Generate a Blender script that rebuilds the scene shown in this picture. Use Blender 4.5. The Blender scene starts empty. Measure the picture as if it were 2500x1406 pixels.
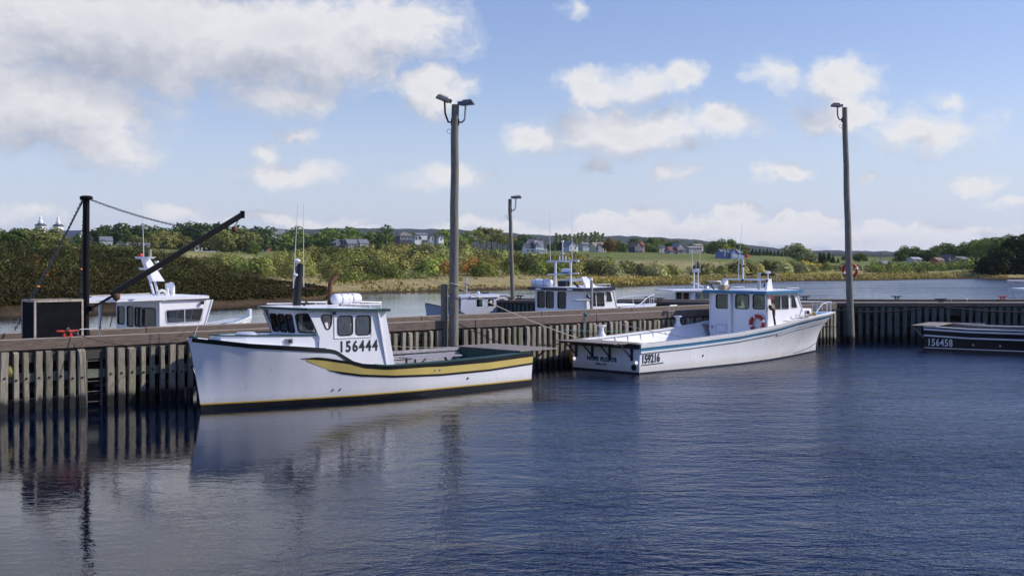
import bpy, math, random
import numpy as np
from mathutils import Vector, Matrix

R = math.radians
random.seed(7)
scene = bpy.context.scene
col = scene.collection

# ------------------------------------------------------------------ camera
F_PX, CAM_H, HORIZON = 3000.0, 4.2, 632.0          # focal length in photo pixels, eye height, horizon row
cam_data = bpy.data.cameras.new('camera')
cam_data.sensor_width = 36.0
cam_data.lens = 36.0 * F_PX / 2500.0
cam_data.shift_y = -(703.0 - HORIZON) / 2500.0
cam_data.clip_start = 0.1
cam_data.clip_end = 30000.0
cam = bpy.data.objects.new('camera', cam_data)
cam.location = (0, 0, CAM_H)
cam.rotation_euler = (R(90), 0, 0)
col.objects.link(cam)
scene.camera = cam

# ------------------------------------------------------------------ light
SUN_EL, SUN_AZ = 34.0, 3.0      # elevation; azimuth measured from +X towards +Y (the sun stands to the right)
sun_data = bpy.data.lights.new('sun', 'SUN')
sun_data.energy = 4.2
sun_data.angle = R(0.6)
sun_data.color = (1.0, 0.93, 0.83)
sun = bpy.data.objects.new('sun', sun_data)
sv = Vector((math.cos(R(SUN_EL)) * math.cos(R(SUN_AZ)), math.cos(R(SUN_EL)) * math.sin(R(SUN_AZ)), math.sin(R(SUN_EL))))
sun.rotation_euler = sv.to_track_quat('Z', 'Y').to_euler()
sun.location = (40, 0, 60)
col.objects.link(sun)

vs = scene.view_settings
vs.view_transform = 'Standard'
vs.look = 'None'
vs.gamma = 1.0
vs.exposure = 0.0
scene.display_settings.display_device = 'sRGB'
scene.render.engine = 'CYCLES'
scene.cycles.use_denoising = True
scene.cycles.max_bounces = 6
scene.cycles.transparent_max_bounces = 12
scene.cycles.caustics_reflective = False
scene.cycles.caustics_refractive = False

# ------------------------------------------------------------------ sky
class NT:
    """small wrapper to build node trees"""
    def __init__(s, tree): s.t = tree; s.n = tree.nodes; s.l = tree.links
    def new(s, kind, **kw):
        n = s.n.new(kind)
        for k, v in kw.items(): setattr(n, k, v)
        return n
    def put(s, sock, v):
        if isinstance(v, bpy.types.NodeSocket): s.l.new(v, sock)
        elif isinstance(v, (tuple, list)) and len(v) == 3 and sock.type == 'RGBA': sock.default_value = (*v, 1)
        else: sock.default_value = v
    def math(s, op, a, b=0.0, c=None, clamp=False):
        n = s.new('ShaderNodeMath', operation=op); n.use_clamp = clamp
        s.put(n.inputs[0], a); s.put(n.inputs[1], b)
        if c is not None: s.put(n.inputs[2], c)
        return n.outputs[0]
    def vmath(s, op, a, b=None):
        n = s.new('ShaderNodeVectorMath', operation=op)
        s.put(n.inputs[0], a)
        if b is not None: s.put(n.inputs[1], b)
        return n.outputs['Value'] if op in ('LENGTH', 'DOT_PRODUCT', 'DISTANCE') else n.outputs[0]
    def noise(s, vec, scale, detail=4, rough=0.55, dist=0.0, out='Fac'):
        n = s.new('ShaderNodeTexNoise'); s.put(n.inputs['Vector'], vec)
        n.inputs['Scale'].default_value = scale; n.inputs['Detail'].default_value = detail
        n.inputs['Roughness'].default_value = rough; n.inputs['Distortion'].default_value = dist
        return n.outputs[out]
    def mix(s, f, a, b, typ='RGBA', blend='MIX'):
        n = s.new('ShaderNodeMix', data_type=typ)
        if typ == 'RGBA':
            n.blend_type = blend
            s.put(n.inputs[0], f); s.put(n.inputs[6], a); s.put(n.inputs[7], b); return n.outputs[2]
        s.put(n.inputs[0], f); s.put(n.inputs[2], a); s.put(n.inputs[3], b); return n.outputs[0]
    def ramp(s, f, stops):
        n = s.new('ShaderNodeValToRGB'); s.put(n.inputs[0], f)
        e = n.color_ramp.elements
        while len(e) < len(stops): e.new(0.5)
        for k, (p, c) in zip(e, stops): k.position = p; k.color = (*c, 1) if len(c) == 3 else c
        return n.outputs[0]
    def maprange(s, v, a, b, c=0.0, d=1.0, smooth=True):
        n = s.new('ShaderNodeMapRange'); n.interpolation_type = 'SMOOTHSTEP' if smooth else 'LINEAR'
        s.put(n.inputs[0], v)
        for i, q in enumerate((a, b, c, d)): s.put(n.inputs[i + 1], q)
        return n.outputs[0]
    def comb(s, x, y, z=0.0):
        n = s.new('ShaderNodeCombineXYZ'); s.put(n.inputs[0], x); s.put(n.inputs[1], y); s.put(n.inputs[2], z); return n.outputs[0]

world = bpy.data.worlds.new('World')
scene.world = world
world.use_nodes = True
wt = NT(world.node_tree)
wt.n.clear()

# cloud banks: (azimuth, elevation, half-width, half-height, strength) in degrees from straight ahead
def pxdir(px, py): return (math.degrees(math.atan((px - 1250) / F_PX)), math.degrees(math.atan((HORIZON - py) / F_PX)))
CLOUDS = []
def cloud(px, py, rx, ry, w=1.0):
    a, e = pxdir(px, py); CLOUDS.append((a, e, rx / F_PX * 57.3, ry / F_PX * 57.3, w))
cloud(330, 90, 560, 190, 1.25); cloud(700, 110, 420, 160, 1.15); cloud(960, 60, 240, 130, 0.85); cloud(1060, 215, 130, 85, 1.0)
cloud(130, 290, 330, 150, 1.05); cloud(250, 360, 190, 80, 0.9); cloud(690, 240, 200, 60, 0.8); cloud(-250, 150, 500, 300, 1.2); cloud(200, -220, 900, 260, 1.25)
cloud(700, 425, 165, 45, 0.85); cloud(740, 330, 90, 36, 0.7); cloud(640, 375, 70, 36, 0.6)
cloud(1090, 440, 140, 48, 0.75)
cloud(1440, 205, 110, 75, 1.0); cloud(1560, 205, 130, 55, 0.75); cloud(1660, 195, 90, 48, 0.95)
cloud(1520, 320, 270, 80, 1.05); cloud(1290, 340, 90, 45, 0.8); cloud(1760, 310, 150, 50, 0.9)
cloud(1440, 418, 60, 26, 0.75); cloud(1640, 430, 62, 32, 0.85); cloud(1915, 430, 78, 30, 0.9)
cloud(1880, 190, 90, 55, 0.6); cloud(2050, 215, 130, 65, 0.95); cloud(2060, 280, 150, 60, 0.9)
cloud(2250, 330, 190, 75, 0.75); cloud(2390, 455, 85, 30, 0.75); cloud(2480, 495, 70, 22, 0.7); cloud(2330, 265, 60, 40, 0.5)
cloud(2120, 445, 40, 18, 0.5); cloud(430, 520, 100, 28, 0.8); cloud(700, 535, 240, 22, 0.8); cloud(1180, 545, 160, 20, 0.8)
cloud(1660, 560, 420, 42, 1.25); cloud(2120, 592, 520, 45, 1.1); cloud(1350, 575, 300, 36, 1.05); cloud(1440, 538, 70, 20, 1.0); cloud(1570, 522, 75, 24, 1.05); cloud(1690, 534, 60, 20, 1.0); cloud(1800, 526, 85, 26, 1.1); cloud(1910, 540, 70, 20, 1.0); cloud(2010, 550, 80, 20, 0.9); cloud(2180, 560, 90, 18, 0.8); cloud(880, 560, 90, 16, 0.7); cloud(60, 530, 160, 30, 0.5)
cloud(1400, 25, 60, 25, 0.45); cloud(-100, -620, 1000, 330, 1.15); cloud(500, -1000, 800, 260, 0.9)

grp = bpy.data.node_groups.new('cloud_density', 'ShaderNodeTree')
grp.interface.new_socket('P', in_out='INPUT', socket_type='NodeSocketVector')      # azimuth, elevation in degrees
grp.interface.new_socket('Density', in_out='OUTPUT', socket_type='NodeSocketFloat')
g = NT(grp)
gi, go = g.new('NodeGroupInput'), g.new('NodeGroupOutput')
P = gi.outputs[0]
warp = g.noise(P, 0.32, 3, 0.5, out='Color')
warp = g.vmath('SUBTRACT', warp, (0.5, 0.5, 0.5))
warp = g.vmath('MULTIPLY', warp, (3.2, 2.0, 0.0))
fine = g.noise(P, 1.5, 6, 0.6, out='Color')
fine = g.vmath('SUBTRACT', fine, (0.5, 0.5, 0.5))
fine = g.vmath('MULTIPLY', fine, (1.0, 0.8, 0.0))
Q = g.vmath('ADD', g.vmath('ADD', P, warp), fine)
dens = None
for a, e, ra, re, w in CLOUDS:
    d = g.vmath('SUBTRACT', Q, (a, e, 0.0))
    d = g.vmath('MULTIPLY', d, (1.0 / ra, 1.0 / re, 0.0))
    l = g.vmath('LENGTH', d)
    v = g.math('MULTIPLY_ADD', l, -w, w)          # w at the centre, 0 at the rim, negative outside
    dens = v if dens is None else g.math('MAXIMUM', dens, v)
# the same broken cumulus goes on around and above the part of the sky in view
sx = g.new('ShaderNodeSeparateXYZ'); g.put(sx.inputs[0], P)
outer = g.noise(g.vmath('MULTIPLY', Q, (0.055, 0.10, 1.0)), 1.0, 5, 0.55)
outer = g.maprange(outer, 0.50, 0.72, -0.6, 1.0, smooth=False)
away = g.math('MAXIMUM', g.maprange(g.math('ABSOLUTE', sx.outputs[0]), 25.0, 34.0), g.maprange(sx.outputs[1], 14.5, 22.0))
outer = g.math('SUBTRACT', outer, g.math('MULTIPLY', g.math('SUBTRACT', 1.0, away), 2.0))
dens = g.math('MAXIMUM', dens, outer)
puff = g.noise(g.vmath('MULTIPLY', Q, (1.0, 1.35, 1.0)), 0.75, 6, 0.6)
dens = g.math('ADD', dens, g.math('MULTIPLY_ADD', puff, 0.95, -0.5))
g.l.new(dens, go.inputs[0])

tc = wt.new('ShaderNodeTexCoord')
sep = wt.new('ShaderNodeSeparateXYZ'); wt.put(sep.inputs[0], tc.outputs['Generated'])
az = wt.math('MULTIPLY', wt.math('ARCTAN2', sep.outputs[0], sep.outputs[1]), 57.2958)
el = wt.math('MULTIPLY', wt.math('ARCSINE', sep.outputs[2]), 57.2958)
el = wt.math('ABSOLUTE', el)
Pn = wt.comb(az, el, 0.0)
def dens_at(v):
    n = wt.new('ShaderNodeGroup'); n.node_tree = grp; wt.put(n.inputs[0], v); return n.outputs[0]
d0 = dens_at(Pn)
d1 = dens_at(wt.vmath('ADD', Pn, (1.1, 1.5, 0.0)))       # sampled towards the sun: lit rims, grey undersides
cover = wt.maprange(d0, -0.05, 0.60)
lit = wt.math('MULTIPLY_ADD', wt.math('SUBTRACT', d0, d1), 0.9, 0.66, clamp=True)
thick = wt.maprange(d0, 0.45, 1.45)
lit = wt.math('SUBTRACT', lit, wt.math('MULTIPLY', thick, 0.30), clamp=True)
cloud_col = wt.ramp(lit, [(0.0, (2.8, 3.0, 3.65)), (0.45, (4.1, 4.2, 4.65)), (1.0, (5.9, 5.85, 5.9))])
sky = wt.new('ShaderNodeTexSky', sky_type='NISHITA')
sky.sun_disc = False
sky.sun_elevation = R(SUN_EL)
sky.sun_rotation = R(90 - SUN_AZ)
sky.altitude = 0
sky.air_density = 1.0
sky.dust_density = 0.3
sky.ozone_density = 5.0
SKY_TINT = (1.17, 0.96, 1.0)
sky_col = wt.mix(1.0, sky.outputs[0], SKY_TINT, blend='MULTIPLY')
sky_col = wt.mix(wt.maprange(el, 9.0, 40.0), sky_col, wt.mix(1.0, sky_col, (0.86, 1.10, 1.66), blend='MULTIPLY'))   # deep autumn blue overhead
low = wt.maprange(el, 0.0, 9.0, 1.0, 0.0)                # pale air near the horizon
sky_col = wt.mix(wt.math('MULTIPLY', low, 0.75), sky_col, (3.8, 4.5, 5.8))
final = wt.mix(wt.math('MULTIPLY', cover, 0.93), sky_col, cloud_col)
bg = wt.new('ShaderNodeBackground')
bg.inputs['Strength'].default_value = 0.145
wt.put(bg.inputs['Color'], final)
wo = wt.new('ShaderNodeOutputWorld')
wt.l.new(bg.outputs[0], wo.inputs['Surface'])
world.cycles.sampling_method = 'MANUAL'
world.cycles.sample_map_resolution = 512

# ------------------------------------------------------------------ helpers
def P3(px, py, Y):
    """world point seen at photo pixel (px, py) at distance Y"""
    return Vector(((px - 1250) / F_PX * Y, Y, CAM_H - (py - HORIZON) / F_PX * Y))

class MB:
    """collects shapes into one mesh"""
    def __init__(s): s.v = []; s.f = []
    def add(s, vs_, fs):
        o = len(s.v); s.v += [tuple(p) for p in vs_]; s.f += [tuple(i + o for i in f) for f in fs]; return s
    def box(s, c, size, m=None):
        x, y, z = (q / 2 for q in size)
        pts = [Vector((a * x, b * y, d * z)) for d in (-1, 1) for a, b in ((-1, -1), (1, -1), (1, 1), (-1, 1))]
        if m is not None: pts = [m @ p for p in pts]
        return s.add([p + Vector(c) for p in pts], [(3, 2, 1, 0), (4, 5, 6, 7), (0, 1, 5, 4), (1, 2, 6, 5), (2, 3, 7, 6), (3, 0, 4, 7)])
    def hexa(s, b, t):
        """solid from a bottom quad and a top quad"""
        return s.add(list(b) + list(t), [(3, 2, 1, 0), (4, 5, 6, 7), (0, 1, 5, 4), (1, 2, 6, 5), (2, 3, 7, 6), (3, 0, 4, 7)])
    def bar(s, p, q, w, h, up=(0, 0, 1)):
        p, q = Vector(p), Vector(q); d = (q - p).normalized(); up = Vector(up)
        if abs(d.dot(up)) > 0.99: up = Vector((1, 0, 0))
        sd = d.cross(up).normalized(); u = sd.cross(d)
        c = [sd * (a * w / 2) + u * (b * h / 2) for a, b in ((-1, -1), (1, -1), (1, 1), (-1, 1))]
        return s.hexa([p + k for k in c], [q + k for k in c])
    def tube(s, pts, r, n=8, cap=True, closed=False):
        pts = [Vector(p) for p in pts]; k = len(pts)
        rs = r if isinstance(r, (list, tuple)) else [r] * k
        prev = None; rows = []
        for i, p in enumerate(pts):
            a = pts[i - 1] if (i or closed) else p; b = pts[(i + 1) % k] if (i < k - 1 or closed) else p
            d = (b - a).normalized()
            if prev is None:
                u = Vector((0, 0, 1)) if abs(d.z) < 0.9 else Vector((1, 0, 0))
                x = d.cross(u).normalized()
            else:
                x = (prev - d * prev.dot(d)).normalized()
            prev = x; y = d.cross(x)
            rows.append([p + x * (rs[i] * math.cos(t)) + y * (rs[i] * math.sin(t)) for t in (2 * math.pi * j / n for j in range(n))])
        return s.grid(rows, wrap=True, cap=cap and not closed, loop=closed)
    def grid(s, rows, wrap=False, cap=False, loop=False):
        n = len(rows[0]); m = len(rows); o = len(s.v)
        for r in rows: s.v += [tuple(p) for p in r]
        for i in range(m if loop else m - 1):
            for j in range(n if wrap else n - 1):
                a, b = i * n + j, i * n + (j + 1) % n; c, d = ((i + 1) % m) * n + (j + 1) % n, ((i + 1) % m) * n + j
                s.f.append((o + a, o + b, o + c, o + d))
        if cap:
            s.f.append(tuple(o + j for j in reversed(range(n)))); s.f.append(tuple(o + (m - 1) * n + j for j in range(n)))
        return s
    def lathe(s, prof, n=16, at=(0, 0, 0), m=None):
        rows = []
        for r, z in prof:
            row = [Vector((r * math.cos(2 * math.pi * j / n), r * math.sin(2 * math.pi * j / n), z)) for j in range(n)]
            rows.append([(m @ p if m is not None else p) + Vector(at) for p in row])
        return s.grid(rows, wrap=True, cap=True)
    def prism(s, poly, ext):
        k = len(poly); e = Vector(ext); a = [Vector(p) for p in poly]
        return s.add(a + [p + e for p in a], [tuple(reversed(range(k))), tuple(range(k, 2 * k))] + [(i, (i + 1) % k, k + (i + 1) % k, k + i) for i in range(k)])
    def torus(s, c, Rr, r, m=None, n=24, k=8, a0=0.0, a1=None):
        full = a1 is None; a1 = a0 + 2 * math.pi if full else a1
        cnt = n if full else n + 1
        pts = [Vector((Rr * math.cos(a0 + (a1 - a0) * i / n), Rr * math.sin(a0 + (a1 - a0) * i / n), 0)) for i in range(cnt)]
        pts = [(m @ p if m is not None else p) + Vector(c) for p in pts]
        return s.tube(pts, r, k, closed=full)
    def build(s, name, mat, parent=None, smooth=0.0, bevel=0.0):
        me = bpy.data.meshes.new(name); me.from_pydata(s.v, [], s.f)
        me.update()
        return link_mesh(name, me, mat, parent, smooth, bevel)

import bmesh
def link_mesh(name, me, mat, parent=None, smooth=0.0, bevel=0.0, recalc=True):
    if recalc:
        bm = bmesh.new(); bm.from_mesh(me); bmesh.ops.recalc_face_normals(bm, faces=bm.faces)
        if bevel: bmesh.ops.bevel(bm, geom=[e for e in bm.edges if e.is_manifold and e.calc_face_angle(0) > 0.5], offset=bevel, segments=1, affect='EDGES')
        bm.to_mesh(me); bm.free()
    me.materials.append(mat)
    if smooth: me.shade_smooth(); me.set_sharp_from_angle(angle=smooth)
    o = bpy.data.objects.new(name, me); col.objects.link(o)
    if parent is not None: o.parent = parent
    return o

def tag(o, label=None, cat=None, group=None, kind=None):
    if label: o['label'] = label
    if cat: o['category'] = cat
    if group: o['group'] = group
    if kind: o['kind'] = kind
    return o
def thing(name, label, cat, loc=(0, 0, 0), rotz=0.0, group=None):
    o = bpy.data.objects.new(name, None); col.objects.link(o)
    o.empty_display_size = 0.3
    o.location = loc; o.rotation_euler = (0, 0, rotz)
    return tag(o, label, cat, group)
def dup(src, parent=None, loc=None, rot=None, scale=None):
    o = src.copy(); col.objects.link(o)
    if parent is not None: o.parent = parent
    if loc is not None: o.location = loc
    if rot is not None: o.rotation_euler = rot
    if scale is not None: o.scale = scale
    return o
def dup_tree(src, parent=None):
    o = dup(src, parent)
    for ch in list(src.children): dup_tree(ch, o)
    return o

# ------------------------------------------------------------------ materials
def material(name):
    m = bpy.data.materials.new(name); m.use_nodes = True
    t = NT(m.node_tree); b = m.node_tree.nodes['Principled BSDF']
    return m, t, b
def paint(name, c, rough=0.4, var=0.10, scale=3.0, bump=0.0, metal=0.0, spec=0.4, streak=0.0, dirt=(0.25, 0.2, 0.15)):
    """painted or plain surface with mottling and, if asked, run-down streaks"""
    m, t, b = material(name)
    tcn = t.new('ShaderNodeTexCoord'); v = tcn.outputs['Object']
    n1 = t.noise(v, scale, 5, 0.6)
    lo = tuple(q * (1 - var) for q in c); hi = tuple(min(q * (1 + var), 1.0) for q in c)
    cc = t.mix(t.maprange(n1, 0.3, 0.7), lo, hi)
    if streak:
        sv_ = t.vmath('MULTIPLY', v, (6.0, 6.0, 0.5))
        n2 = t.noise(sv_, 1.6, 4, 0.6)
        cc = t.mix(t.math('MULTIPLY', t.maprange(n2, 0.55, 0.8), streak), cc, dirt)
    t.put(b.inputs['Base Color'], cc)
    b.inputs['Roughness'].default_value = rough
    b.inputs['Metallic'].default_value = metal
    b.inputs['Specular IOR Level'].default_value = spec
    if bump:
        bn = t.new('ShaderNodeBump'); bn.inputs['Strength'].default_value = bump; bn.inputs['Distance'].default_value = 0.02
        t.put(bn.inputs['Height'], t.noise(v, scale * 6, 4, 0.6)); t.l.new(bn.outputs[0], b.inputs['Normal'])
    return m
def timber(name, c, alt, tide=False, rough=0.85, algae=None, grain=(9, 9, 1.2), wet_z=0.31, lit_worn_top=None):
    """weathered wood: per-piece tone, grain; below the tide line wet and dark"""
    m, t, b = material(name)
    tcn = t.new('ShaderNodeTexCoord'); v = tcn.outputs['Object']
    oi = t.new('ShaderNodeObjectInfo')
    geo = t.new('ShaderNodeNewGeometry')
    cc = t.mix(oi.outputs['Random'], c, alt)
    gn = t.noise(t.vmath('ADD', t.vmath('MULTIPLY', v, grain), t.comb(oi.outputs['Random'], oi.outputs['Random'], 0.0)), 3.0, 6, 0.65)
    cc = t.mix(t.maprange(gn, 0.35, 0.7), t.mix(1.0, cc, (0.55, 0.52, 0.5), blend='MULTIPLY'), cc)
    if algae:
        an = t.noise(geo.outputs['Position'], 1.7, 4, 0.6)
        cc = t.mix(t.math('MULTIPLY', t.maprange(an, 0.45, 0.68), 0.6), cc, algae)
    if lit_worn_top:      # worn upper faces, painted lighter to stand in for sun on them
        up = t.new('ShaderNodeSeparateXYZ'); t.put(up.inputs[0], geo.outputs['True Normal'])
        cc = t.mix(t.math('MULTIPLY', t.maprange(up.outputs[2], 0.3, 0.8), 0.85), cc, t.mix(t.maprange(gn, 0.3, 0.7), tuple(q * .8 for q in lit_worn_top), lit_worn_top))
    b.inputs['Roughness'].default_value = rough
    if tide:
        sp = t.new('ShaderNodeSeparateXYZ'); t.put(sp.inputs[0], geo.outputs['Position'])
        jag = t.noise(t.vmath('MULTIPLY', geo.outputs['Position'], (7.0, 7.0, 1.2)), 1.0, 4, 0.6)
        zz = t.math('ADD', sp.outputs[2], t.math('MULTIPLY_ADD', jag, 0.34, -0.17))
        wet = t.maprange(zz, wet_z - 0.06, wet_z + 0.16, 1.0, 0.0)
        cc = t.mix(wet, cc, (0.012, 0.012, 0.009))
        t.put(b.inputs['Roughness'], t.math('MULTIPLY_ADD', wet, -0.45, rough))
    t.put(b.inputs['Base Color'], cc)
    bn = t.new('ShaderNodeBump'); bn.inputs['Strength'].default_value = 0.5; bn.inputs['Distance'].default_value = 0.015
    t.put(bn.inputs['Height'], gn); t.l.new(bn.outputs[0], b.inputs['Normal'])
    return m
def glass(name, tint=(0.45, 0.5, 0.5), opac=0.5):
    """thin tinted pane: see-through with sky reflections"""
    m, t, b = material(name)
    t.n.remove(b)
    out = [n for n in t.n if n.type == 'OUTPUT_MATERIAL'][0]
    tr = t.new('ShaderNodeBsdfTransparent'); tr.inputs[0].default_value = (*tint, 1)
    df = t.new('ShaderNodeBsdfDiffuse'); df.inputs[0].default_value = (0.012, 0.015, 0.016, 1)
    gl = t.new('ShaderNodeBsdfGlossy'); gl.inputs['Roughness'].default_value = 0.03; gl.inputs[0].default_value = (0.9, 0.9, 0.9, 1)
    fr = t.new('ShaderNodeFresnel'); fr.inputs[0].default_value = 1.5
    m1 = t.new('ShaderNodeMixShader'); m1.inputs[0].default_value = opac
    t.l.new(tr.outputs[0], m1.inputs[1]); t.l.new(df.outputs[0], m1.inputs[2])
    m2 = t.new('ShaderNodeMixShader'); t.l.new(fr.outputs[0], m2.inputs[0]); t.l.new(m1.outputs[0], m2.inputs[1]); t.l.new(gl.outputs[0], m2.inputs[2])
    t.l.new(m2.outputs[0], out.inputs[0])
    return m

def hull_paint(name, c):
    """gelcoat with rust weeps, chalking and a brown scum line above the water"""
    m, t, b = material(name)
    tcn = t.new('ShaderNodeTexCoord'); v = tcn.outputs['Object']
    cc = t.mix(t.maprange(t.noise(v, 0.9, 5, 0.65), 0.3, 0.7), tuple(q * .94 for q in c), c)
    run = t.noise(t.vmath('MULTIPLY', v, (4.0, 4.0, 0.35)), 1.7, 5, 0.65)
    cc = t.mix(t.math('MULTIPLY', t.maprange(run, 0.56, 0.78), 0.30), cc, (0.48, 0.40, 0.30))
    sp = t.new('ShaderNodeSeparateXYZ'); t.put(sp.inputs[0], v)
    edge = t.noise(t.vmath('MULTIPLY', v, (3.0, 3.0, 1.0)), 2.0, 4, 0.6)
    scum = t.maprange(t.math('ADD', sp.outputs[2], t.math('MULTIPLY_ADD', edge, 0.22, -0.11)), 0.12, 0.42, 0.42, 0.0)
    cc = t.mix(scum, cc, (0.42, 0.36, 0.25))
    scuff = t.noise(t.vmath('MULTIPLY', v, (1.2, 1.2, 9.0)), 2.2, 4, 0.7)
    cc = t.mix(t.math('MULTIPLY', t.maprange(scuff, 0.66, 0.76), 0.25), cc, (0.38, 0.38, 0.38))
    t.put(b.inputs['Base Color'], cc)
    t.put(b.inputs['Roughness'], t.maprange(t.noise(v, 2.5, 4, 0.6), 0.3, 0.7, 0.25, 0.45)); b.inputs['Specular IOR Level'].default_value = 0.4
    return m
M = {}
M['hullwhite'] = hull_paint('white_hull', (0.80, 0.80, 0.80))
M['white'] = paint('white_gelcoat', (0.80, 0.80, 0.80), 0.28, 0.03, 1.5, streak=0.10, dirt=(0.62, 0.57, 0.48))
M['white2'] = paint('white_paint', (0.76, 0.76, 0.75), 0.45, 0.05, 2.0, streak=0.14, dirt=(0.5, 0.44, 0.36))
M['offwhite'] = paint('offwhite_paint', (0.62, 0.61, 0.57), 0.5, 0.08, 4.0, streak=0.25, dirt=(0.35, 0.26, 0.18))
M['greyblue'] = paint('greyblue_paint', (0.46, 0.49, 0.55), 0.4, 0.05, 2.0)
M['navy'] = paint('navy_paint', (0.012, 0.018, 0.035), 0.3, 0.1, 2.0)
M['darkblue'] = paint('darkblue_hull', (0.04, 0.07, 0.14), 0.35, 0.1, 2.0)
M['black'] = paint('black_paint', (0.012, 0.012, 0.013), 0.35, 0.2, 3.0)
M['rubber'] = paint('black_rubber', (0.02, 0.02, 0.022), 0.6, 0.15, 6.0)
M['green'] = paint('dark_green_paint', (0.015, 0.06, 0.055), 0.4, 0.25, 5.0, streak=0.2, dirt=(0.08, 0.12, 0.1))
M['yellow'] = paint('yellow_stripe', (0.60, 0.465, 0.14), 0.4, 0.06, 1.2)
M['boot'] = paint('boot_yellow', (0.48, 0.32, 0.05), 0.4, 0.1, 3.0)
M['blue'] = paint('blue_stripe', (0.035, 0.16, 0.28), 0.35, 0.12, 2.0)
M['bluedeck'] = paint('blue_deck', (0.10, 0.24, 0.40), 0.55, 0.12, 3.0)
M['steel'] = paint('galvanised_steel', (0.38, 0.39, 0.40), 0.4, 0.15, 8.0, metal=0.6)
M['alu'] = paint('white_tube', (0.70, 0.71, 0.73), 0.35, 0.06, 5.0)
M['rust'] = paint('rusty_iron', (0.13, 0.055, 0.028), 0.8, 0.45, 9.0, bump=0.4)
M['rustframe'] = paint('rust_streaked_frame', (0.42, 0.36, 0.28), 0.7, 0.25, 6.0, streak=0.9, dirt=(0.20, 0.08, 0.03))
M['red'] = paint('red_paint', (0.42, 0.035, 0.02), 0.5, 0.25, 9.0)
M['orange'] = paint('orange_ring', (0.40, 0.035, 0.018), 0.5, 0.12, 6.0)
M['orange_tag'] = paint('orange_tape', (0.80, 0.22, 0.02), 0.6, 0.1, 6.0)
M['chain'] = paint('dark_chain', (0.035, 0.036, 0.04), 0.55, 0.3, 20.0, metal=0.3)
M['crane'] = paint('black_crane_steel', (0.005, 0.005, 0.006), 0.5, 0.3, 4.0, spec=0.15)
M['boxblack'] = paint('black_plywood', (0.006, 0.007, 0.009), 0.8, 0.35, 3.0, bump=0.3, spec=0.1)
M['rope'] = paint('pale_rope', (0.45, 0.41, 0.33), 0.9, 0.2, 30.0, bump=0.5)
M['rope_dark'] = paint('brown_rope', (0.16, 0.12, 0.08), 0.9, 0.25, 30.0)
M['rope_teal'] = paint('teal_rope', (0.10, 0.24, 0.23), 0.9, 0.25, 30.0)
M['rope_yellow'] = paint('yellow_rope', (0.62, 0.40, 0.05), 0.9, 0.2, 30.0)
M['cast'] = paint('cast_iron', (0.025, 0.022, 0.022), 0.6, 0.3, 12.0)
M['letter'] = paint('black_lettering', (0.02, 0.022, 0.025), 0.5, 0.05, 5.0)
M['letter_teal'] = paint('teal_lettering', (0.01, 0.10, 0.12), 0.5, 0.05, 5.0)
M['letter_white'] = paint('white_lettering', (0.75, 0.76, 0.78), 0.5, 0.05, 5.0)
M['letter_dim'] = paint('grey_lettering', (0.12, 0.13, 0.16), 0.5, 0.05, 5.0)
M['curtain'] = paint('curtain_cloth', (0.75, 0.72, 0.66), 0.9, 0.15, 5.0)
M['interior'] = paint('cabin_lining', (0.16, 0.15, 0.14), 0.8, 0.2, 3.0)
M['greyplank'] = timber('grey_painted_plank', (0.42, 0.41, 0.43), (0.36, 0.35, 0.37), grain=(1.2, 9, 9))
M['bareplank'] = timber('bare_plank', (0.40, 0.33, 0.26), (0.33, 0.30, 0.27), grain=(9, 1.2, 9))
M['pile'] = timber('weathered_pile', (0.44, 0.385, 0.30), (0.21, 0.195, 0.145), tide=True, algae=(0.20, 0.20, 0.12))
M['pilegreen'] = timber('treated_pile', (0.125, 0.145, 0.125), (0.10, 0.12, 0.11), tide=True, algae=(0.07, 0.11, 0.085))
M['captimber'] = timber('cap_timber', (0.185, 0.14, 0.105), (0.155, 0.12, 0.095), grain=(1.2, 9, 9), algae=(0.12, 0.095, 0.07), lit_worn_top=(0.33, 0.28, 0.22))
M['crib'] = timber('crib_timber', (0.075, 0.07, 0.06), (0.055, 0.055, 0.045), tide=True, grain=(1.2, 9, 9))
M['waler'] = timber('waler_timber', (0.20, 0.21, 0.17), (0.17, 0.19, 0.15), tide=True, grain=(1.2, 9, 9), algae=(0.14, 0.18, 0.11))
M['pole'] = timber('lamp_pole_wood', (0.27, 0.25, 0.20), (0.24, 0.23, 0.19), tide=True, grain=(12, 12, 0.7))
M['glass'] = glass('tinted_glass', (0.82, 0.85, 0.85), 0.13)
M['glass_dark'] = glass('dark_glass', (0.35, 0.38, 0.4), 0.72)
M['glass_green'] = glass('green_glass', (0.74, 0.86, 0.82), 0.12)
M['glass_clear'] = glass('clear_glass', (0.93, 0.94, 0.94), 0.05)

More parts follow.
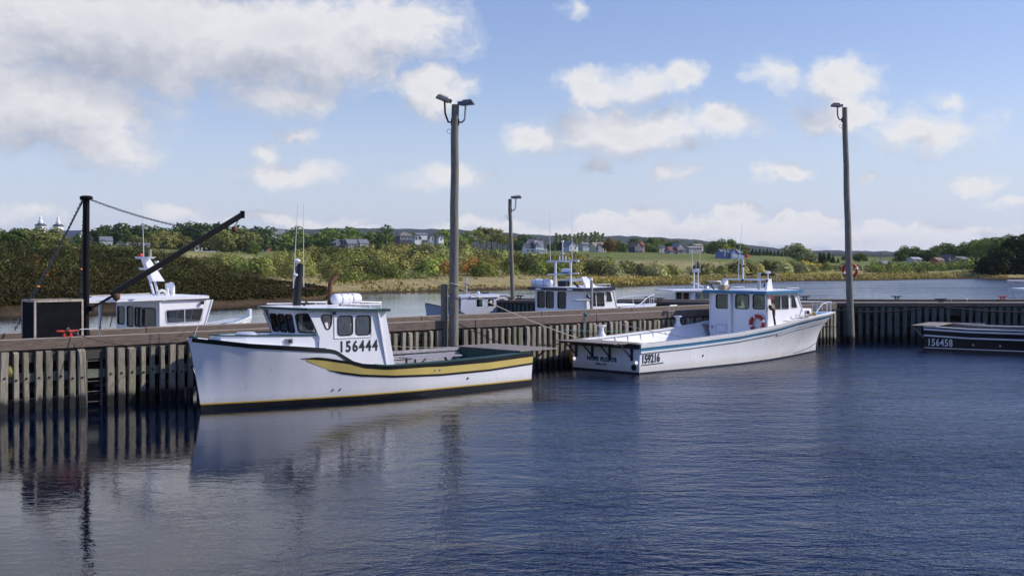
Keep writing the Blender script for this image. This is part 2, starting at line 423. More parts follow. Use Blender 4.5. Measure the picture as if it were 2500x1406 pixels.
# ------------------------------------------------------------------ water
def make_water():
    m, t, b = material('harbour_water')
    geo = t.new('ShaderNodeNewGeometry'); p = geo.outputs['Position']
    sp = t.new('ShaderNodeSeparateXYZ'); t.put(sp.inputs[0], p)
    # sheltered water in the lee of the wharf (left, near) lies smoother than the open basin
    lee = t.math('ADD', sp.outputs[0], t.math('MULTIPLY', sp.outputs[1], -0.15))
    lee = t.math('ADD', lee, t.math('MULTIPLY_ADD', t.noise(p, 0.09, 3, 0.5), 10.0, -5.0))
    rough_w = t.maprange(lee, -10.5, 2.5, 0.08, 1.0)
    patch = t.maprange(t.noise(t.vmath('MULTIPLY', p, (0.035, 0.11, 1.0)), 1.0, 4, 0.55), 0.35, 0.68, 0.5, 1.2)
    amp = t.math('MULTIPLY', rough_w, patch)
    n1 = t.noise(t.vmath('MULTIPLY', p, (1.25, 2.1, 1.0)), 1.0, 3, 0.55, dist=0.6)
    n2 = t.noise(t.vmath('MULTIPLY', p, (3.6, 5.2, 1.0)), 1.0, 3, 0.6, dist=0.4)
    n3 = t.noise(t.vmath('MULTIPLY', p, (0.35, 0.6, 1.0)), 1.0, 2, 0.5)
    h = t.math('MULTIPLY', n1, 0.088)
    h = t.math('ADD', h, t.math('MULTIPLY', n2, 0.042))
    h = t.math('ADD', h, t.math('MULTIPLY', n3, 0.07))
    n4 = t.noise(t.vmath('MULTIPLY', p, (9.0, 14.0, 1.0)), 1.0, 2, 0.6)
    h = t.math('ADD', h, t.math('MULTIPLY', n4, 0.017))
    h = t.math('MULTIPLY', h, amp)
    bn = t.new('ShaderNodeBump'); bn.inputs['Strength'].default_value = 1.0; bn.inputs['Distance'].default_value = 1.0
    t.put(bn.inputs['Height'], h)
    # normals tilted to the near side so rough water reflects higher sky
    lean = t.vmath('MULTIPLY', t.comb(0.0, amp, 0.0), (0.0, -0.10, 0.0))
    nn_ = t.vmath('NORMALIZE', t.vmath('ADD', bn.outputs[0], lean)); t.l.new(nn_, b.inputs['Normal'])
    b.inputs['Base Color'].default_value = (0.0005, 0.004, 0.014, 1)
    b.inputs['IOR'].default_value = 1.36
    b.inputs['Specular IOR Level'].default_value = 0.5
    t.put(b.inputs['Roughness'], t.math('MULTIPLY_ADD', rough_w, 0.06, 0.03))
    mb = MB(); S = 14000
    mb.add([(-S, -400, 0), (S, -400, 0), (S, 12000, 0), (-S, 12000, 0)], [(0, 1, 2, 3)])
    tag(mb.build('water', m), 'dark blue rippled harbour water reflecting sky', kind='structure')
make_water()

# ------------------------------------------------------------------ terrain
COLS = [  # photo column, then (distance, height) from the shore inland
    (-900, [(84, 0), (88, .8), (125, 2.8), (200, 6.0), (300, 8.0), (470, 10), (700, 11)]),
    (0,    [(91, 0), (95, .8), (130, 2.6), (200, 5.5), (300, 7.6), (450, 9.0), (700, 10)]),
    (300,  [(100, 0), (104, .8), (140, 2.6), (210, 5.2), (320, 6.9), (460, 8.2), (700, 9)]),
    (560,  [(110, 0), (114, .7), (137, 1.7), (180, 2.4), (290, 4.8), (500, 7.2), (700, 9)]),
    (700,  [(119, 0), (122, .5), (138, 1.2), (165, 1.1), (270, 3.2), (460, 6.6), (700, 9)]),
    (785,  [(130, 0), (133, .4), (143, .55), (165, .85), (262, 2.2), (430, 6.0), (700, 9)]),
    (800,  [(143, 0), (146, .35), (153, .55), (172, .85), (265, 2.2), (430, 6.0), (700, 9)]),
    (950,  [(152, 0), (155, .35), (175, .7), (210, 1.1), (290, 3.0), (450, 6.5), (700, 9)]),
    (1250, [(168, 0), (171, .3), (195, .8), (225, 1.2), (300, 2.8), (480, 6.6), (700, 9)]),
    (1450, [(183, 0), (186, .3), (210, .55), (240, 1.0), (310, 2.8), (500, 6.8), (700, 9)]),
    (1700, [(200, 0), (203, .3), (225, .5), (250, .8), (330, 2.9), (500, 6.0), (700, 8)]),
    (1950, [(230, 0), (233, .3), (255, .5), (280, .7), (360, 2.5), (500, 4.6), (800, 6.5)]),
    (2150, [(240, 0), (243, .3), (262, .5), (300, .9), (420, 2.5), (600, 4.0), (900, 6)]),
    (2300, [(257, 0), (260, .3), (275, .5), (300, .9), (380, 2.3), (500, 3.9), (800, 6)]),
    (2450, [(257, 0), (259, .5), (268, 1.0), (300, 2.0), (350, 4.0), (450, 6.0), (800, 9)]),
    (3600, [(235, 0), (238, .6), (250, 1.2), (290, 2.4), (340, 4.4), (440, 6.6), (800, 10)])]
CPX = np.array([c[0] for c in COLS], float)
CD = np.array([[q[0] for q in c[1]] for c in COLS], float)
CZ = np.array([[q[1] for q in c[1]] for c in COLS], float)
RPX = [-1600, 0, 500, 960, 1080, 1160, 1330, 1500, 1673, 1800, 1960, 2300, 4200]
RY = [570, 566, 560, 557, 560, 563, 575, 576, 583, 597, 612, 616, 612]
rng = np.random.default_rng(11)
_ph = rng.uniform(0, 6.28, (14, 2)); _fr = rng.uniform(0.6, 1.6, (14, 2))
def wob(x, y, s):
    """smooth pseudo noise in about -1..1"""
    v = 0
    for k in range(7):
        f = s * (1.0 + 0.55 * k); a = 1.0 / (1 + 0.7 * k)
        v = v + a * np.sin(x * f * _fr[k, 0] + _ph[k, 0] + 1.7 * np.sin(y * f * 0.6 + _ph[k + 7, 1])) * np.cos(y * f * _fr[k, 1] + _ph[k, 1])
    return v / 2.4
def profile(px):
    d = np.array([np.interp(px, CPX, CD[:, k]) for k in range(7)]); z = np.array([np.interp(px, CPX, CZ[:, k]) for k in range(7)])
    rz = CAM_H + (HORIZON - np.interp(px, RPX, RY)) / F_PX * 4200.0
    d = np.concatenate([[d[0] - 14, d[0]], d[1:], [1400, 2600, 4200, 9000]])
    z = np.concatenate([[-1.2, z[0]], z[1:], [z[-1] + 3, rz * .45, rz, rz * .7]])
    return d, z
def ground(px, D):
    d, z = profile(px); return float(np.interp(D, d, z))
def make_terrain():
    pxs = np.concatenate([np.arange(-1500, -60, 30), np.arange(-60, 2560, 5), np.arange(2560, 4200, 40)])
    u = np.concatenate([np.linspace(0, 8, 58), np.linspace(8.05, 12, 46)])     # node parameter along the profile
    V = []; C = []
    for px in pxs:
        d, z = profile(px)
        D = np.interp(u, np.arange(len(d)), d); Z = np.interp(u, np.arange(len(z)), z)
        X = (px - 1250) / F_PX * D
        land = np.clip((Z - 0.1) / 0.8, 0, 1)
        Z = Z + land * (0.22 * wob(X, D, 0.16) + 0.45 * wob(X, D, 0.035)) * np.clip(D / 260, .45, 1.6) * (D < 1300)
        far = np.clip((D - 1500) / 1500, 0, 1)
        Z = Z + far * (4.0 * wob(X, D, 0.05) + 6.0 * wob(X, D, 0.011))
        # sandy hummocks on the links
        hum = np.exp(-((D - 196) / 16) ** 2) * np.clip((px - 1120) / 80, 0, 1) * np.clip((1420 - px) / 60, 0, 1)
        Z = Z + hum * 0.75 * np.clip(wob(X, D, 0.22), 0, 1)
        V.append(np.stack([X, D, Z], 1))
        w1 = wob(X, D, 0.05); w2 = wob(X + 40, D - 90, 0.11)
        tan = np.array([.44, .36, .19]); grn = np.array([.27, .28, .095]); lawn = np.array([.175, .205, .062]); bank_shade = np.array([.050, .040, .016])
        mud = np.array([.085, .06, .035]); wood = np.array([.030, .042, .026]); gold = np.array([.38, .30, .13])
        c = np.repeat(grn[None], len(D), 0)
        k = np.clip(0.5 + 0.9 * w1 + 0.35 * w2, 0, 1)[:, None]; c = c * (1 - k) + tan * k
        inl = np.clip((D - 330) / 60, 0, 1)[:, None]; c = c * (1 - inl) + (lawn * (1 + .2 * w2[:, None])) * inl
        s = np.clip((1.2 - Z) / 0.8, 0, 1)[:, None] * np.clip((px - 760) / 60, 0, 1); c = c * (1 - .6 * s) + gold * .6 * s
        left = np.clip((790 - px) / 90, 0, 1) * np.clip(((250 - np.clip((px - 400) * .22, 0, 90)) - D) / 30, 0, 1)
        left = left[:, None]; hh = bank_shade * (1 + .45 * w2[:, None]); c = c * (1 - left) + hh * left  # bank colour darkened to stand in for cloud shadow
        sh = np.clip((0.42 - Z) / 0.25, 0, 1)[:, None]; c = c * (1 - sh) + mud * sh
        f = np.clip((D - 650) / 250, 0, 1)[:, None]; c = c * (1 - f) + wood * f
        C.append(np.clip(c, 0.004, 1))
    V = np.array(V); C = np.array(C); n, k = V.shape[:2]
    idx = np.arange(n * k).reshape(n, k)
    faces = np.stack([idx[:-1, :-1], idx[1:, :-1], idx[1:, 1:], idx[:-1, 1:]], -1).reshape(-1, 4)
    me = bpy.data.meshes.new('terrain'); raw_mesh(me, V.reshape(-1, 3), faces)
    at = me.color_attributes.new('tint', 'FLOAT_COLOR', 'POINT')
    at.data.foreach_set('color', np.concatenate([C.reshape(-1, 3), np.ones((n * k, 1))], 1).astype(np.float32).ravel())
    m, t, b = material('grass_and_shaded_bank')
    a = t.new('ShaderNodeAttribute'); a.attribute_name = 'tint'
    geo = t.new('ShaderNodeNewGeometry')
    nn = t.noise(geo.outputs['Position'], 0.9, 6, 0.7); n2 = t.noise(geo.outputs['Position'], 0.12, 5, 0.65)
    cc = t.mix(1.0, a.outputs['Color'], t.ramp(nn, [(0.28, (0.45, 0.45, 0.42)), (0.72, (1.35, 1.3, 1.2))]), blend='MULTIPLY')
    cc = t.mix(1.0, cc, t.ramp(n2, [(0.3, (0.72, 0.75, 0.7)), (0.7, (1.2, 1.15, 1.1))]), blend='MULTIPLY')
    t.put(b.inputs['Base Color'], cc); b.inputs['Roughness'].default_value = 0.95; b.inputs['Specular IOR Level'].default_value = 0.1
    bn = t.new('ShaderNodeBump'); bn.inputs['Strength'].default_value = 0.7; bn.inputs['Distance'].default_value = 0.5
    t.put(bn.inputs['Height'], nn); t.l.new(bn.outputs[0], b.inputs['Normal'])
    o = link_mesh('terrain', me, m, smooth=3.0, recalc=False)
    tag(o, 'low grassy shore rising to a hillside and a far wooded ridge', kind='structure')
def raw_mesh(me, V, faces):
    n = len(V); k = len(faces); s = faces.shape[1]
    me.vertices.add(n); me.vertices.foreach_set('co', np.asarray(V, np.float32).ravel())
    me.loops.add(k * s); me.loops.foreach_set('vertex_index', np.asarray(faces, np.int32).ravel())
    me.polygons.add(k); me.polygons.foreach_set('loop_start', np.arange(0, k * s, s, dtype=np.int32))
    me.update(calc_edges=True)
make_terrain()

# ------------------------------------------------------------------ foliage
def unit(v): return v / np.maximum(np.linalg.norm(v, axis=1, keepdims=True), 1e-6)
def leaf_quads(c, nrm, size, rg):
    """one ragged quad per leaf clump"""
    n = len(c); t = unit(np.cross(nrm, unit(rg.normal(size=(n, 3))))); b = np.cross(nrm, t)
    s = size[:, None] * 0.5
    j = lambda: rg.uniform(0.55, 1.25, (n, 1))
    return np.stack([c - t * s * j() - b * s * .8 * j(), c + t * s * j() - b * s * .7 * j(), c + t * s * .9 * j() + b * s * j(), c - t * s * .8 * j() + b * s * j()], 1).reshape(-1, 3)
def quads_mesh(name, V, tint=None):
    me = bpy.data.meshes.new(name); raw_mesh(me, V, np.arange(len(V)).reshape(-1, 4))
    if tint is not None:
        at = me.color_attributes.new('tint', 'FLOAT_COLOR', 'POINT')
        c = np.repeat(np.concatenate([tint, np.ones((len(tint), 1))], 1), 4, 0)
        at.data.foreach_set('color', c.astype(np.float32).ravel())
    return me
def leaf_material(name, use_tint):
    m, t, b = material(name)
    if use_tint:
        a = t.new('ShaderNodeAttribute'); a.attribute_name = 'tint'; c = a.outputs['Color']
    else:
        a = t.new('ShaderNodeObjectInfo'); c = a.outputs['Color']
    geo = t.new('ShaderNodeNewGeometry')
    nn = t.noise(geo.outputs['Position'], 0.55, 4, 0.7)
    c = t.mix(1.0, c, t.ramp(nn, [(0.3, (1.7, 1.7, 1.2)), (0.7, (3.1, 2.95, 2.0))]), blend='MULTIPLY')
    t.put(b.inputs['Base Color'], c); b.inputs['Roughness'].default_value = 0.8; b.inputs['Specular IOR Level'].default_value = 0.15
    tl = t.new('ShaderNodeBsdfTranslucent'); t.put(tl.inputs[0], t.mix(1.0, c, (1.0, 1.05, 0.6), blend='MULTIPLY'))
    out = [n for n in t.n if n.type == 'OUTPUT_MATERIAL'][0]
    ms = t.new('ShaderNodeMixShader'); ms.inputs[0].default_value = 0.22
    t.l.new(b.outputs[0], ms.inputs[1]); t.l.new(tl.outputs[0], ms.inputs[2]); t.l.new(ms.outputs[0], out.inputs[0])
    return m
M['leaf_tint'] = leaf_material('shrub_leaves', True)
M['leaf'] = leaf_material('tree_leaves', False)
M['bark'] = paint('grey_bark', (0.10, 0.085, 0.07), 0.9, 0.3, 6.0, bump=0.5)

def crown_mesh(kind, seed):
    rg = np.random.default_rng(seed); C = []; N = []; S = []
    def lobe(c, r, n, s):
        d = unit(rg.normal(size=(n, 3))); rad = rg.uniform(0.55, 1.08, (n, 1)) ** 0.5
        C.append(np.array(c) + d * rad * np.array(r)); N.append(unit(d * 0.9 + rg.normal(size=(n, 3)) * 0.55 + np.array([0, 0, .25]))); S.append(rg.uniform(.6, 1.3, n) * s)
    if kind == 'round':
        for k in range(15):
            a = rg.uniform(0, 6.28); z = rg.uniform(.30, .84); w = .30 * math.sqrt(max(0.05, 1 - ((z - .52) / .45) ** 2))
            lobe((w * math.cos(a) * rg.uniform(.4, 1), w * math.sin(a) * rg.uniform(.4, 1), z), np.array([.17, .17, .13]) * rg.uniform(.75, 1.2), 62, .065)
        lobe((0, 0, .55), (.26, .26, .33), 130, .07)
    elif kind == 'open':
        for k in range(13):
            a = rg.uniform(0, 6.28); z = rg.uniform(.50, .92); w = .25 * math.sqrt(max(0.08, 1 - ((z - .68) / .34) ** 2))
            lobe((w * math.cos(a), w * math.sin(a), z), np.array([.14, .14, .075]) * rg.uniform(.7, 1.25), 52, .055)
    elif kind == 'tall':
        for k in range(14):
            z = .2 + .055 * k + rg.uniform(0, .03); w = .085 * (1 - .75 * (z - .2) / .8); a = rg.uniform(0, 6.28)
            lobe((w * math.cos(a), w * math.sin(a), z), np.array([.085, .085, .07]) * (1.15 - .6 * z), 45, .05)
    elif kind == 'spruce':
        for k in range(20):
            z = .10 + .043 * k; w = .21 * (1 - (z - .08) / .95)
            for q in range(6):
                a = q * 1.047 + k * .7 + rg.uniform(-.3, .3)
                lobe((w * .7 * math.cos(a), w * .7 * math.sin(a), z - .02), (w * .42, w * .42, .025), 9 if k < 14 else 5, .05)
    C = np.concatenate(C); N = np.concatenate(N); S = np.concatenate(S)
    return quads_mesh('crown', leaf_quads(C, N, S, rg))
def trunk_mesh(kind, seed):
    rg = random.Random(seed); mb = MB()
    top = {'round': .6, 'open': .85, 'tall': .9, 'spruce': .95}[kind]
    pts = [(rg.uniform(-.012, .012) * (i > 0), rg.uniform(-.012, .012) * (i > 0), -.06 + (top + .06) * i / 5) for i in range(6)]
    mb.tube(pts, [.024, .020, .017, .013, .009, .004], 6)
    if kind in ('round', 'open'):
        for k in range(7):
            z = (.25 if kind == 'round' else .45) + .05 * k; a = rg.uniform(0, 6.28)
            mb.tube([(0, 0, z), (.09 * math.cos(a), .09 * math.sin(a), z + .08), (.2 * math.cos(a), .2 * math.sin(a), z + .15)], [.010, .007, .003], 5)
    me = bpy.data.meshes.new('trunk'); me.from_pydata(mb.v, [], mb.f); me.update(); return me
PROTO = {}
for kind, cnt in (('round', 4), ('open', 3), ('tall', 2), ('spruce', 2)):
    for i in range(cnt):
        cm, tm = crown_mesh(kind, 50 + i + hash(kind[0]) % 1 + ord(kind[0])), trunk_mesh(kind, i)
        cm.materials.append(M['leaf']); tm.materials.append(M['bark']); PROTO[kind, i] = (cm, tm)
KN = {'round': 4, 'open': 3, 'tall': 2, 'spruce': 2}
NAMES = {'round': 'broadleaf_tree', 'open': 'pine_tree', 'tall': 'poplar_tree', 'spruce': 'spruce_tree'}
trg = random.Random(5)
def tree(px, top_y, D, kind, colr, label, group, wid=1.0, base=None):
    z0 = ground(px, D) - 0.1 if base is None else base
    zt = CAM_H + (HORIZON - top_y) / F_PX * D
    if kind == 'round': z0 -= .20 * max(zt - z0, 2.0)      # low-branched: the crown starts near the ground
    h = max(zt - z0, 2.0)
    x = (px - 1250) / F_PX * D
    r = thing(NAMES[kind], label, 'tree', (x, D, z0), trg.uniform(0, 6.28), group)
    hs = h * wid if kind != 'tall' else h * wid
    r.scale = (hs, hs, h)
    cm, tm = PROTO[kind, trg.randrange(KN[kind])]
    o = bpy.data.objects.new('crown', cm); col.objects.link(o); o.parent = r
    k = trg.uniform(.82, 1.2); o.color = (colr[0] * k * trg.uniform(.92, 1.1), colr[1] * k, colr[2] * k, 1)
    o = bpy.data.objects.new('trunk', tm); col.objects.link(o); o.parent = r
DK, OL, MG, SV, RU, YG, LG = (.032, .050, .020), (.095, .098, .042), (.055, .078, .026), (.115, .125, .080), (.115, .075, .030), (.13, .125, .030), (.075, .105, .032)
# (label, group, kind, colour, distance, [(column, crown top row), ...], width)
GROVES = [
    ('olive trees clumped before the twin-towered church', 'trees before the church', 'round', OL, 235, [(70, 550), (98, 549), (122, 553), (143, 564)], 1.5),
    ('dark green trees at the far left edge of the hill', 'trees at the left edge', 'round', MG, 240, [(-30, 556), (3, 556), (35, 554)], 1.2),
    ('two small dark trees against the church wall', 'trees by the church wall', 'round', DK, 330, [(172, 585), (190, 566)], 1.0),
    ('dark trees in the skyline grove behind the crane boom', 'dark skyline grove', 'round', DK, 500, [(248, 549), (268, 546), (290, 541), (312, 541), (335, 542), (358, 545), (385, 549), (408, 548), (430, 541), (452, 538), (476, 539), (500, 540), (524, 541), (548, 541), (572, 546), (594, 549), (618, 549), (646, 549)], 1.3),
    ('greyish olive trees below the dark skyline grove', 'olive trees below the grove', 'round', OL, 455, [(338, 572), (368, 566), (402, 560), (430, 562), (452, 575), (524, 561), (548, 556), (580, 554), (608, 560)], 1.35),
    ('bright green small trees near the long white building', 'small trees by the white building', 'round', MG, 380, [(256, 594), (294, 595), (622, 585)], 1.1),
    ('rounded trees among the houses left of the double-lamp pole', 'trees among the middle houses', 'round', LG, 560, [(720, 548), (694, 568), (752, 570), (776, 560), (802, 553), (838, 550), (880, 553), (905, 560), (985, 566), (1005, 568), (700, 582), (735, 566), (820, 560), (858, 562), (962, 572)], 1.35),
    ('tall two-lobed green tree rising above the middle houses', 'tall two-lobed tree', 'round', MG, 520, [(936, 545)], 1.05),
    ('trees by the white gables behind the double-lamp pole', 'trees by the lamp pole', 'round', LG, 620, [(1075, 557), (1092, 566), (1135, 562), (1124, 572)], 1.15),
    ('tall bare-trunked pines right of the double-lamp pole', 'pine cluster', 'open', OL, 440, [(1172, 560), (1188, 553), (1200, 555), (1214, 562), (1228, 566), (1240, 570)], 1.15),
    ('dark trees around the white grey-roofed house', 'trees around the white house', 'round', DK, 590, [(1262, 573), (1276, 570), (1288, 568), (1346, 590), (1360, 588), (1374, 585)], 1.1),
    ('slim poplars in the row behind the tan-roofed house', 'poplar row', 'tall', SV, 640, [(1358, 569), (1368, 572), (1379, 570), (1392, 571), (1404, 571), (1412, 568), (1421, 566), (1431, 568), (1444, 566), (1452, 565), (1461, 567), (1471, 569), (1386, 575)], 1.35),
    ('two russet trees right of the tan-roofed house', 'russet trees', 'round', RU, 520, [(1488, 578), (1503, 582)], 1.0),
    ('round dark green tree between tan and red roofed houses', 'round dark tree', 'round', MG, 500, [(1516, 585)], 1.25),
    ('green trees behind the red-roofed houses', 'trees behind the red roofs', 'round', MG, 620, [(1556, 578), (1572, 580), (1590, 577), (1602, 578), (1618, 580), (1634, 582), (1648, 585), (1662, 586), (1540, 588), (1700, 586), (1716, 588)], 1.2),
    ('two bushy trees beside the red-roofed blue house', 'tree beside the red roof', 'round', LG, 540, [(1584, 592), (1600, 600)], 1.2),
    ('green trees on the knoll behind the blue house', 'knoll trees', 'round', MG, 560, [(1736, 588), (1748, 586), (1764, 581), (1778, 582), (1792, 586), (1806, 592), (1816, 598)], 1.2),
    ('yellow green trees above the blue house roof', 'yellow green knoll trees', 'round', YG, 540, [(1752, 596), (1772, 595), (1790, 600), (1818, 606)], 1.2),
    ('dark spruces in the low ridge right of the blue house', 'spruce ridge', 'spruce', DK, 560, [(1828 + 9 * k, 602 + 0.8 * k + (k * 7 % 5)) for k in range(12)], 1.5),
    ('large round silvery tree standing alone right of the spruce ridge', 'lone round tree', 'round', SV, 420, [(1946, 586)], 1.35),
    ('silver leaved trees below the lone round tree', 'silver trees', 'round', SV, 380, [(1978, 612), (1995, 616), (1962, 620)], 1.3),
    ('pointed spruces left of the tall right-hand lamp pole', 'spruces by the right pole', 'spruce', DK, 400, [(2002, 613), (2011, 615), (2024, 614), (2034, 622), (2046, 628)], 1.6),
    ('trees about the right-hand lamp pole above the lifebuoy', 'trees by the right pole', 'round', MG, 480, [(2088, 621), (2098, 613), (2110, 620), (2062, 622)], 1.2),
    ('leafy trees in the clump above the right-hand houses', 'right-hand clump', 'round', MG, 460, [(2196, 604), (2212, 596), (2230, 595), (2246, 599), (2262, 606), (2278, 598), (2296, 590), (2312, 587), (2332, 592), (2350, 588), (2364, 592), (2378, 582), (2394, 580)], 1.15),
    ('trees on the crest above the dark shore wood', 'crest trees above the dark wood', 'round', LG, 400, [(2384, 584), (2402, 578), (2420, 577), (2438, 575), (2456, 574), (2474, 570), (2492, 566), (2510, 564)], 1.2),
    ('dark pointed conifers on the scrub slope left of the double-lamp pole', 'slope conifers', 'spruce', DK, 236, [(868, 640), (884, 628), (902, 622), (948, 634), (962, 620), (976, 628), (992, 640)], 1.9),
    ('dark round bushes rising from the scrub under the middle houses', 'slope thickets', 'round', DK, 300, [(700, 610), (716, 604), (790, 600), (806, 602), (902, 600), (1010, 604), (1184, 628), (1212, 626)], 1.5),
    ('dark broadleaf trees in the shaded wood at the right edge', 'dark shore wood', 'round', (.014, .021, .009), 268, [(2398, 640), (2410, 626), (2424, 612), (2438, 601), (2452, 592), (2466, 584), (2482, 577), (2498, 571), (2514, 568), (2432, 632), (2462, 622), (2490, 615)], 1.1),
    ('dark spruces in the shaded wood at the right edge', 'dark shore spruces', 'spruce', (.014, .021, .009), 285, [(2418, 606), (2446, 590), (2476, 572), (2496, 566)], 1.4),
]
ORD = 'first second third fourth fifth sixth seventh eighth ninth tenth eleventh twelfth thirteenth fourteenth fifteenth sixteenth seventeenth eighteenth'.split()
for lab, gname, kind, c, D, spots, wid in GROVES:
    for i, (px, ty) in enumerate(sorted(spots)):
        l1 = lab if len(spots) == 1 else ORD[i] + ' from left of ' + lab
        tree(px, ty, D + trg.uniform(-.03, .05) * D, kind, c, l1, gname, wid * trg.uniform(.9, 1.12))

def shrub_belt():
    """the scrub that covers the slope between the links and the houses: one mass"""
    rg = np.random.default_rng(21)
    pos = []; sz = []; tint = []; cnt = []
    pal = np.array([[.085, .090, .034], [.042, .058, .020], [.075, .095, .030], [.125, .130, .082], [.170, .080, .028], [.165, .140, .028], [.115, .105, .045]])
    def put(px, D, w, h, c, n):
        x = (px - 1250) / F_PX * D; pos.append((x, D, ground(px, D))); sz.append((w, h)); tint.append(c * rg.choice([.32, .5, .72, .95, 1.2, 1.5])); cnt.append(n)
    tries = 0
    RPXS = [100, 300, 400, 560, 620, 690, 760, 900, 1000, 1130, 1250, 1345, 1440, 1530, 1600, 1740, 1830, 1900, 2000, 2120, 2250, 2440]
    ROWS = [622, 620, 624, 622, 634, 618, 609, 600, 595, 604, 620, 624, 624, 640, 648, 646, 642, 640, 644, 652, 646, 640]
    while len(pos) < 2300 and tries < 90000:
        tries += 1
        px = rg.uniform(100, 2440); d, z = profile(px)
        lo, hi = d[4] - 3, d[7] - 50
        if px < 820: lo = np.interp(px, [0, 420, 600, 700, 820], [205, 200, 182, 176, 192])
        if px > 1640: lo = d[4] + 6
        D = lo + (hi - lo) * rg.uniform(0, 1) ** 1.25
        x = (px - 1250) / F_PX * D
        # mown fields, lawns and paths stay open
        if 1640 < px < 1905 and 380 < D < 520 and rg.random() < .95: continue
        if 1520 < px < 1745 and 390 < D < 530 and rg.random() < .95: continue
        if 1420 < px < 1580 and 335 < D < 385 and rg.random() < .88: continue
        if 560 < px < 700 and 300 < D < 420 and rg.random() < .85: continue
        if 370 < px < 470 and 260 < D < 330 and rg.random() < .6: continue
        if 1140 < px < 1345 and D > 400 and rg.random() < .8: continue
        if px > 2160 and D > 400: continue
        v = wob(np.array([x]), np.array([D]), .03)[0]; q = wob(np.array([x + 300]), np.array([D * 1.3]), .045)[0]
        if v < -.75: continue
        if q > .42: c = pal[4] if 640 < px < 1160 and D < 330 else pal[5]
        elif q > .18: c = pal[2]
        elif q < -.45: c = pal[1]
        elif q < -.2: c = pal[3] if px > 1000 else pal[0]
        else: c = pal[0] if rg.random() < .6 else pal[6]
        if 1300 < px < 1640 and D > 330: c = pal[5] if q > -.25 else pal[0]
        if px > 2120 and D < 400: c = pal[2] * np.array([1.1, 1.1, .9])
        h = rg.uniform(1.4, 3.2) * (.75 + .9 * np.clip(.5 + v, 0, 1))
        if px < 420: h *= .6
        h *= np.interp(D - lo, [0, 25, 70], [.55, .8, 1.1])
        if D > 330: h *= np.interp(D, [330, 400, 470], [1, .55, .32])
        lim = np.interp(px, RPXS, ROWS) + rg.uniform(-5, 7); zg = ground(px, D)
        room = CAM_H + (HORIZON - lim) / F_PX * D - zg
        if room < .45: continue
        if len(pos) % 4 == 0 and room > 1.6:      # large rounded thicket
            h = min(rg.uniform(2.4, 4.6) * (.75 if D - lo < 18 else 1), room + .3); put(px, D, h * rg.uniform(.62, .95), h, c * 1.15, 330)
        else:                                      # low growth between them, tinted darker for the shadow there
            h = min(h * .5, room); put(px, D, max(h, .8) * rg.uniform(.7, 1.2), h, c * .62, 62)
    for k in range(420):      # bushes up the left bank, tinted darker for its cloud shadow
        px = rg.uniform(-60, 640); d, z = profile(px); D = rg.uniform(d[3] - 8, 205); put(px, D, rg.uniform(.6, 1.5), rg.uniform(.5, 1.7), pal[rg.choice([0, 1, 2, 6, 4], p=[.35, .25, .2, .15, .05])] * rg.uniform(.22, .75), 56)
    for k in range(170):      # bushes along the crest of the left bank
        put(rg.uniform(-60, 430), rg.uniform(196, 236), rg.uniform(1.0, 2.0), rg.uniform(.8, 2.3), pal[rg.integers(0, 3)] * rg.uniform(.3, .75), 60)
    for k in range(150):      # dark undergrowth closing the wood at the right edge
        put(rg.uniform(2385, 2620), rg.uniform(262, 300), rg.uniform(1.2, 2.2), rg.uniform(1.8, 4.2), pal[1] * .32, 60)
    for k in range(120): put(rg.uniform(2130, 2400), rg.uniform(300, 330), 1.6, rg.uniform(1.6, 2.8), pal[2], 50)
    # the edge shrubs in front on the links
    for px, D, h in [(815, 176, 1.5), (830, 178, 1.9), (845, 180, 2.1), (862, 182, 2.0), (880, 183, 1.8), (898, 184, 1.5), (915, 186, 1.2), (1010, 196, 1.5), (1030, 197, 1.3), (955, 200, 2.6), (970, 202, 2.9), (948, 205, 3.0), (1370, 215, 1.2), (1420, 212, .9), (1860, 262, 1.6), (1760, 258, 1.2), (2180, 285, 1.8), (2215, 286, 1.6), (2250, 288, 1.9), (2140, 282, 1.4)]:
        for k in range(4): put(px + rg.uniform(-9, 9), D + rg.uniform(-3, 5), h * .8, h * rg.uniform(.7, 1.05), pal[1] if k % 2 else pal[2], 60)
    for k in range(90):      # golden rod along the shore
        put(rg.uniform(1440, 1625), rg.uniform(196, 214), .9, rg.uniform(.6, 1.0), np.array([.26, .19, .045]), 26)
    for k in range(40): put(rg.uniform(1900, 2080), rg.uniform(262, 280), 1.2, rg.uniform(.6, 1.1), np.array([.20, .18, .03]), 26)
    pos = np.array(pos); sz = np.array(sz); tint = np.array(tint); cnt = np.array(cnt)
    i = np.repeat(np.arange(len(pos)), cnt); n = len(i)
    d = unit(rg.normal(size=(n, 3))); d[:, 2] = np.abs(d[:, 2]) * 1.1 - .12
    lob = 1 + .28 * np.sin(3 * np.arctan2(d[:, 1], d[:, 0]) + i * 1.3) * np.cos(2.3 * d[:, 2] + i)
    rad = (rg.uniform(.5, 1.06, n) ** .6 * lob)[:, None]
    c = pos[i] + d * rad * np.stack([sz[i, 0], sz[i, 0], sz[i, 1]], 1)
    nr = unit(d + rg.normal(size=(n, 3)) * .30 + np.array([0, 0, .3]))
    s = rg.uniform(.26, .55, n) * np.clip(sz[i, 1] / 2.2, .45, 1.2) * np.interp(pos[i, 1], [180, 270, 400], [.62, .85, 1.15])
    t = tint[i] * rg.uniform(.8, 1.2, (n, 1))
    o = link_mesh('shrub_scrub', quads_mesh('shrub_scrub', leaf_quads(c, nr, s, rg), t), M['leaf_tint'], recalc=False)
    tag(o, 'dense mixed green and russet scrub covering the far hillside', 'scrub', kind='stuff')
shrub_belt()

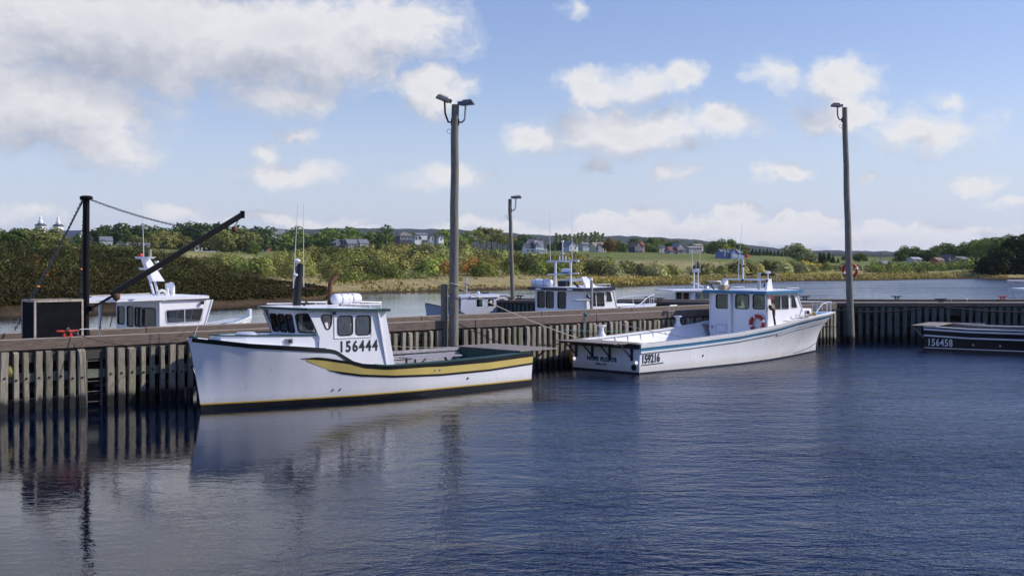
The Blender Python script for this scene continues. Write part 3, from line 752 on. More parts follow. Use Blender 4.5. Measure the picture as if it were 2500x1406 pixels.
def slope_scrub():
    """low scrub on the left bank, its tint darkened for cloud shadow"""
    rg = np.random.default_rng(31); n0 = 9000
    px = rg.uniform(-120, 800, n0); f = rg.uniform(0.02, 1, n0)
    pos = []; hs = []; tn = []
    for p, q in zip(px, f):
        d, z = profile(p); hi = 235 if p < 420 else 235 - (p - 420) * .25
        D = d[1] + 2 + (max(hi, d[1] + 22) - d[1]) * q ** 1.4
        x = (p - 1250) / F_PX * D; g = ground(p, D); w = wob(np.array([x]), np.array([D]), .07)[0]
        if p > 560 and D > 148 and w < .3: continue
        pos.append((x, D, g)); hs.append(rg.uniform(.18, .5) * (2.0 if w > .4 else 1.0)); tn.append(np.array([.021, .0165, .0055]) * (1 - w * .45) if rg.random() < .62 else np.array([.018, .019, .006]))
    pos = np.array(pos); hs = np.array(hs); tn = np.array(tn)
    i = np.repeat(np.arange(len(pos)), 20); n = len(i)
    d = unit(rg.normal(size=(n, 3))); d[:, 2] = np.abs(d[:, 2])
    c = pos[i] + d * hs[i][:, None] * np.array([1.3, 1.3, 1.0]) * rg.uniform(.4, 1, (n, 1))
    nr = unit(d + rg.normal(size=(n, 3)) * .7)
    o = link_mesh('shade_tinted_scrub', quads_mesh('shade_tinted_scrub', leaf_quads(c, nr, rg.uniform(.12, .30, n), rg), tn[i] * rg.uniform(.7, 1.3, (n, 1))), M['leaf_tint'], recalc=False)
    tag(o, 'low brown and green scrub on the left bank, tinted dark for cloud shadow', 'scrub', kind='stuff')
slope_scrub()

def shore_grass():
    rg = np.random.default_rng(41); n0 = 26000
    px = rg.uniform(690, 2460, n0); V = []; T = []
    pos = np.zeros((n0, 3)); h = np.zeros(n0)
    for k, p in enumerate(px):
        d, z = profile(p); D = d[1] + 1.2 + rg.uniform(0, 1) ** 1.6 * (d[4] - d[1] + 12) * (.55 if p > 1450 else 1)
        pos[k] = ((p - 1250) / F_PX * D, D, ground(p, D) - .03); h[k] = rg.uniform(.08, .24) * (1.6 if p > 1500 else .9)
    w = wob(pos[:, 0], pos[:, 1], .09); keep = ((w > -.2) & (rg.random(n0) < .3)) | (px > 1450); pos, h, px, w = pos[keep], h[keep], px[keep], w[keep]
    n = len(pos); a = rg.uniform(0, 6.28, n); dx = np.stack([np.cos(a), np.sin(a), np.zeros(n)], 1); wd = rg.uniform(.18, .55, n)[:, None]
    up = np.array([0, 0, 1.0]) * h[:, None]; ln = rg.normal(size=(n, 3)) * .14
    V = np.stack([pos - dx * wd * .5, pos + dx * wd * .5, pos + dx * wd * .3 + up + ln, pos - dx * wd * .38 + up * .8 + ln], 1).reshape(-1, 3)
    base = np.where((rg.random(n) < .62)[:, None], np.array([.165, .130, .070]), np.array([.090, .088, .036]))
    o = link_mesh('shore_grass', quads_mesh('shore_grass', V, base * rg.uniform(.7, 1.3, (n, 1))), M['leaf_tint'], recalc=False)
    tag(o, 'tan and green marsh grass along the far shoreline', 'grass', kind='stuff')
shore_grass()

# ------------------------------------------------------------------ houses on the hillside
HM = {}
def hmat(c):
    if c not in HM: HM[c] = paint('siding_%d' % len(HM), c, 0.6, 0.05, 0.8)
    return HM[c]
ROOFG, ROOFD, ROOFR, ROOFT = (.20, .20, .20), (.075, .075, .08), (.21, .075, .06), (.30, .24, .17)
WHITE, GREYW, BLUEW, DKBLUE, BEIGE, BROWN = (.78, .78, .76), (.26, .28, .31), (.16, .21, .42), (.05, .06, .10), (.50, .44, .36), (.16, .11, .08)
M['house_glass'] = paint('house_window_glass', (0.03, 0.04, 0.05), 0.08, 0.1, 3.0, spec=0.6)
WIN = {}
def window_meshes(w, h):
    k = (round(w, 2), round(h, 2))
    if k not in WIN:
        a = MB().box((0, 0, 0), (w, .05, h)); f = MB()
        for s in (-1, 1): f.box((s * (w / 2 + .06), -.02, 0), (.13, .10, h + .26)); f.box((0, -.02, s * (h / 2 + .06)), (w - .01, .10, .13))
        f.box((0, -.035, 0), (w, .05, .07))
        out = []
        for n, mb, mt in (('window', a, M['house_glass']), ('frame', f, hmat(WHITE))):
            me = bpy.data.meshes.new(n); me.from_pydata(mb.v, [], mb.f); me.update(); me.materials.append(mt); out.append(me)
        WIN[k] = out
    return WIN[k]
def put_window(par, x, y, z, w=1.1, h=1.4, rz=0.0):
    pm, fm = window_meshes(w, h)
    o = bpy.data.objects.new('window', pm); col.objects.link(o); o.parent = par; o.location = (x, y, z); o.rotation_euler = (0, 0, rz)
    f = bpy.data.objects.new('frame', fm); col.objects.link(f); f.parent = o
def gable(par, cx, cy, z0, w, d, h, rh, wall, roof, ridge='x', ov=.35, wn=None, rn=None):
    """walls with gable ends and two thick roof slopes; ridge along x (eaves to the front) or y (gable to the front)"""
    mb = MB(); x, y = w / 2, d / 2
    B = [(cx - x, cy - y, z0 - 2), (cx + x, cy - y, z0 - 2), (cx + x, cy + y, z0 - 2), (cx - x, cy + y, z0 - 2)]
    T = [(a, b, z0 + h) for a, b, _ in B]
    mb.hexa(B, T)
    if ridge == 'x':
        for s in (-1, 1): mb.prism([(cx + s * (x - .02), cy - y, z0 + h - .01), (cx + s * (x - .02), cy + y, z0 + h - .01), (cx + s * (x - .02), cy, z0 + h + rh)], (-s * .2, 0, 0))
    else:
        for s in (-1, 1): mb.prism([(cx - x, cy + s * (y - .02), z0 + h - .01), (cx + x, cy + s * (y - .02), z0 + h - .01), (cx, cy + s * (y - .02), z0 + h + rh)], (0, -s * .2, 0))
    wl = mb.build('wall', hmat(wall), par)
    mb = MB(); th = .18
    for s in (-1, 1):
        if ridge == 'x':
            k = rh / y; e = (y + ov)
            a = [(cx - x - ov, cy + s * e, z0 + h + rh - k * e), (cx + x + ov, cy + s * e, z0 + h + rh - k * e), (cx + x + ov, cy, z0 + h + rh), (cx - x - ov, cy, z0 + h + rh)]
        else:
            k = rh / x; e = (x + ov)
            a = [(cx + s * e, cy - y - ov, z0 + h + rh - k * e), (cx + s * e, cy + y + ov, z0 + h + rh - k * e), (cx, cy + y + ov, z0 + h + rh), (cx, cy - y - ov, z0 + h + rh)]
        a = [Vector(p) + Vector((0, 0, .02)) for p in a]
        mb.hexa(a, [p + Vector((0, 0, th)) for p in a])
    rf = mb.build('roof', hmat(roof), par)
    return wl, rf
def house(px, base_y, D, label, rot=0.0, group=None, name='house', cat='house'):
    p = P3(px, base_y, D)
    t = thing(name, label, cat, p, R(rot + 26), group); k = 1.0 if cat == 'church' else .80; t.scale = (k, k, k)
    return t
def chimney(rf, x, y, z, c=(.30, .14, .10), h=1.6): MB().box((x, y, z), (.7, .7, h)).box((x, y, z + h / 2), (.85, .85, .15)).build('chimney', hmat(c), rf)
def row_windows(par, xs, y, z, **k):
    for x in xs: put_window(par, x, y, z, **k)

def simple(px, by, D, w, d, h, rh, wall, roof, ridge, label, rot=0, nw=3, two=False, chim=False, door=True, dx=0):
    t = house(px, by, D, label, rot)
    wl, rf = gable(t, 0, 0, 0, w, d, h, rh, wall, roof, ridge)
    xs = [(-w / 2 + w * (i + .5) / nw) for i in range(nw)]
    for i, x in enumerate(xs):
        if door and i == nw // 2 and nw > 2:
            dd = MB().box((x, -d / 2 - .03, min(2.1, h * .9) / 2), (.9, .08, min(2.1, h * .9))).build('door', hmat((.22, .20, .2)), t); continue
        if h < 1.7: put_window(t, x, -d / 2 - .03, h * .5, w=.5, h=h * .42)
        else: put_window(t, x, -d / 2 - .03, 1.5)
    if two:
        for x in xs: put_window(t, x, -d / 2 - .03, 4.2)
    if h > 1.7:
        for y in (-d / 4, d / 4): put_window(t, w / 2 + .03, y, 1.5, rz=R(90))
    if ridge == 'y' and rh > 1.8: put_window(t, 0, -d / 2 - .05, h + rh * .35, w=1.0, h=1.1)
    if chim: chimney(rf, w * .2, 0, h + rh + .3)
    return t
S = 0.18
# church
t = house(141, 627, 520, 'white church with twin domed towers and grey roof', 0, name='church', cat='church')
t.rotation_euler = (0, 0, R(-24))
gable(t, 2, 4, 0, 15, 11, 5.0, 6.0, WHITE, ROOFG, 'x')
row_windows(t, (-2, 2, 6), -1.55, 2.6, w=1.1, h=2.6)
for k in range(2):
    tw = MB(); x, y = -6.6, (-3.0 if k == 0 else 7.0)
    tw.box((x, y, 5.5), (3.0, 3.0, 15.4))
    o = tw.build('tower', hmat(WHITE), t)
    MB().add([(x - 1.95, y - 1.95, 13.2), (x + 1.95, y - 1.95, 13.2), (x + 1.95, y + 1.95, 13.2), (x - 1.95, y + 1.95, 13.2), (x - .9, y - .9, 14.1), (x + .9, y - .9, 14.1), (x + .9, y + .9, 14.1), (x - .9, y + .9, 14.1)], [(3, 2, 1, 0), (4, 5, 6, 7), (0, 1, 5, 4), (1, 2, 6, 5), (2, 3, 7, 6), (3, 0, 4, 7)]).build('tower_roof', hmat(ROOFD), o)
    MB().lathe([(1.0, 14.0), (1.05, 14.5), (1.0, 15.0), (.7, 15.5), (.5, 15.7), (.55, 16.3), (.45, 16.9), (.05, 17.3)], 14, (x, y, 0)).build('dome', hmat(WHITE), o, smooth=1.2)
    put_window(o, x, y - 1.53, 10.8, w=.9, h=2.4); put_window(o, x + 1.53, y, 10.8, w=.9, h=2.4, rz=R(90))
# left hillside
simple(258, 606, 470, 5.4, 6, 3.6, 1.8, WHITE, ROOFG, 'x', 'white two storey house right of the church behind the crane post', nw=2)
t = house(318, 612, 430, 'long low white building with arched gable and columns on the left hill', -6, name='clubhouse', cat='building')
wl, rf = gable(t, 3.2, 0, 0, 9.5, 6, 2.2, 1.0, WHITE, ROOFG, 'x'); gable(t, -4.2, -1.2, 0, 4.6, 6, 2.3, 1.9, GREYW, ROOFG, 'y')
MB().box((-4.2, -4.25, 1.9), (2.2, .08, 1.0)).build('arched_window', M['house_glass'], t)
MB().box((1.0, -1.9, 2.95), (2.6, 1.6, .08), Matrix.Rotation(R(18), 3, 'X')).build('solar_panel', hmat((.02, .03, .10)), rf)
for k in range(5): MB().box((.2 + 1.6 * k, -3.4, 1.0), (.22, .22, 2.2)).build('column', hmat(WHITE), t)
row_windows(t, (1.0, 2.6, 4.2, 5.8), -3.05, 1.2)
t = simple(488, 614, 480, 6.2, 6, 2.3, 1.8, WHITE, ROOFG, 'x', 'white house with small front gable above the crane boom', nw=3); gable(t, 1.4, -1.5, 0, 3.0, 4, 2.5, 1.8, WHITE, ROOFG, 'y')
simple(505, 632, 400, 6.6, 5, 1.6, 1.4, BROWN, (.26, .22, .20), 'x', 'low brown roofed cottage right of the crane boom', nw=2); simple(535, 633, 398, 3.2, 4, 1.5, .9, BROWN, (.26, .22, .20), 'x', 'small grey brown annex beside the low cottage', nw=2)
t = simple(630, 613, 520, 7.4, 7, 5.0, 2.0, WHITE, ROOFG, 'x', 'white two storey house with veranda and reddish side left of the antennas', nw=3, two=True)
MB().box((-2.6, -4.6, 2.4), (9.5, 2.4, .25)).build('porch_roof', hmat(ROOFG), t)
for k in range(6): MB().box((-6.9 + 1.7 * k, -5.5, 1.0), (.22, .22, 2.6)).build('column', hmat(WHITE), t)
simple(652, 606, 545, 4.5, 6, 5.4, .6, (.36, .16, .13), ROOFG, 'x', 'reddish brick block behind the white veranda house', nw=2, door=False)
simple(678, 578, 600, 8, 6, 1.6, 2.6, WHITE, ROOFG, 'x', 'grey roofed white house high on the hill left of the antennas', nw=3)
simple(742, 585, 580, 3.0, 3, 2.0, 1.0, WHITE, ROOFG, 'x', 'tiny white house between trees just right of the antennas', nw=1)
t = simple(828, 603, 470, 6.5, 6, 1.9, 1.5, DKBLUE, ROOFG, 'y', 'dark blue gabled cottage with white trim in the middle hillside', nw=2)
t = simple(868, 606, 470, 9.5, 6, 2.2, 1.9, GREYW, ROOFG, 'x', 'long grey house with white end beside the dark blue cottage', nw=4, chim=True); gable(t, 3.2, -.8, 0, 4.2, 6, 2.3, 1.7, WHITE, ROOFG, 'x')
t = house(986, 592, 470, 'dark blue house with hipped grey brown roof and white windows', 0)
MB().box((0, 0, .6), (6.6, 6, 5.0)).build('wall', hmat(DKBLUE), t)
MB().add([(-3.7, -3.4, 3.05), (3.7, -3.4, 3.05), (3.7, 3.4, 3.05), (-3.7, 3.4, 3.05), (-.8, 0, 5.0), (.8, 0, 5.0)], [(3, 2, 1, 0), (0, 1, 5, 4), (1, 2, 5), (2, 3, 4, 5), (3, 0, 4)]).build('roof', hmat((.20, .17, .14)), t)
row_windows(t, (-2.2, 0, 2.2), -3.04, 2.0, w=1.3, h=1.2)
simple(1016, 590, 475, 3.4, 5, 1.8, 1.2, WHITE, ROOFG, 'y', 'white annex right of the dark blue hipped house', nw=2, door=False)
simple(1027, 578, 620, 7, 5, 1.3, .9, WHITE, ROOFG, 'x', 'far white house row above the dark blue hipped house', nw=4, door=False)
simple(1052, 590, 560, 2.6, 4, 2.0, 1.6, WHITE, ROOFG, 'y', 'small white gable left of the double-lamp pole', nw=1); simple(1074, 590, 560, 3.2, 4, 2.0, 2.0, WHITE, ROOFG, 'y', 'white gable almost touching the double-lamp pole', nw=1)
simple(1163, 612, 440, 1.5, 1.5, 1.8, .8, WHITE, ROOFG, 'y', 'small white shed left of the pine cluster', nw=1)
# the white house and its turreted neighbour
t = house(1303, 618, 500, 'white house with dark grey roof, front gable and sun porch', -8)
wl, rf = gable(t, -2.4, 0, 0, 5.6, 6, 2.6, 2.2, WHITE, ROOFD, 'x'); chimney(rf, -1.2, 0, 5.0)
gable(t, 1.9, -1.0, 0, 4.0, 6.5, 3.0, 3.0, WHITE, ROOFG, 'x'); gable(t, .6, -2.6, 0, 2.2, 4, 3.2, 1.8, WHITE, ROOFG, 'y')
MB().box((2.6, -5.2, .2), (4.4, 2.2, 3.2)).box((2.6, -5.2, 1.9), (4.7, 2.5, .2)).build('sun_porch', hmat(WHITE), t)
row_windows(t, (1.1, 2.1, 3.1, 4.1), -6.33, 1.0, w=.7, h=1.0); row_windows(t, (-4.2, -2.0), -3.05, 1.2, w=1.5, h=1.0); put_window(t, .6, -4.65, 3.4, w=.8, h=1.0)
t = house(1303, 606, 560, 'dark roofed house with pointed turret behind the white house', 0)
wl, rf = gable(t, 0, 0, 0, 7.5, 6, 2.6, 2.4, WHITE, ROOFD, 'x'); chimney(rf, 1.2, 0, 5.4, (.06, .06, .06))
o = MB().lathe([(1.0, -1), (1.0, 3.2)], 10, (3.6, -2.6, 0)).build('turret', hmat(WHITE), t); MB().lathe([(1.25, 3.2), (.05, 6.2)], 10, (3.6, -2.6, 0)).build('turret_roof', hmat(ROOFD), o); put_window(t, 3.6, -3.62, 1.8, w=.6, h=1.4)
MB().box((0, -2.4, 3.6), (1.8, 1.4, 1.3)).build('dormer', hmat(WHITE), t); put_window(t, 0, -3.13, 3.6, w=1.2, h=.8)
t = simple(1390, 612, 540, 5.2, 7, 2.4, 2.4, (.52, .54, .58), ROOFG, 'y', 'pale grey gabled house right of the tall mast antennas', nw=2, rot=8); gable(t, 3.6, 2, 0, 4, 5, 2.6, 1.0, WHITE, ROOFG, 'x')
simple(1426, 606, 600, 4.5, 5, 2.4, 1.0, (.40, .43, .47), ROOFG, 'x', 'small bluish grey house before the poplar row', nw=3)
t = simple(1459, 613, 540, 7.0, 7, 2.4, 2.2, BEIGE, ROOFT, 'x', 'beige house with broad tan roof and front gable', nw=4, chim=True); gable(t, -.6, -2.6, 0, 3.0, 3, 2.4, 1.6, GREYW, ROOFT, 'y')
t = simple(1552, 614, 510, 4.6, 6, 2.4, 2.4, DKBLUE, ROOFR, 'y', 'dark blue gabled house with red roof wing on the lawn', nw=3); wl, rf = gable(t, 2.4, .5, 0, 3.6, 5, 3.2, 1.6, (.40, .20, .14), ROOFR, 'x'); chimney(rf, 1.6 + 2.0, .5, 5.2)
t = simple(1655, 622, 500, 4.8, 6, 3.6, 2.4, GREYW, ROOFG, 'y', 'tall grey gabled house with balcony beside a red roofed wing', nw=3, two=False)
row_windows(t, (-1.5, 0, 1.5), -3.05, 3.4, w=.9, h=1.3); MB().box((0, -3.5, 2.5), (4.6, 1.0, .15)).build('balcony', hmat(BROWN), t)
gable(t, -4.4, 0, 0, 3.8, 5, 2.0, 1.9, (.24, .25, .27), ROOFR, 'x'); put_window(t, -4.2, -2.55, 1.2)
simple(1692, 613, 560, 8.5, 5, 1.8, .7, (.32, .33, .35), (.30, .29, .27), 'x', 'long low grey bungalow right of the tall grey gable', nw=5); simple(1702, 606, 600, 5.5, 5, 1.6, .9, BEIGE, ROOFT, 'x', 'tan roofed bungalow behind the long grey bungalow', nw=3)
simple(1612, 611, 540, 3.6, 4, 1.6, .8, (.36, .35, .33), ROOFD, 'x', 'low carport left of the red roofed wing', nw=1)
t = house(1776, 634, 430, 'large blue house with turrets and grey roofs among shrubs', 4)
gable(t, 0, -1.5, 0, 4.2, 7, 2.6, 1.8, BLUEW, ROOFG, 'y'); gable(t, 3.6, 0, 0, 4.4, 6, 3.0, 1.2, BLUEW, ROOFG, 'x'); gable(t, -2.6, 1, 0, 2.6, 5, 3.0, 1.2, BLUEW, ROOFG, 'x')
for k, (x, y) in enumerate(((-3.6, -2.0), (-2.2, -2.4))):
    o = MB().lathe([(.75, -2), (.75, 3.0)], 8, (x, y, 0)).build('turret', hmat(BLUEW), t); MB().lathe([(.95, 3.0), (.03, 4.9)], 8, (x, y, 0)).build('turret_roof', hmat((.16, .22, .22)), o); put_window(t, x, y - .78, 1.6, w=.5, h=1.3)
row_windows(t, (-.9, 0, .9), -5.05, 1.7, w=.55, h=.7); put_window(t, 2.4, -3.05, .6, w=.9, h=1.6); put_window(t, 4.6, -3.05, 1.0, w=.8, h=.7)
MB().box((3.4, -4.6, -1.0), (5.4, 3.0, 2.0)).build('lower_wing', hmat(BLUEW), t)
# right shore
simple(2158, 652, 420, 3.9, 5, 1.2, 1.2, (.34, .36, .38), (.26, .28, .30), 'x', 'grey shingled house right of the tall lamp pole', nw=3); simple(2106, 650, 440, 4.4, 4, 1.0, .6, (.40, .42, .44), (.34, .36, .38), 'x', 'long pale shed just right of the tall lamp pole', nw=3)
simple(2232, 638, 420, 4.4, 4, .9, .7, (.45, .46, .46), (.42, .43, .44), 'x', 'pale roofed bungalow among the right-hand trees', nw=3); simple(2288, 640, 400, 3.2, 4, .8, .9, (.32, .10, .07), (.30, .18, .12), 'x', 'small red house among the right-hand trees', nw=2)
simple(2312, 637, 420, 3.6, 5, 1.3, 1.2, (.13, .13, .15), ROOFD, 'y', 'dark gabled house right of the small red house', nw=2); simple(2342, 638, 400, 4.2, 5, .9, .9, (.28, .25, .22), (.24, .21, .19), 'x', 'brown roofed house nearest the dark shore wood', nw=3)
# utility poles on the hill
for i, (px, by, ty, D) in enumerate([(1068, 600, 566, 480), (945, 590, 570, 480), (1216, 596, 570, 470), (1616, 614, 591, 520), (1718, 614, 595, 520), (2150, 652, 615, 430), (1555, 622, 597, 480), (1333, 605, 585, 520)]):
    b, tp = P3(px, by, D), P3(px, ty, D)
    t = thing('utility_pole', ['utility pole just left of the double-lamp pole on the hill', 'utility pole beside the tall two-lobed tree', 'utility pole before the pine cluster', 'utility pole at the low carport', 'utility pole near the tan roofed bungalow', 'utility pole with crossarm right of the tall lamp pole', 'utility pole on the lawn before the red roofed house', 'utility pole right of the turreted house'][i], 'pole', b, 0, 'utility poles on the hillside')
    h = tp.z - b.z
    MB().tube([(0, 0, -1), (0, 0, h)], [.16, .12], 8).build('shaft', M['pole'], t); MB().box((0, -.12, h - .5), (1.8, .1, .14)).build('crossarm', M['pole'], t)

# ------------------------------------------------------------------ wharves
W0 = Vector((-13.3, 33.9, 0)); WANG = math.atan2(.678, .735)
WD = Vector((math.cos(WANG), math.sin(WANG), 0)); WN = Vector((-math.sin(WANG), math.cos(WANG), 0))
def wpt(t, n, z=0.0): return W0 + WD * t + WN * n + Vector((0, 0, z))      # along, back from the front face, up
TOPZ = 2.0
def seg_box(x0, x1, y0, y1, z0, z1): return MB().box(((x0 + x1) / 2, (y0 + y1) / 2, (z0 + z1) / 2), (x1 - x0, y1 - y0, z1 - z0))
wrg = random.Random(3)
def wharf(label, p0, ang, length, width, spacing, pw, pmat, skip=(), wide=(), face=0.31, top=TOPZ, bolts=True, back_piles=True, jit=.02, capcut=6.1, openwork=False):
    t = thing('wharf', label, 'wharf', p0, ang)
    # cap timbers along both edges, butted end to end
    x = 0.0; k = 0
    while x < length - .2:
        e = min(x + capcut * wrg.uniform(.9, 1.08), length)
        for y0, y1, dz in ((-.14, .17, 0), (width - .17, width + .14, 0)):
            z = top + wrg.uniform(-.008, .008)
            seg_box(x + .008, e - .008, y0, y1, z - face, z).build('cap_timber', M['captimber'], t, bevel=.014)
        x = e
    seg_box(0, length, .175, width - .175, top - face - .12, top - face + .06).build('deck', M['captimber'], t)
    for y in (.05, width - .05): seg_box(0, length, y - .1, y + .1, top - face - .34, top - face - .004).build('stringer', M['crib'], t)
    # horizontal walers behind the fender piles
    for z, h in ((.93, .24), (1.42, .16)):
        x = 0.0
        while x < length - .1:
            e = min(x + 4.6, length); seg_box(x, e - .012, -.035, .12, z - h / 2, z + h / 2).build('waler', M['waler'] if pmat is M['pile'] else M['crib'], t); x = e
    # dark crib work added inside to block the bright view between piles
    for row in range(9):
        z = -.9 + .29 * row; x = 0.0; k = 0
        while x < length - .1:
            e = min(x + 5.2 + (row % 3) * .5, length)
            if not (openwork and row in (3, 4, 5) and (k + row) % 5 == 0): seg_box(x + .02, e - .02, .75 + .05 * (row % 2), 1.0 + .05 * (row % 2), z, z + (.27 if openwork else .286)).build('crib_timber', M['crib'], t)
            x = e; k += 1
    # fender piles: every post is a piece of its own
    meshes = {}
    def pile_mesh(w, kk):
        if (w, kk) not in meshes:
            rg = random.Random(kk + int(w * 1000)); mb = MB(); rows = []
            hts = [-1.6, -.4, .2, .8, 1.3, top - face - .015]
            for i, z in enumerate(hts):
                a = rg.uniform(-.008, .008); b = rg.uniform(-.006, .006); ww = w / 2 + rg.uniform(-.006, .006); c = .014
                rows.append([(a + sx * (ww - (c if q else 0)), b + sy * (.058 - (0 if q else c)), z) for sx, sy, q in ((-1, -1, 0), (-1, -1, 1), (1, -1, 1), (1, -1, 0), (1, 1, 0), (1, 1, 1), (-1, 1, 1), (-1, 1, 0))])
            if kk % 3 == 0: rows[-1] = [(x, y, z - (.05 if y < 0 else -.01)) for x, y, z in rows[-1]]
            mb.grid(rows, wrap=True, cap=True)
            me = bpy.data.meshes.new('fender_pile'); me.from_pydata(mb.v, [], mb.f); me.update(); me.materials.append(pmat); meshes[w, kk] = me
        return meshes[w, kk]
    bm_ = MB().lathe([(.034, 0), (.034, .012), (.018, .014), (.018, .035)], 10, m=Matrix.Rotation(R(90), 3, 'X'))
    bme = bpy.data.meshes.new('bolt'); bme.from_pydata(bm_.v, [], bm_.f); bme.update(); bme.materials.append(M['cast'])
    x = .12; i = 0
    while x < length - .1:
        if any(a < x < b for a, b in skip): x += spacing * .5; continue
        wd = any(abs(x - q) < spacing * .5 for q in wide)
        w = pw * 1.32 if wd else pw * (.86, 1.0, 1.0, 1.12)[i * 7 % 11 % 4]
        o = bpy.data.objects.new('fender_pile', pile_mesh(round(w, 3), i % 6)); col.objects.link(o); o.parent = t
        o.location = (x + wrg.uniform(-jit, jit), -.10 - (.05 if wd else 0), wrg.uniform(-.06, 0.0)); o.rotation_euler = (wrg.uniform(-.008, .008), wrg.uniform(-.02, .02), wrg.uniform(-.03, .03))
        if bolts:
            b = bpy.data.objects.new('bolt', bme); col.objects.link(b); b.parent = o; b.location = (wrg.uniform(-.01, .01), -.059, .93 + wrg.uniform(-.05, .05))
        x += spacing * wrg.uniform(.95, 1.05) * (1.12 if wd else 1.0); i += 1
    # round bearing piles under the deck and along the back
    x = .8
    while x < length:
        for y in ((width * .55, width + .02) if back_piles else (width * .55,)):
            MB().tube([(x, y, -1.6), (x + .02, y, .3), (x, y, top - face - .13)], [.15, .145, .14], 10).build('bearing_pile', M['pile'], t, smooth=1.0)
        x += 1.55
    return t
LW = 41.2
wharf_left = wharf('long grey timber wharf with brown cap timbers running back behind the white boats', wpt(-7, 0), WANG, 7 + 39.9, 3.2, .308, .165, M['pile'],
    skip=[(7 + 1.58, 7 + 2.07), (7 + 14.5, 7 + 15.6), (7 + 24.4, 7 + 24.75)], openwork=True, wide=[7 - .78, 7 + 1.5, 7 + 2.2, 7 + 2.42, 7 + 3.0, 7 + 9.3, 7 + 11.2, 7 + 14.3, 7 + 15.8, 7 + 18.4, 7 + 21.2, 7 + 24.2, 7 + 24.9, 7 + 28.4, 7 + 30.1])
J = wpt(39.9, 0)       # where the wharf meets the cross wharf
wharf_cross = wharf('dark green piled cross wharf at the right beyond the black boat', (J.x - 1.6, 62.0, 0), 0.0, 23.8, 5.2, .375, .215, M['pilegreen'], skip=[(7.6, 8.15), (11.9, 12.3)], wide=[], face=.20, jit=.012)
ba = math.atan2(66.0 - 62.6, -1.0 - (J.x - 1.0))
wharf_back = wharf('far greenish sheet-piled wharf arm behind the boat with the dark roof', (-.83, 66.4, 0), math.atan2(62.9 - 66.4, (J.x - 1.2) + .83), math.hypot(J.x - 1.2 + .83, 3.5), 3.0, .225, .13, M['pilegreen'], face=.16, top=1.98, bolts=False, jit=.004, back_piles=True)
M['oldsteel'] = paint('rusty_grey_steel', (0.10, 0.09, 0.085), 0.7, 0.3, 9.0)
# ladder in the gap of the left wharf
t = thing('ladder', 'steel rung ladder recessed in the wharf left of the white bow', 'ladder', wpt(1.82, 0), WANG)
for s in (-1, 1): MB().bar((s * .22, -.02, -.6), (s * .22, -.02, 1.68), .05, .03, (0, 1, 0)).build('rail', M['oldsteel'], t)
for k in range(8): MB().tube([(-.22, -.02, -.45 + .29 * k), (.22, -.02, -.45 + .29 * k)], .014, 6).build('rung', M['oldsteel'], t)

# ladder grab rails on the cap timbers
def grab(label, p, ang, w=.62):
    o = MB().tube([(-w / 2, 0, -.02), (-w / 2, 0, .16), (-w / 2 + .06, 0, .2), (w / 2 - .06, 0, .2), (w / 2, 0, .16), (w / 2, 0, -.02)], .016, 6).build('grab_rail', M['steel'])
    o.location = p; o.rotation_euler = (0, 0, ang); tag(o, label, 'rail', 'ladder grab rails on the wharves')
grab('steel grab rail on the wharf edge beside the crane post', wpt(1.82, .35, TOPZ - .02), WANG)
grab('steel grab rail on the cross wharf above the black boat', (22.6, 62.1, TOPZ), 0, .8)
grab('steel grab rail on the far wharf arm behind the dark-roofed boat', (4.9, 65.3, 1.98), 0, .7)
grab('steel grab rail on the wharf edge behind the blue-striped boat', wpt(27.6, .1, TOPZ), WANG, .6)

# mooring cleats
def cleat(label, p, ang, mat, s=1.0):
    t = thing('cleat', label, 'cleat', p, ang, 'mooring cleats on the wharves'); t.scale = (s, s, s)
    mb = MB(); mb.box((0, 0, .02), (.34, .16, .04))
    for q in (-1, 1): mb.hexa([(q * .15 - .05, -.06, .03), (q * .15 + .05, -.06, .03), (q * .15 + .05, .06, .03), (q * .15 - .05, .06, .03)], [(q * .09 - .045, -.05, .19), (q * .09 + .045, -.05, .19), (q * .09 + .045, .05, .19), (q * .09 - .045, .05, .19)])
    mb.build('pedestal', mat, t, bevel=.008)
    MB().tube([(-.42, 0, .235), (-.3, 0, .222), (-.1, 0, .215), (.1, 0, .215), (.3, 0, .222), (.42, 0, .235)], [.03, .042, .05, .05, .042, .03], 8).build('horn', mat, t, smooth=.9)
    return t
cleat('red mooring cleat with rope turns in front of the black box', wpt(1.05, -.01, TOPZ + .004), WANG, M['red'], .74)
cleat('dark cleat on the cross wharf seen over the blue-striped bow', (15.95, 66.9, TOPZ + .004), 0, M['cast'], .66)
cleat('black cleat on the cross wharf just right of the tall lamp pole', (20.95, 66.9, TOPZ + .004), 0, M['cast'], .68)
cleat('rope-wrapped black cleat on the cross wharf above the black boat', (21.7, 62.2, TOPZ + .004), 0, M['cast'], .72)
cleat('red cleat on the cross wharf at the right edge', (26.7, 66.9, TOPZ + .004), 0, M['red'], .70)
cleat('black cleat on the far wharf arm right of its lamp pole', (.42, 69.0, 1.99), -.2, M['cast'], .66)
cleat('rusty cleat at the foot of the far lamp pole', (-.1, 66.2, 1.99), -.2, M['rust'], .62)
cleat('dark cleat on the far wharf arm left of the dark-roofed cabin', (1.42, 65.9, 1.99), -.2, M['cast'], .6)
cleat('black cleat with rope on the far wharf arm at the dark-roofed boat bow', (7.45, 66.6, 1.99), -.2, M['cast'], .66)
cleat('brown red cleat on the far wharf arm right of the white bow', (7.75, 64.4, 1.99), -.2, M['rust'], .66)

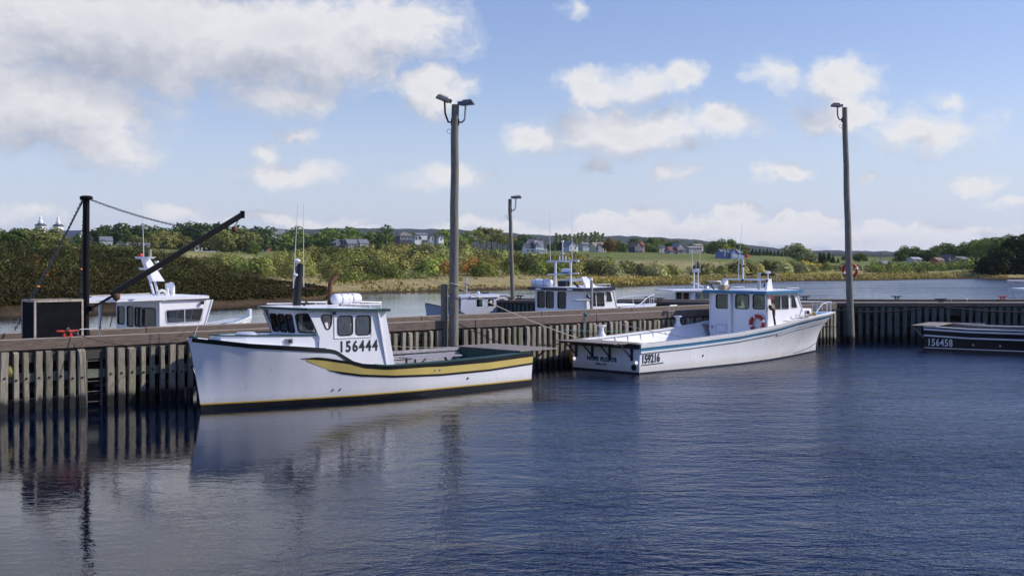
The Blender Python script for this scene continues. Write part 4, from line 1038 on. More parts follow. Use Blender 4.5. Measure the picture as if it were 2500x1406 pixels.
# ------------------------------------------------------------------ lamp poles
def lamp_pole(label, base, top, r0, r1, lamps):
    t = thing('lamp_pole', label, 'lamp pole', base); b, tp = Vector(base), Vector(top); d = tp - b
    n = 9; pts = [d * (i / n) for i in range(n + 1)]
    pts = [p + Vector((.012 * math.sin(3 * i), .012 * math.cos(2 * i), 0)) for i, p in enumerate(pts)]
    MB().tube([tuple(p) for p in pts], [r0 + (r1 - r0) * i / n for i in range(n + 1)], 18).build('pole', M['pole'], t, smooth=1.0)
    for s, tilt, yaw, rise in lamps:
        a = d + Vector((s * r1 * .9, 0, -.62)); e = d + Vector((s * (r1 + .22), -.02, -.42 + rise)); h = d + Vector((s * (r1 + .24), -.02, .02 + rise))
        arm = MB().tube([tuple(a), tuple(a + Vector((s * .12, 0, .0))), tuple(e - Vector((s * .03, 0, .1))), tuple(e), tuple(h)], .035, 8).build('lamp_arm', M['rust'] if s < 0 else M['steel'], t, smooth=1.0)
        MB().box(tuple(a), (.06, .16, .22)).build('bracket', M['rust'], arm)
        m3 = Matrix.Rotation(yaw, 3, 'Z') @ Matrix.Rotation(tilt, 3, 'Y')
        mb = MB(); c = h + Vector((s * .06, 0, .09))
        def q(p): return tuple(c + m3 @ (Vector(p) * .84))
        mb.hexa([q((-.30, -.19, -.09)), q((.30, -.19, -.09)), q((.30, .19, -.09)), q((-.30, .19, -.09))], [q((-.24, -.15, .07)), q((.24, -.15, .07)), q((.24, .15, .07)), q((-.24, .15, .07))])
        head = mb.build('lamp_head', M['lampgrey'], t, bevel=.012)
        fb = MB()
        for k in range(7): fb.hexa([q((-.17 + .055 * k, -.13, .07)), q((-.15 + .055 * k, -.13, .07)), q((-.15 + .055 * k, .13, .07)), q((-.17 + .055 * k, .13, .07))], [q((-.17 + .055 * k, -.13, .13)), q((-.15 + .055 * k, -.13, .13)), q((-.15 + .055 * k, .13, .13)), q((-.17 + .055 * k, .13, .13))])
        fb.build('cooling_fins', M['lampgrey'], head)
        lb = MB(); lb.hexa([q((-.27, -.165, -.105)), q((.27, -.165, -.105)), q((.27, .165, -.105)), q((-.27, .165, -.105))], [q((-.27, -.165, -.092)), q((.27, -.165, -.092)), q((.27, .165, -.092)), q((-.27, .165, -.092))]); lb.build('lens', M['glass_dark'], head)
        mb = MB(); mb.box(tuple(c + m3 @ Vector((-s * .27, 0, .0))), (.13, .17, .12), m3); mb.build('ballast_box', M['lampgrey'], head)
    w = MB(); p = d + Vector((-r1 - .08, -.02, -.95)); w.torus(tuple(p), .08, .008, Matrix.Rotation(R(90), 3, 'X'), 16, 5); w.tube([tuple(p + Vector((.05, 0, -.06))), tuple(p + Vector((.1, 0, -.2)))], .008, 5); w.build('cable_loop', M['rubber'], t)
    return t
M['lampgrey'] = paint('lamp_housing_grey', (0.12, 0.125, 0.135), 0.5, 0.2, 8.0)
p1 = wpt(14.86, -.42)
lamp_pole('tall wooden lamp pole with two floodlights standing behind the white and yellow boat', (p1.x, p1.y, -1.2), (p1.x + .07, p1.y, 9.67), .19, .132, [(-1, R(22), R(8), .12), (1, R(-4), R(-10), -.04)])
lamp_pole('tall wooden lamp pole with one floodlight at the cross wharf carrying a lifebuoy', (16.96, 61.35, -1.2), (16.6, 61.35, 11.75), .20, .125, [(-1, R(4), R(6), 0)])
lamp_pole('distant wooden lamp pole with a single lamp on the far wharf arm', (.05, 66.9, 1.7), (-.12, 66.9, 7.45), .115, .095, [(1, R(-3), 0, 0)])
# short mooring post beside the double lamp pole
q = wpt(14.86, -.12)
tag(MB().tube([(q.x - .12, q.y, -1.2), (q.x - .12, q.y, 3.3)], [.14, .125], 12).build('mooring_post', M['pole'], smooth=1.0), 'short round mooring post tight behind the double-lamp pole', 'post')

# ------------------------------------------------------------------ crane
def chain_mesh(pts, link=.085, r=.011):
    """interlocked oval links along a polyline"""
    pts = [Vector(p) for p in pts]; seg = [(b - a).length for a, b in zip(pts, pts[1:])]; L = sum(seg); n = max(3, int(L / (link * .74))); mb = MB()
    def at(s):
        for a, b, l in zip(pts, pts[1:], seg):
            if s <= l: return a.lerp(b, s / l), (b - a).normalized()
            s -= l
        return pts[-1], (pts[-1] - pts[-2]).normalized()
    for i in range(n):
        c, d = at((i + .5) / n * L); u = Vector((0, 0, 1)) if abs(d.z) < .95 else Vector((1, 0, 0)); s = d.cross(u).normalized(); s = s if i % 2 else s.cross(d)
        loop = []
        for k in range(10):
            a = 2 * math.pi * k / 10; loop.append(c + d * (math.cos(a) * link * .5) + s * (math.sin(a) * link * .30))
        mb.tube([tuple(p) for p in loop], r, 5, closed=True)
    return mb
def sag(a, b, drop, n=14):
    a, b = Vector(a), Vector(b); return [a.lerp(b, i / n) - Vector((0, 0, drop * 4 * (i / n) * (1 - i / n))) for i in range(n + 1)]
cb = wpt(2.52, 2.15)
t = thing('crane', 'black steel hand crane with chained boom standing on the wharf', 'crane', (0, 0, 0))
post = MB().tube([(cb.x, cb.y, 1.7), (cb.x + .02, cb.y, 6.02)], [.105, .10], 20); post.build('post', M['crane'], t, smooth=1.0)
MB().lathe([(.17, 0), (.19, .03), (.19, .10), (.12, .13)], 20, (cb.x + .02, cb.y, 5.98)).build('post_cap', M['crane'], t, smooth=.8)
MB().lathe([(.3, 0), (.3, .04), (.14, .05), (.12, .3)], 18, (cb.x, cb.y, 1.72)).build('base_plate', M['crane'], t, smooth=.8)
heel, tip = Vector((cb.x + .12, cb.y, 2.72)), P3(592, 524, 40.2)
bd = (tip - heel).normalized()
MB().bar(tuple(heel + bd * .75), tuple(tip), .13, .17).build('boom', M['crane'], t, bevel=.012)
MB().hexa([heel + Vector(k) * .045 for k in ((-1, -1, -1), (1, -1, -1), (1, 1, -1), (-1, 1, -1))], [heel + bd * .8 + Vector(k) * .07 for k in ((-1, -1, -1), (1, -1, -1), (1, 1, -1), (-1, 1, -1))]).build('boom_heel', M['crane'], t)
MB().box((cb.x + .1, cb.y, 2.7), (.25, .2, .16)).build('gooseneck', M['crane'], t)
top = Vector((cb.x + .02, cb.y - .05, 5.98))
mid = heel.lerp(tip, .80)
chain_mesh(sag(top + Vector((.17, 0, 0)), mid, .12)).build('boom_chain', M['chain'], t)
c1 = P3(36, 806, 36.4); c2 = P3(68, 736, 35.3); c3 = P3(194, 733, 37.6)
for k, (e, dr) in enumerate(((c1, .10), (c2, .06), (c3, .03))):
    chain_mesh(sag(top + Vector((-.1 + .03 * k, 0, 0)), e, dr)).build('guy_chain', M['chain'], t)
for k, (e, f) in enumerate(((c1, .56), (c1, .80), (c2, .83), (c3, .66))):
    p = top.lerp(e, f) - Vector((0, 0, .08)); MB().box(tuple(p), (.10, .04, .045), Matrix.Rotation(.4 * k, 3, 'Z')).build('tape_flag', M['orange_tag'], t)
bp = tip + bd * -.12
chain_mesh([bp - Vector((.0, 0, .05)), bp - Vector((.15, 0, .32))], .07, .01).build('hook_chain', M['chain'], t)
MB().lathe([(.02, -.11), (.09, -.06), (.1, 0), (.09, .06), (.02, .11)], 14, tuple(bp - Vector((.17, 0, .42)))).build('block', M['rust'], t, smooth=1.2)
MB().box(tuple(tip), (.12, .16, .24)).build('boom_head', M['crane'], t)
wb = heel + bd * .95 - Vector((0, 0, .16)); MB().lathe([(.03, -.13), (.11, -.07), (.12, 0), (.11, .07), (.03, .13)], 14, tuple(wb)).build('winch_block', M['rust'], t, smooth=1.2)
for k in range(2): MB().tube([tuple(heel + bd * (.55 + .5 * k) - Vector((0, 0, .05))), tuple(heel + bd * (.5 + .45 * k) - Vector((.02, .1, .45))), tuple(heel + bd * (.4 + .4 * k) - Vector((0, .2, 1.0)))], .016, 6).build('hoist_hose', M['rubber'], t)
bo = wpt(.36, .62); 
# black storage box with rusty frame
t = thing('storage_box', 'black plywood box with rusty pale steel frame on the wharf', 'box', wpt(.36, .60, TOPZ - .31 + .065), WANG)
L_, D_, H_ = 1.42, .95, 1.28
MB().box((L_ / 2, D_ / 2, H_ / 2 + .02), (L_ - .04, D_ - .04, H_ - .06)).build('panel_body', M['boxblack'], t)
for x in (.025, L_ - .025):
    for y in (.025, D_ - .025): MB().box((x, y, H_ / 2), (.055, .055, H_)).build('corner_post', M['rustframe'], t)
for y in (.02, D_ - .02): MB().box((L_ / 2, y, H_ - .03), (L_ - .115, .06, .065)).build('top_rail', M['rustframe'], t)
for x in (.02, L_ - .02): MB().box((x, D_ / 2, H_ - .03), (.062, D_ - .115, .065)).build('top_rail', M['rustframe'], t)

# ------------------------------------------------------------------ boat building
from mathutils.geometry import tessellate_polygon
def V2(p): return Vector((p[0], p[1], 0))
def rrect(x0, y0, x1, y1, r=.07, k=4): return roundpoly([(x0, y0), (x1, y0), (x1, y1), (x0, y1)], r, k)
def roundpoly(pts, r, k=4):
    out = []; n = len(pts)
    for i in range(n):
        p, a, b = (Vector((*pts[j % n], 0)) for j in (i, i - 1, i + 1))
        da, db = (a - p), (b - p); rr = min(r, da.length * .45, db.length * .45)
        A, B = p + da.normalized() * rr, p + db.normalized() * rr
        for q in range(k + 1):
            t = q / k; c = A * (1 - t) ** 2 + p * 2 * t * (1 - t) + B * t * t; out.append((c.x, c.y))
    return out
def grow(poly, d):
    """polygon pushed outwards by d"""
    n = len(poly); area = sum(poly[i][0] * poly[(i + 1) % n][1] - poly[(i + 1) % n][0] * poly[i][1] for i in range(n)); sg = 1 if area > 0 else -1
    out = []
    for i in range(n):
        a, p, b = poly[i - 1], poly[i], poly[(i + 1) % n]
        e1 = Vector((p[0] - a[0], p[1] - a[1])); e2 = Vector((b[0] - p[0], b[1] - p[1]))
        n1 = Vector((e1.y, -e1.x)); n2 = Vector((e2.y, -e2.x))
        m = (n1.normalized() if n1.length > 1e-9 else Vector((0, 0))) + (n2.normalized() if n2.length > 1e-9 else Vector((0, 0)))
        m = m.normalized() * sg if m.length > 1e-9 else Vector((0, 0)); out.append((p[0] + m.x * d, p[1] + m.y * d))
    return out
class Fm:
    """a plane to draw on: origin, u (right), v (up); n points outwards"""
    def __init__(s, o, u, v):
        s.o = Vector(o); s.u = Vector(u).normalized(); n = s.u.cross(Vector(v)).normalized(); s.v = n.cross(s.u); s.n = n
    def at(s, p, d=0.0): return s.o + s.u * p[0] + s.v * p[1] + s.n * d
    def to(s, P): q = Vector(P) - s.o; return (q.dot(s.u), q.dot(s.v))
def sheet(mb, fm, outline, holes, d0, d1):
    """flat panel with holes, from depth d0 to d1 along the normal"""
    loops = [outline] + list(holes); pts = [p for l in loops for p in l]
    tris = tessellate_polygon([[V2(p) for p in l] for l in loops])
    n = len(pts); vs_ = [fm.at(p, d1) for p in pts] + [fm.at(p, d0) for p in pts]; fs = []
    for a, b, c in tris:
        if len({a, b, c}) == 3: fs += [(a, b, c), (n + c, n + b, n + a)]
    o = 0
    for l in loops:
        k = len(l); fs += [(o + i, o + (i + 1) % k, n + o + (i + 1) % k, n + o + i) for i in range(k)]; o += k
    return mb.add(vs_, fs)
def panel(name, fm, outline, holes, mat, parent, th=.04): return sheet(MB(), fm, outline, holes, -th, 0.0).build(name, mat, parent)
def window(fm, poly, parent, fmat, gmat, fw=.035, proud=.014, bars=()):
    w = sheet(MB(), fm, grow(poly, fw), [poly], -.03, proud)
    for (a, b) in bars: w.bar(fm.at(a, .004), fm.at(b, .004), .035, .02, fm.n)
    o = w.build('window', fmat, parent)
    sheet(MB(), fm, grow(poly, .004), [], -.022, -.016).build('pane', gmat, o)
    return o
def wall_with_windows(fm, outline, wins, mat, parent, fmat, gmat, name='wall', fw=.035, bars=(), holes=True):
    w = panel(name, fm, outline, [grow(q, .003) for q in wins], mat, parent)
    for i, q in enumerate(wins): window(fm, q, w, fmat, gmat, fw, bars=bars[i] if i < len(bars) else ())
    return w

class Hull:
    def __init__(s, L0, L1, sheer, bs, bw, z0=.15, q=1.6, rake=1.4, fair=None):
        s.fair_t = np.array(fair or sheer, float).T
        s.L0, s.L1, s.z0, s.q, s.rake = L0, L1, z0, q, rake
        s.sheer_t, s.bs_t, s.bw_t = [np.array(a, float).T for a in (sheer, bs, bw)]
        s.S = np.unique(np.concatenate([np.linspace(0, .7, 30), np.linspace(.7, .94, 20), np.linspace(.94, 1, 10)]))
    def sheer(s, x): return float(np.interp(x, *s.sheer_t))
    def half(s, x): return float(np.interp(x, *s.bs_t))
    def pt(s, u, f, off=0.0, side=1):
        """u along (0 stern, 1 bow), f up (0 water, 1 sheer)"""
        ff = max(f, 0.0) * float(np.interp(u * s.L1, *s.sheer_t)) / float(np.interp(u * s.L1, *s.fair_t)); w = u ** 6; drop = (s.L1 - s.L0) * w
        x = u * s.L1 - drop * (1 - min(ff, 1.0) ** s.rake)
        zt = float(np.interp(u * s.L1, *s.sheer_t)); b1 = float(np.interp(u * s.L1, *s.bs_t)); b0 = float(np.interp(u * s.L1 - drop, *s.bw_t))
        y = b0 + (b1 - b0) * min(ff, 1.0) ** s.q
        return Vector((x, side * (y + off), zt * f))
    def u_of(s, x): return min(max(x / s.L1, 0), 1)
    def zf(s, u, z): return z / float(np.interp(u * s.L1, *s.sheer_t))
    def xz(s, x, z, off=0.0, side=1):
        """surface point at (about) distance x from the stern and height z"""
        u = min(x / s.L0, 1.0)
        for _ in range(14):
            p = s.pt(u, s.zf(u, z)); u = min(max(u + (x - p.x) / s.L1, 0), 1)
        return s.pt(u, s.zf(u, z), off, side)
    def shell(s, parent, top_mat, bot_mat, transom_mat=None):
        for side, nm in ((1, 'port'), (-1, 'starboard')): pass
        mb = MB(); bt = MB(); fs_n = 9
        for side in (1, -1):
            rows = []
            for u in s.S:
                f0 = s.zf(u, s.z0); rows.append([s.pt(u, f0 + (1 - f0) * k / fs_n, 0, side) for k in range(fs_n + 1)])
            mb.grid(rows)
            rows = []
            for u in s.S:
                f0 = s.zf(u, s.z0); a = s.pt(u, f0, 0, side); w = s.pt(u, 0, 0, side)
                rows.append([a, w, Vector((w.x, w.y * .8, -.28)), Vector((w.x, w.y * .3, -.5)), Vector((w.x, 0, -.62))])
            bt.grid(rows)
        o = mb.build('hull', top_mat, parent, smooth=.7)
        bt.build('hull_bottom', bot_mat, parent, smooth=.7)
        # transom
        f0 = s.zf(0, s.z0)
        r = [s.pt(0, f0 + (1 - f0) * k / 6, 0, 1) for k in range(7)]; l = [Vector((p.x, -p.y, p.z)) for p in r]
        tr = MB().prism([tuple(p) for p in r] + [tuple(p) for p in reversed(l)], (.05, 0, 0)).build('transom', transom_mat or top_mat, parent)
        r = [s.pt(0, f0, 0, 1), s.pt(0, 0, 0, 1)]; r += [Vector((0, r[1].y * .8, -.28)), Vector((0, 0, -.62))]; l = [Vector((p.x, -p.y, p.z)) for p in reversed(r[:-1])]
        MB().prism([tuple(p) for p in r + l], (.05, 0, 0)).build('transom_bottom', bot_mat, parent)
        return o, tr
    def strip(s, name, mat, parent, x0, x1, lo, hi, off=.012, n=60, sides=(1, -1), th=.01):
        """band on the hull side between two heights given as functions of x"""
        mb = MB()
        for side in sides:
            rows = []
            for i in range(n + 1):
                x = x0 + (x1 - x0) * i / n; a, b = s.xz(x, lo(x), off, side), s.xz(x, hi(x), off, side)
                ia, ib = s.xz(x, lo(x), off - th - .004, side), s.xz(x, hi(x), off - th - .004, side)
                rows.append([ia, a, b, ib])
            mb.grid(rows)
        return mb.build(name, mat, parent, smooth=.6)
    def rail(s, name, mat, parent, x0, x1, w=.15, h=.05, out=.03, dz=0.0, n=70, stern=True):
        mb = MB()
        for side in (1, -1):
            rows = []
            for i in range(n + 1):
                x = x0 + (x1 - x0) * i / n; u = s.u_of(x); p = s.pt(u, 1, 0, side); z = p.z + dz
                yo = abs(p.y) + out; yi = max(abs(p.y) - w, 0.0)
                rows.append([(p.x, side * yo, z), (p.x, side * yo, z + h), (p.x, side * yi, z + h), (p.x, side * yi, z)])
            mb.grid(rows, wrap=True, cap=True)
        return mb.build(name, mat, parent, smooth=.6)
    def inside(s, parent, mat, deck_mat, x0, x1, dz, t=.09, n=40):
        """inner bulwarks and the deck between them"""
        mb = MB(); dk = []
        for side in (1, -1):
            rows = []
            for i in range(n + 1):
                x = x0 + (x1 - x0) * i / n; u = s.u_of(x); p = s.pt(u, 1, -t, side); z = dz(x); f = min(max(z / p.z, .2), 1); q = s.pt(u, f, -t, side)
                rows.append([(p.x, p.y, p.z), (p.x, q.y, z)])
                if side == 1: dk.append((p.x, abs(q.y), z))
            mb.grid(rows)
        mb.build('bulwark', mat, parent, smooth=.6)
        MB().grid([[(x, -y, z), (x, y, z)] for x, y, z in dk]).build('deck', deck_mat, parent)
    def deck_cover(s, name, mat, parent, x0, x1, dz=-.015, inset=.05, camber=.06, n=30):
        rows = []
        for i in range(n + 1):
            x = x0 + (x1 - x0) * i / n; p = s.pt(s.u_of(x), 1, -inset, 1); y = max(p.y, 0.0)
            rows.append([(p.x, -y, p.z + dz), (p.x, -y * .5, p.z + dz + camber * .75), (p.x, 0, p.z + dz + camber), (p.x, y * .5, p.z + dz + camber * .75), (p.x, y, p.z + dz)])
        return MB().grid(rows).build(name, mat, parent, smooth=.6)

def letters(text, fm, size, mat, parent, bold=.0, name='lettering', depth=.004, squeeze=1.0, track=1.0, align='LEFT'):
    cu = bpy.data.curves.new(name, 'FONT'); cu.body = text; cu.size = size; cu.extrude = depth; cu.offset = bold; cu.align_x = align; cu.space_character = track; cu.resolution_u = 4
    tmp = bpy.data.objects.new('tmp', cu); col.objects.link(tmp)
    dg = bpy.context.evaluated_depsgraph_get(); me = bpy.data.meshes.new_from_object(tmp.evaluated_get(dg)); bpy.data.objects.remove(tmp); bpy.data.curves.remove(cu)
    me.name = name
    for v in me.vertices: c = v.co.copy(); v.co = fm.at((c.x * squeeze, c.y), c.z + depth + .002)
    me.materials.clear(); me.materials.append(mat)
    o = bpy.data.objects.new(name, me); col.objects.link(o); o.parent = parent; return o

def lifebuoy(label, c, m3, Rr=.31, r=.065, mat=None, group='lifebuoys'):
    t = thing('lifebuoy', label, 'lifebuoy', c, 0, group); t.rotation_euler = m3.to_euler()
    MB().torus((0, 0, 0), Rr, r, None, 32, 10).build('ring', mat or M['orange'], t, smooth=1.2)
    for k in range(4):
        a = k * math.pi / 2 + .35; MB().torus((0, 0, 0), Rr, r + .006, None, 4, 10, a - .13, a + .13).build('band', M['letter_white'], t, smooth=1.2)
    for k in range(4):
        a, b = k * math.pi / 2 + .35, (k + 1) * math.pi / 2 + .35; ro = Rr + r + .012
        MB().tube([(ro * math.cos(a), ro * math.sin(a), 0), ((ro + .03) * math.cos((a + b) / 2), (ro + .03) * math.sin((a + b) / 2), 0), (ro * math.cos(b), ro * math.sin(b), 0)], .007, 5).build('grab_line', M['rope'], t)
    return t
def spool(parent, x, y, z, h=.46, name='trap_spool'):
    MB().lathe([(.09, -.06), (.09, 0), (.175, .01), (.175, .05), (.10, .17), (.085, .26), (.10, .36), (.185, .42), (.185, .46)], 20, (x, y, z)).build(name, M['white'], parent, smooth=.8)
def roof_slab(parent, outline, z_at, th, mat, trim_mat, trim_h, name='roof', rise=.05, lip=.0):
    """cambered roof with a coloured fascia round its edge"""
    n = len(outline); c = Vector((sum(p[0] for p in outline) / n, sum(p[1] for p in outline) / n))
    top = [(x, y, z_at(x)) for x, y in outline]; inn = [(c.x + (x - c.x) * .55, c.y + (y - c.y) * .55, z_at(c.x + (x - c.x) * .55) + rise) for x, y in outline]
    mb = MB(); bot = [(x, y, z - th) for x, y, z in top]
    mb.add(top + inn + bot, [(i, (i + 1) % n, n + (i + 1) % n, n + i) for i in range(n)] + [tuple(range(n, 2 * n))] + [tuple(reversed(range(2 * n, 3 * n)))] + [(i, 2 * n + i, 2 * n + (i + 1) % n, (i + 1) % n) for i in range(n)])
    o = mb.build(name, mat, parent)
    f = MB(); g = grow(outline, .012); g2 = grow(outline, .034)
    for i in range(n):
        j = (i + 1) % n; zi, zj = z_at(outline[i][0]), z_at(outline[j][0])
        f.hexa([(*g[i], zi - trim_h), (*g[j], zj - trim_h), (*g2[j], zj - trim_h), (*g2[i], zi - trim_h)], [(*g[i], zi + .012), (*g[j], zj + .012), (*g2[j], zj + .012), (*g2[i], zi + .012)])
    f.build('fascia', trim_mat, o)
    return o
def local(b, P):
    """world point in a boat's own frame"""
    q = Vector(P) - Vector(b.location); a = -b.rotation_euler[2]
    return Vector((q.x * math.cos(a) - q.y * math.sin(a), q.x * math.sin(a) + q.y * math.cos(a), q.z))
def pxl(b, px, py, y):
    """point on the boat's own plane at side offset y, seen at a photo pixel"""
    a = b.rotation_euler[2]; d = Vector((math.cos(a), math.sin(a))); n = Vector((-math.sin(a), math.cos(a))); r = (px - 1250) / F_PX
    bx, by = b.location.x + y * n.x, b.location.y + y * n.y
    x = (r * by - bx) / (d.x - r * d.y); Y = by + x * d.y
    return Vector((x, y, CAM_H - (py - HORIZON) / F_PX * Y))
def pipe(name, pts, r, mat, parent, n=8): return MB().tube(pts, r, n).build(name, mat, parent, smooth=1.0)
def raft(label, p, rot, L=1.15, r=.23):
    t = thing('life_raft_canister', label, 'life raft', p, rot)
    m = Matrix.Rotation(R(90), 3, 'Y'); h = L / 2
    MB().lathe([(r * .55, -h), (r * .9, -h + .05), (r, -h + .13), (r, -.01), (r + .012, 0), (r, .01), (r, h - .13), (r * .9, h - .05), (r * .55, h)], 20, (0, 0, r), m).build('shell', M['white'], t, smooth=.8)
    for x in (-h * .32, h * .45): MB().lathe([(r + .004, -.03), (r + .016, -.02), (r + .016, .02), (r + .004, .03)], 20, (x, 0, r), m).build('strap', M['greyblue'], t, smooth=.8)
    for s in (-1, 1): MB().box((s * h * .5, 0, .03), (.07, r * 1.7, .1)).build('cradle', M['steel'], t)
    return t

# ------------------------------------------------------------------ white boat with the yellow band
b1 = thing('fishing_boat', 'white fishing boat with yellow band, raised bow and number 156444', 'boat', (-.353, 42.18, 0), R(224.5))
L1_ = 11.6
def T(t): return L1_ - t
hull1 = Hull(11.6, 12.0, [(0, 1.08), (2, 1.02), (4, .99), (5.5, .99), (6.3, 1.0), (7.0, 1.08), (7.42, 1.20), (7.72, 1.38), (7.97, 1.54), (8.2, 1.59), (9.2, 1.69), (10.6, 1.82), (11.4, 1.94), (12.0, 2.03)],
    [(0, 1.52), (2, 1.62), (5, 1.65), (6.0, 1.63), (7.0, 1.48), (8.0, 1.33), (8.7, 1.26), (9.6, 1.15), (10.5, .94), (11.3, .58), (11.8, .24), (12.0, .03)],
    [(0, 1.42), (2, 1.52), (5, 1.48), (7, 1.26), (8.5, .92), (9.6, .64), (10.6, .33), (11.6, .015)], z0=.16, q=1.25, rake=1.2, fair=[(0, 1.05), (6.4, 1.0), (7.2, 1.10), (7.8, 1.28), (8.2, 1.46), (9.8, 1.74), (12, 2.03)])
hull1.shell(b1, M['hullwhite'], M['black'])
hull1.strip('boot_line', M['boot'], b1, .02, 11.62, lambda x: .155, lambda x: .195, off=.006)
sh = lambda x: hull1.sheer(x * 12.0 / (12.0 if x > 11 else 12.0))
def sheer1(x): return float(np.interp(x, *hull1.sheer_t))
hull1.strip('sheer_stripe', M['black'], b1, .01, 11.93, lambda x: sheer1(x) - .10, lambda x: sheer1(x) + .012, off=.016, n=140)
yu = lambda x: float(np.interp(T(x), [2.55, 3.3, 4.01, 4.51, 5.6, 7.5, 9.5, 11.6], [1.36, 1.27, 1.14, 1.045, .925, .862, .875, .945]))
yl = lambda x: float(np.interp(T(x), [2.55, 2.8, 3.5, 4.51, 5.6, 7.5, 9.5, 11.6], [1.355, 1.25, .97, .80, .705, .635, .65, .735]))
hull1.strip('yellow_band', M['yellow'], b1, .01, T(2.72), yl, yu, off=.008, n=90)
hull1.strip('band_edge', M['black'], b1,   .01, T(2.55), lambda x: yu(x) - (.0 if T(x) > 2.5 else 0), lambda x: yu(x) + .075 * min(1, (T(x) - 2.53) / .5), off=.013, n=90)
hull1.strip('band_edge', M['black'], b1, .01, T(3.44), lambda x: yl(x) - .062 * min(1, (T(x) - 3.40) / .5), lambda x: yl(x), off=.013, n=90)
hull1.rail('gunwale', M['green'], b1, .0, 6.7, w=.17, h=.045, out=.03)
MB().box((.07, 0, 1.095), (.16, 3.0, .045)).build('gunwale', M['green'], b1)
hull1.inside(b1, M['white2'], M['greyplank'], .05, 6.7, lambda x: .46)
hull1.deck_cover('foredeck', M['white2'], b1, 7.8, 11.9, dz=-.02)
# side decks beside the wheelhouse, samson post, bow chock
MB().box((11.82, 0, 2.02), (.16, .24, .12)).build('bow_chock', M['green'], b1, bevel=.015)
hull1.strip('toe_rail', M['green'], b1, 8.3, 11.6, lambda x: sheer1(x) - .005, lambda x: sheer1(x) + .03, off=.004)
# raised trunk in front of the windshield
tr_out = [(8.25, -1.22), (8.7, -1.13), (9.6, -.90), (10.5, -.60), (11.15, -.30), (11.15, .30), (10.5, .60), (9.6, .90), (8.7, 1.13), (8.25, 1.22)]
mb = MB(); z_tr = lambda x: float(np.interp(x, [8.7, 11.2], [2.0, 2.06]))
bot = [(x, y, sheer1(x) - .1) for x, y in tr_out]; top = [(x - .03 * (x > 11), y * .96, z_tr(x)) for x, y in tr_out]; n = len(bot)
mb.add(bot + top, [tuple(reversed(range(n))), tuple(range(n, 2 * n))] + [(i, (i + 1) % n, n + (i + 1) % n, n + i) for i in range(n)]); trunk = mb.build('trunk_cabin', M['white'], b1)
g_ = MB()
for i in range(n - 1): g_.bar((tr_out[i][0], tr_out[i][1] * .965, z_tr(tr_out[i][0]) + .012), (tr_out[i + 1][0], tr_out[i + 1][1] * .965, z_tr(tr_out[i + 1][0]) + .012), .05, .035)
g_.build('trunk_edge', M['green'], trunk)
MB().lathe([(.30, 0), (.30, .05), (.24, .085)], 20, (10.25, .15, 2.04)).build('hatch', M['greyblue'], trunk, smooth=.8)
for k, x in enumerate((9.35,)):
    fm = Fm(hull1.xz(x, 1.84, .0, 1) * 1.0, (-1, .0, 0), (0, 0, 1))
    p = Vector((x, .985, 1.86)); o = MB().box(tuple(p), (.20, .05, .15), Matrix.Rotation(R(-22), 3, 'Z')).build('side_light', M['steel'], trunk); MB().lathe([(.05, 0), (.04, .04)], 12, tuple(p + Vector((0, .03, 0))), Matrix.Rotation(R(-90), 3, 'X')).build('lens', M['black'], o)
# wheelhouse
for side in (1, -1):
    fm = Fm((6.0, side * 1.607, 0), (-side, .146, 0), (0, .015 * -side, 1))
    def q(x, z): return (-side * (x - 6.0) * 1.0106, z)
    out = [q(5.98, .93), q(6.31, 2.63), q(8.85, 2.73), q(8.64, 2.32), q(8.47, 1.94), q(8.5, 1.4), q(7.84, 1.2), q(7.34, 1.0), q(7.0, .93)]
    if side == 1: out = out[::-1]; out = [out[-1]] + out[:-1]
    def rr(x0, z0, x1, z1, r=.1): return rrect(min(q(x0, 0)[0], q(x1, 0)[0]), z0, max(q(x0, 0)[0], q(x1, 0)[0]), z1, r)
    wins = [rr(7.42, 1.99, 7.87, 2.52), rr(6.83, 1.98, 7.28, 2.51), roundpoly([q(8.09, 2.56), q(8.11, 2.30), q(8.19, 2.17), q(8.26, 2.20), q(8.40, 2.52), q(8.35, 2.58)][::(1 if side == -1 else -1)], .07)]
    w = wall_with_windows(fm, out, wins, M['white'], b1, M['rubber'], M['glass_clear'], name='wheelhouse_side', fw=.032)
    fr = sheet(MB(), fm, rr(6.77, 1.885, 8.01, 2.62, .02), [rr(6.795, 1.91, 7.985, 2.595, .02)], 0, .02); fr.build('sliding_panel_track', M['white2'], w)
    MB().box((8.03, side * 1.34, 2.63), (.07, .05, .09)).build('side_lamp', M['rubber'], w)
    if side == 1:
        letters('156444', Fm(fm.at((q(7.86, 0)[0], 1.495), 0), fm.u, fm.v), .44, M['letter'], w, bold=.013, squeeze=.82, track=1.24, name='number')
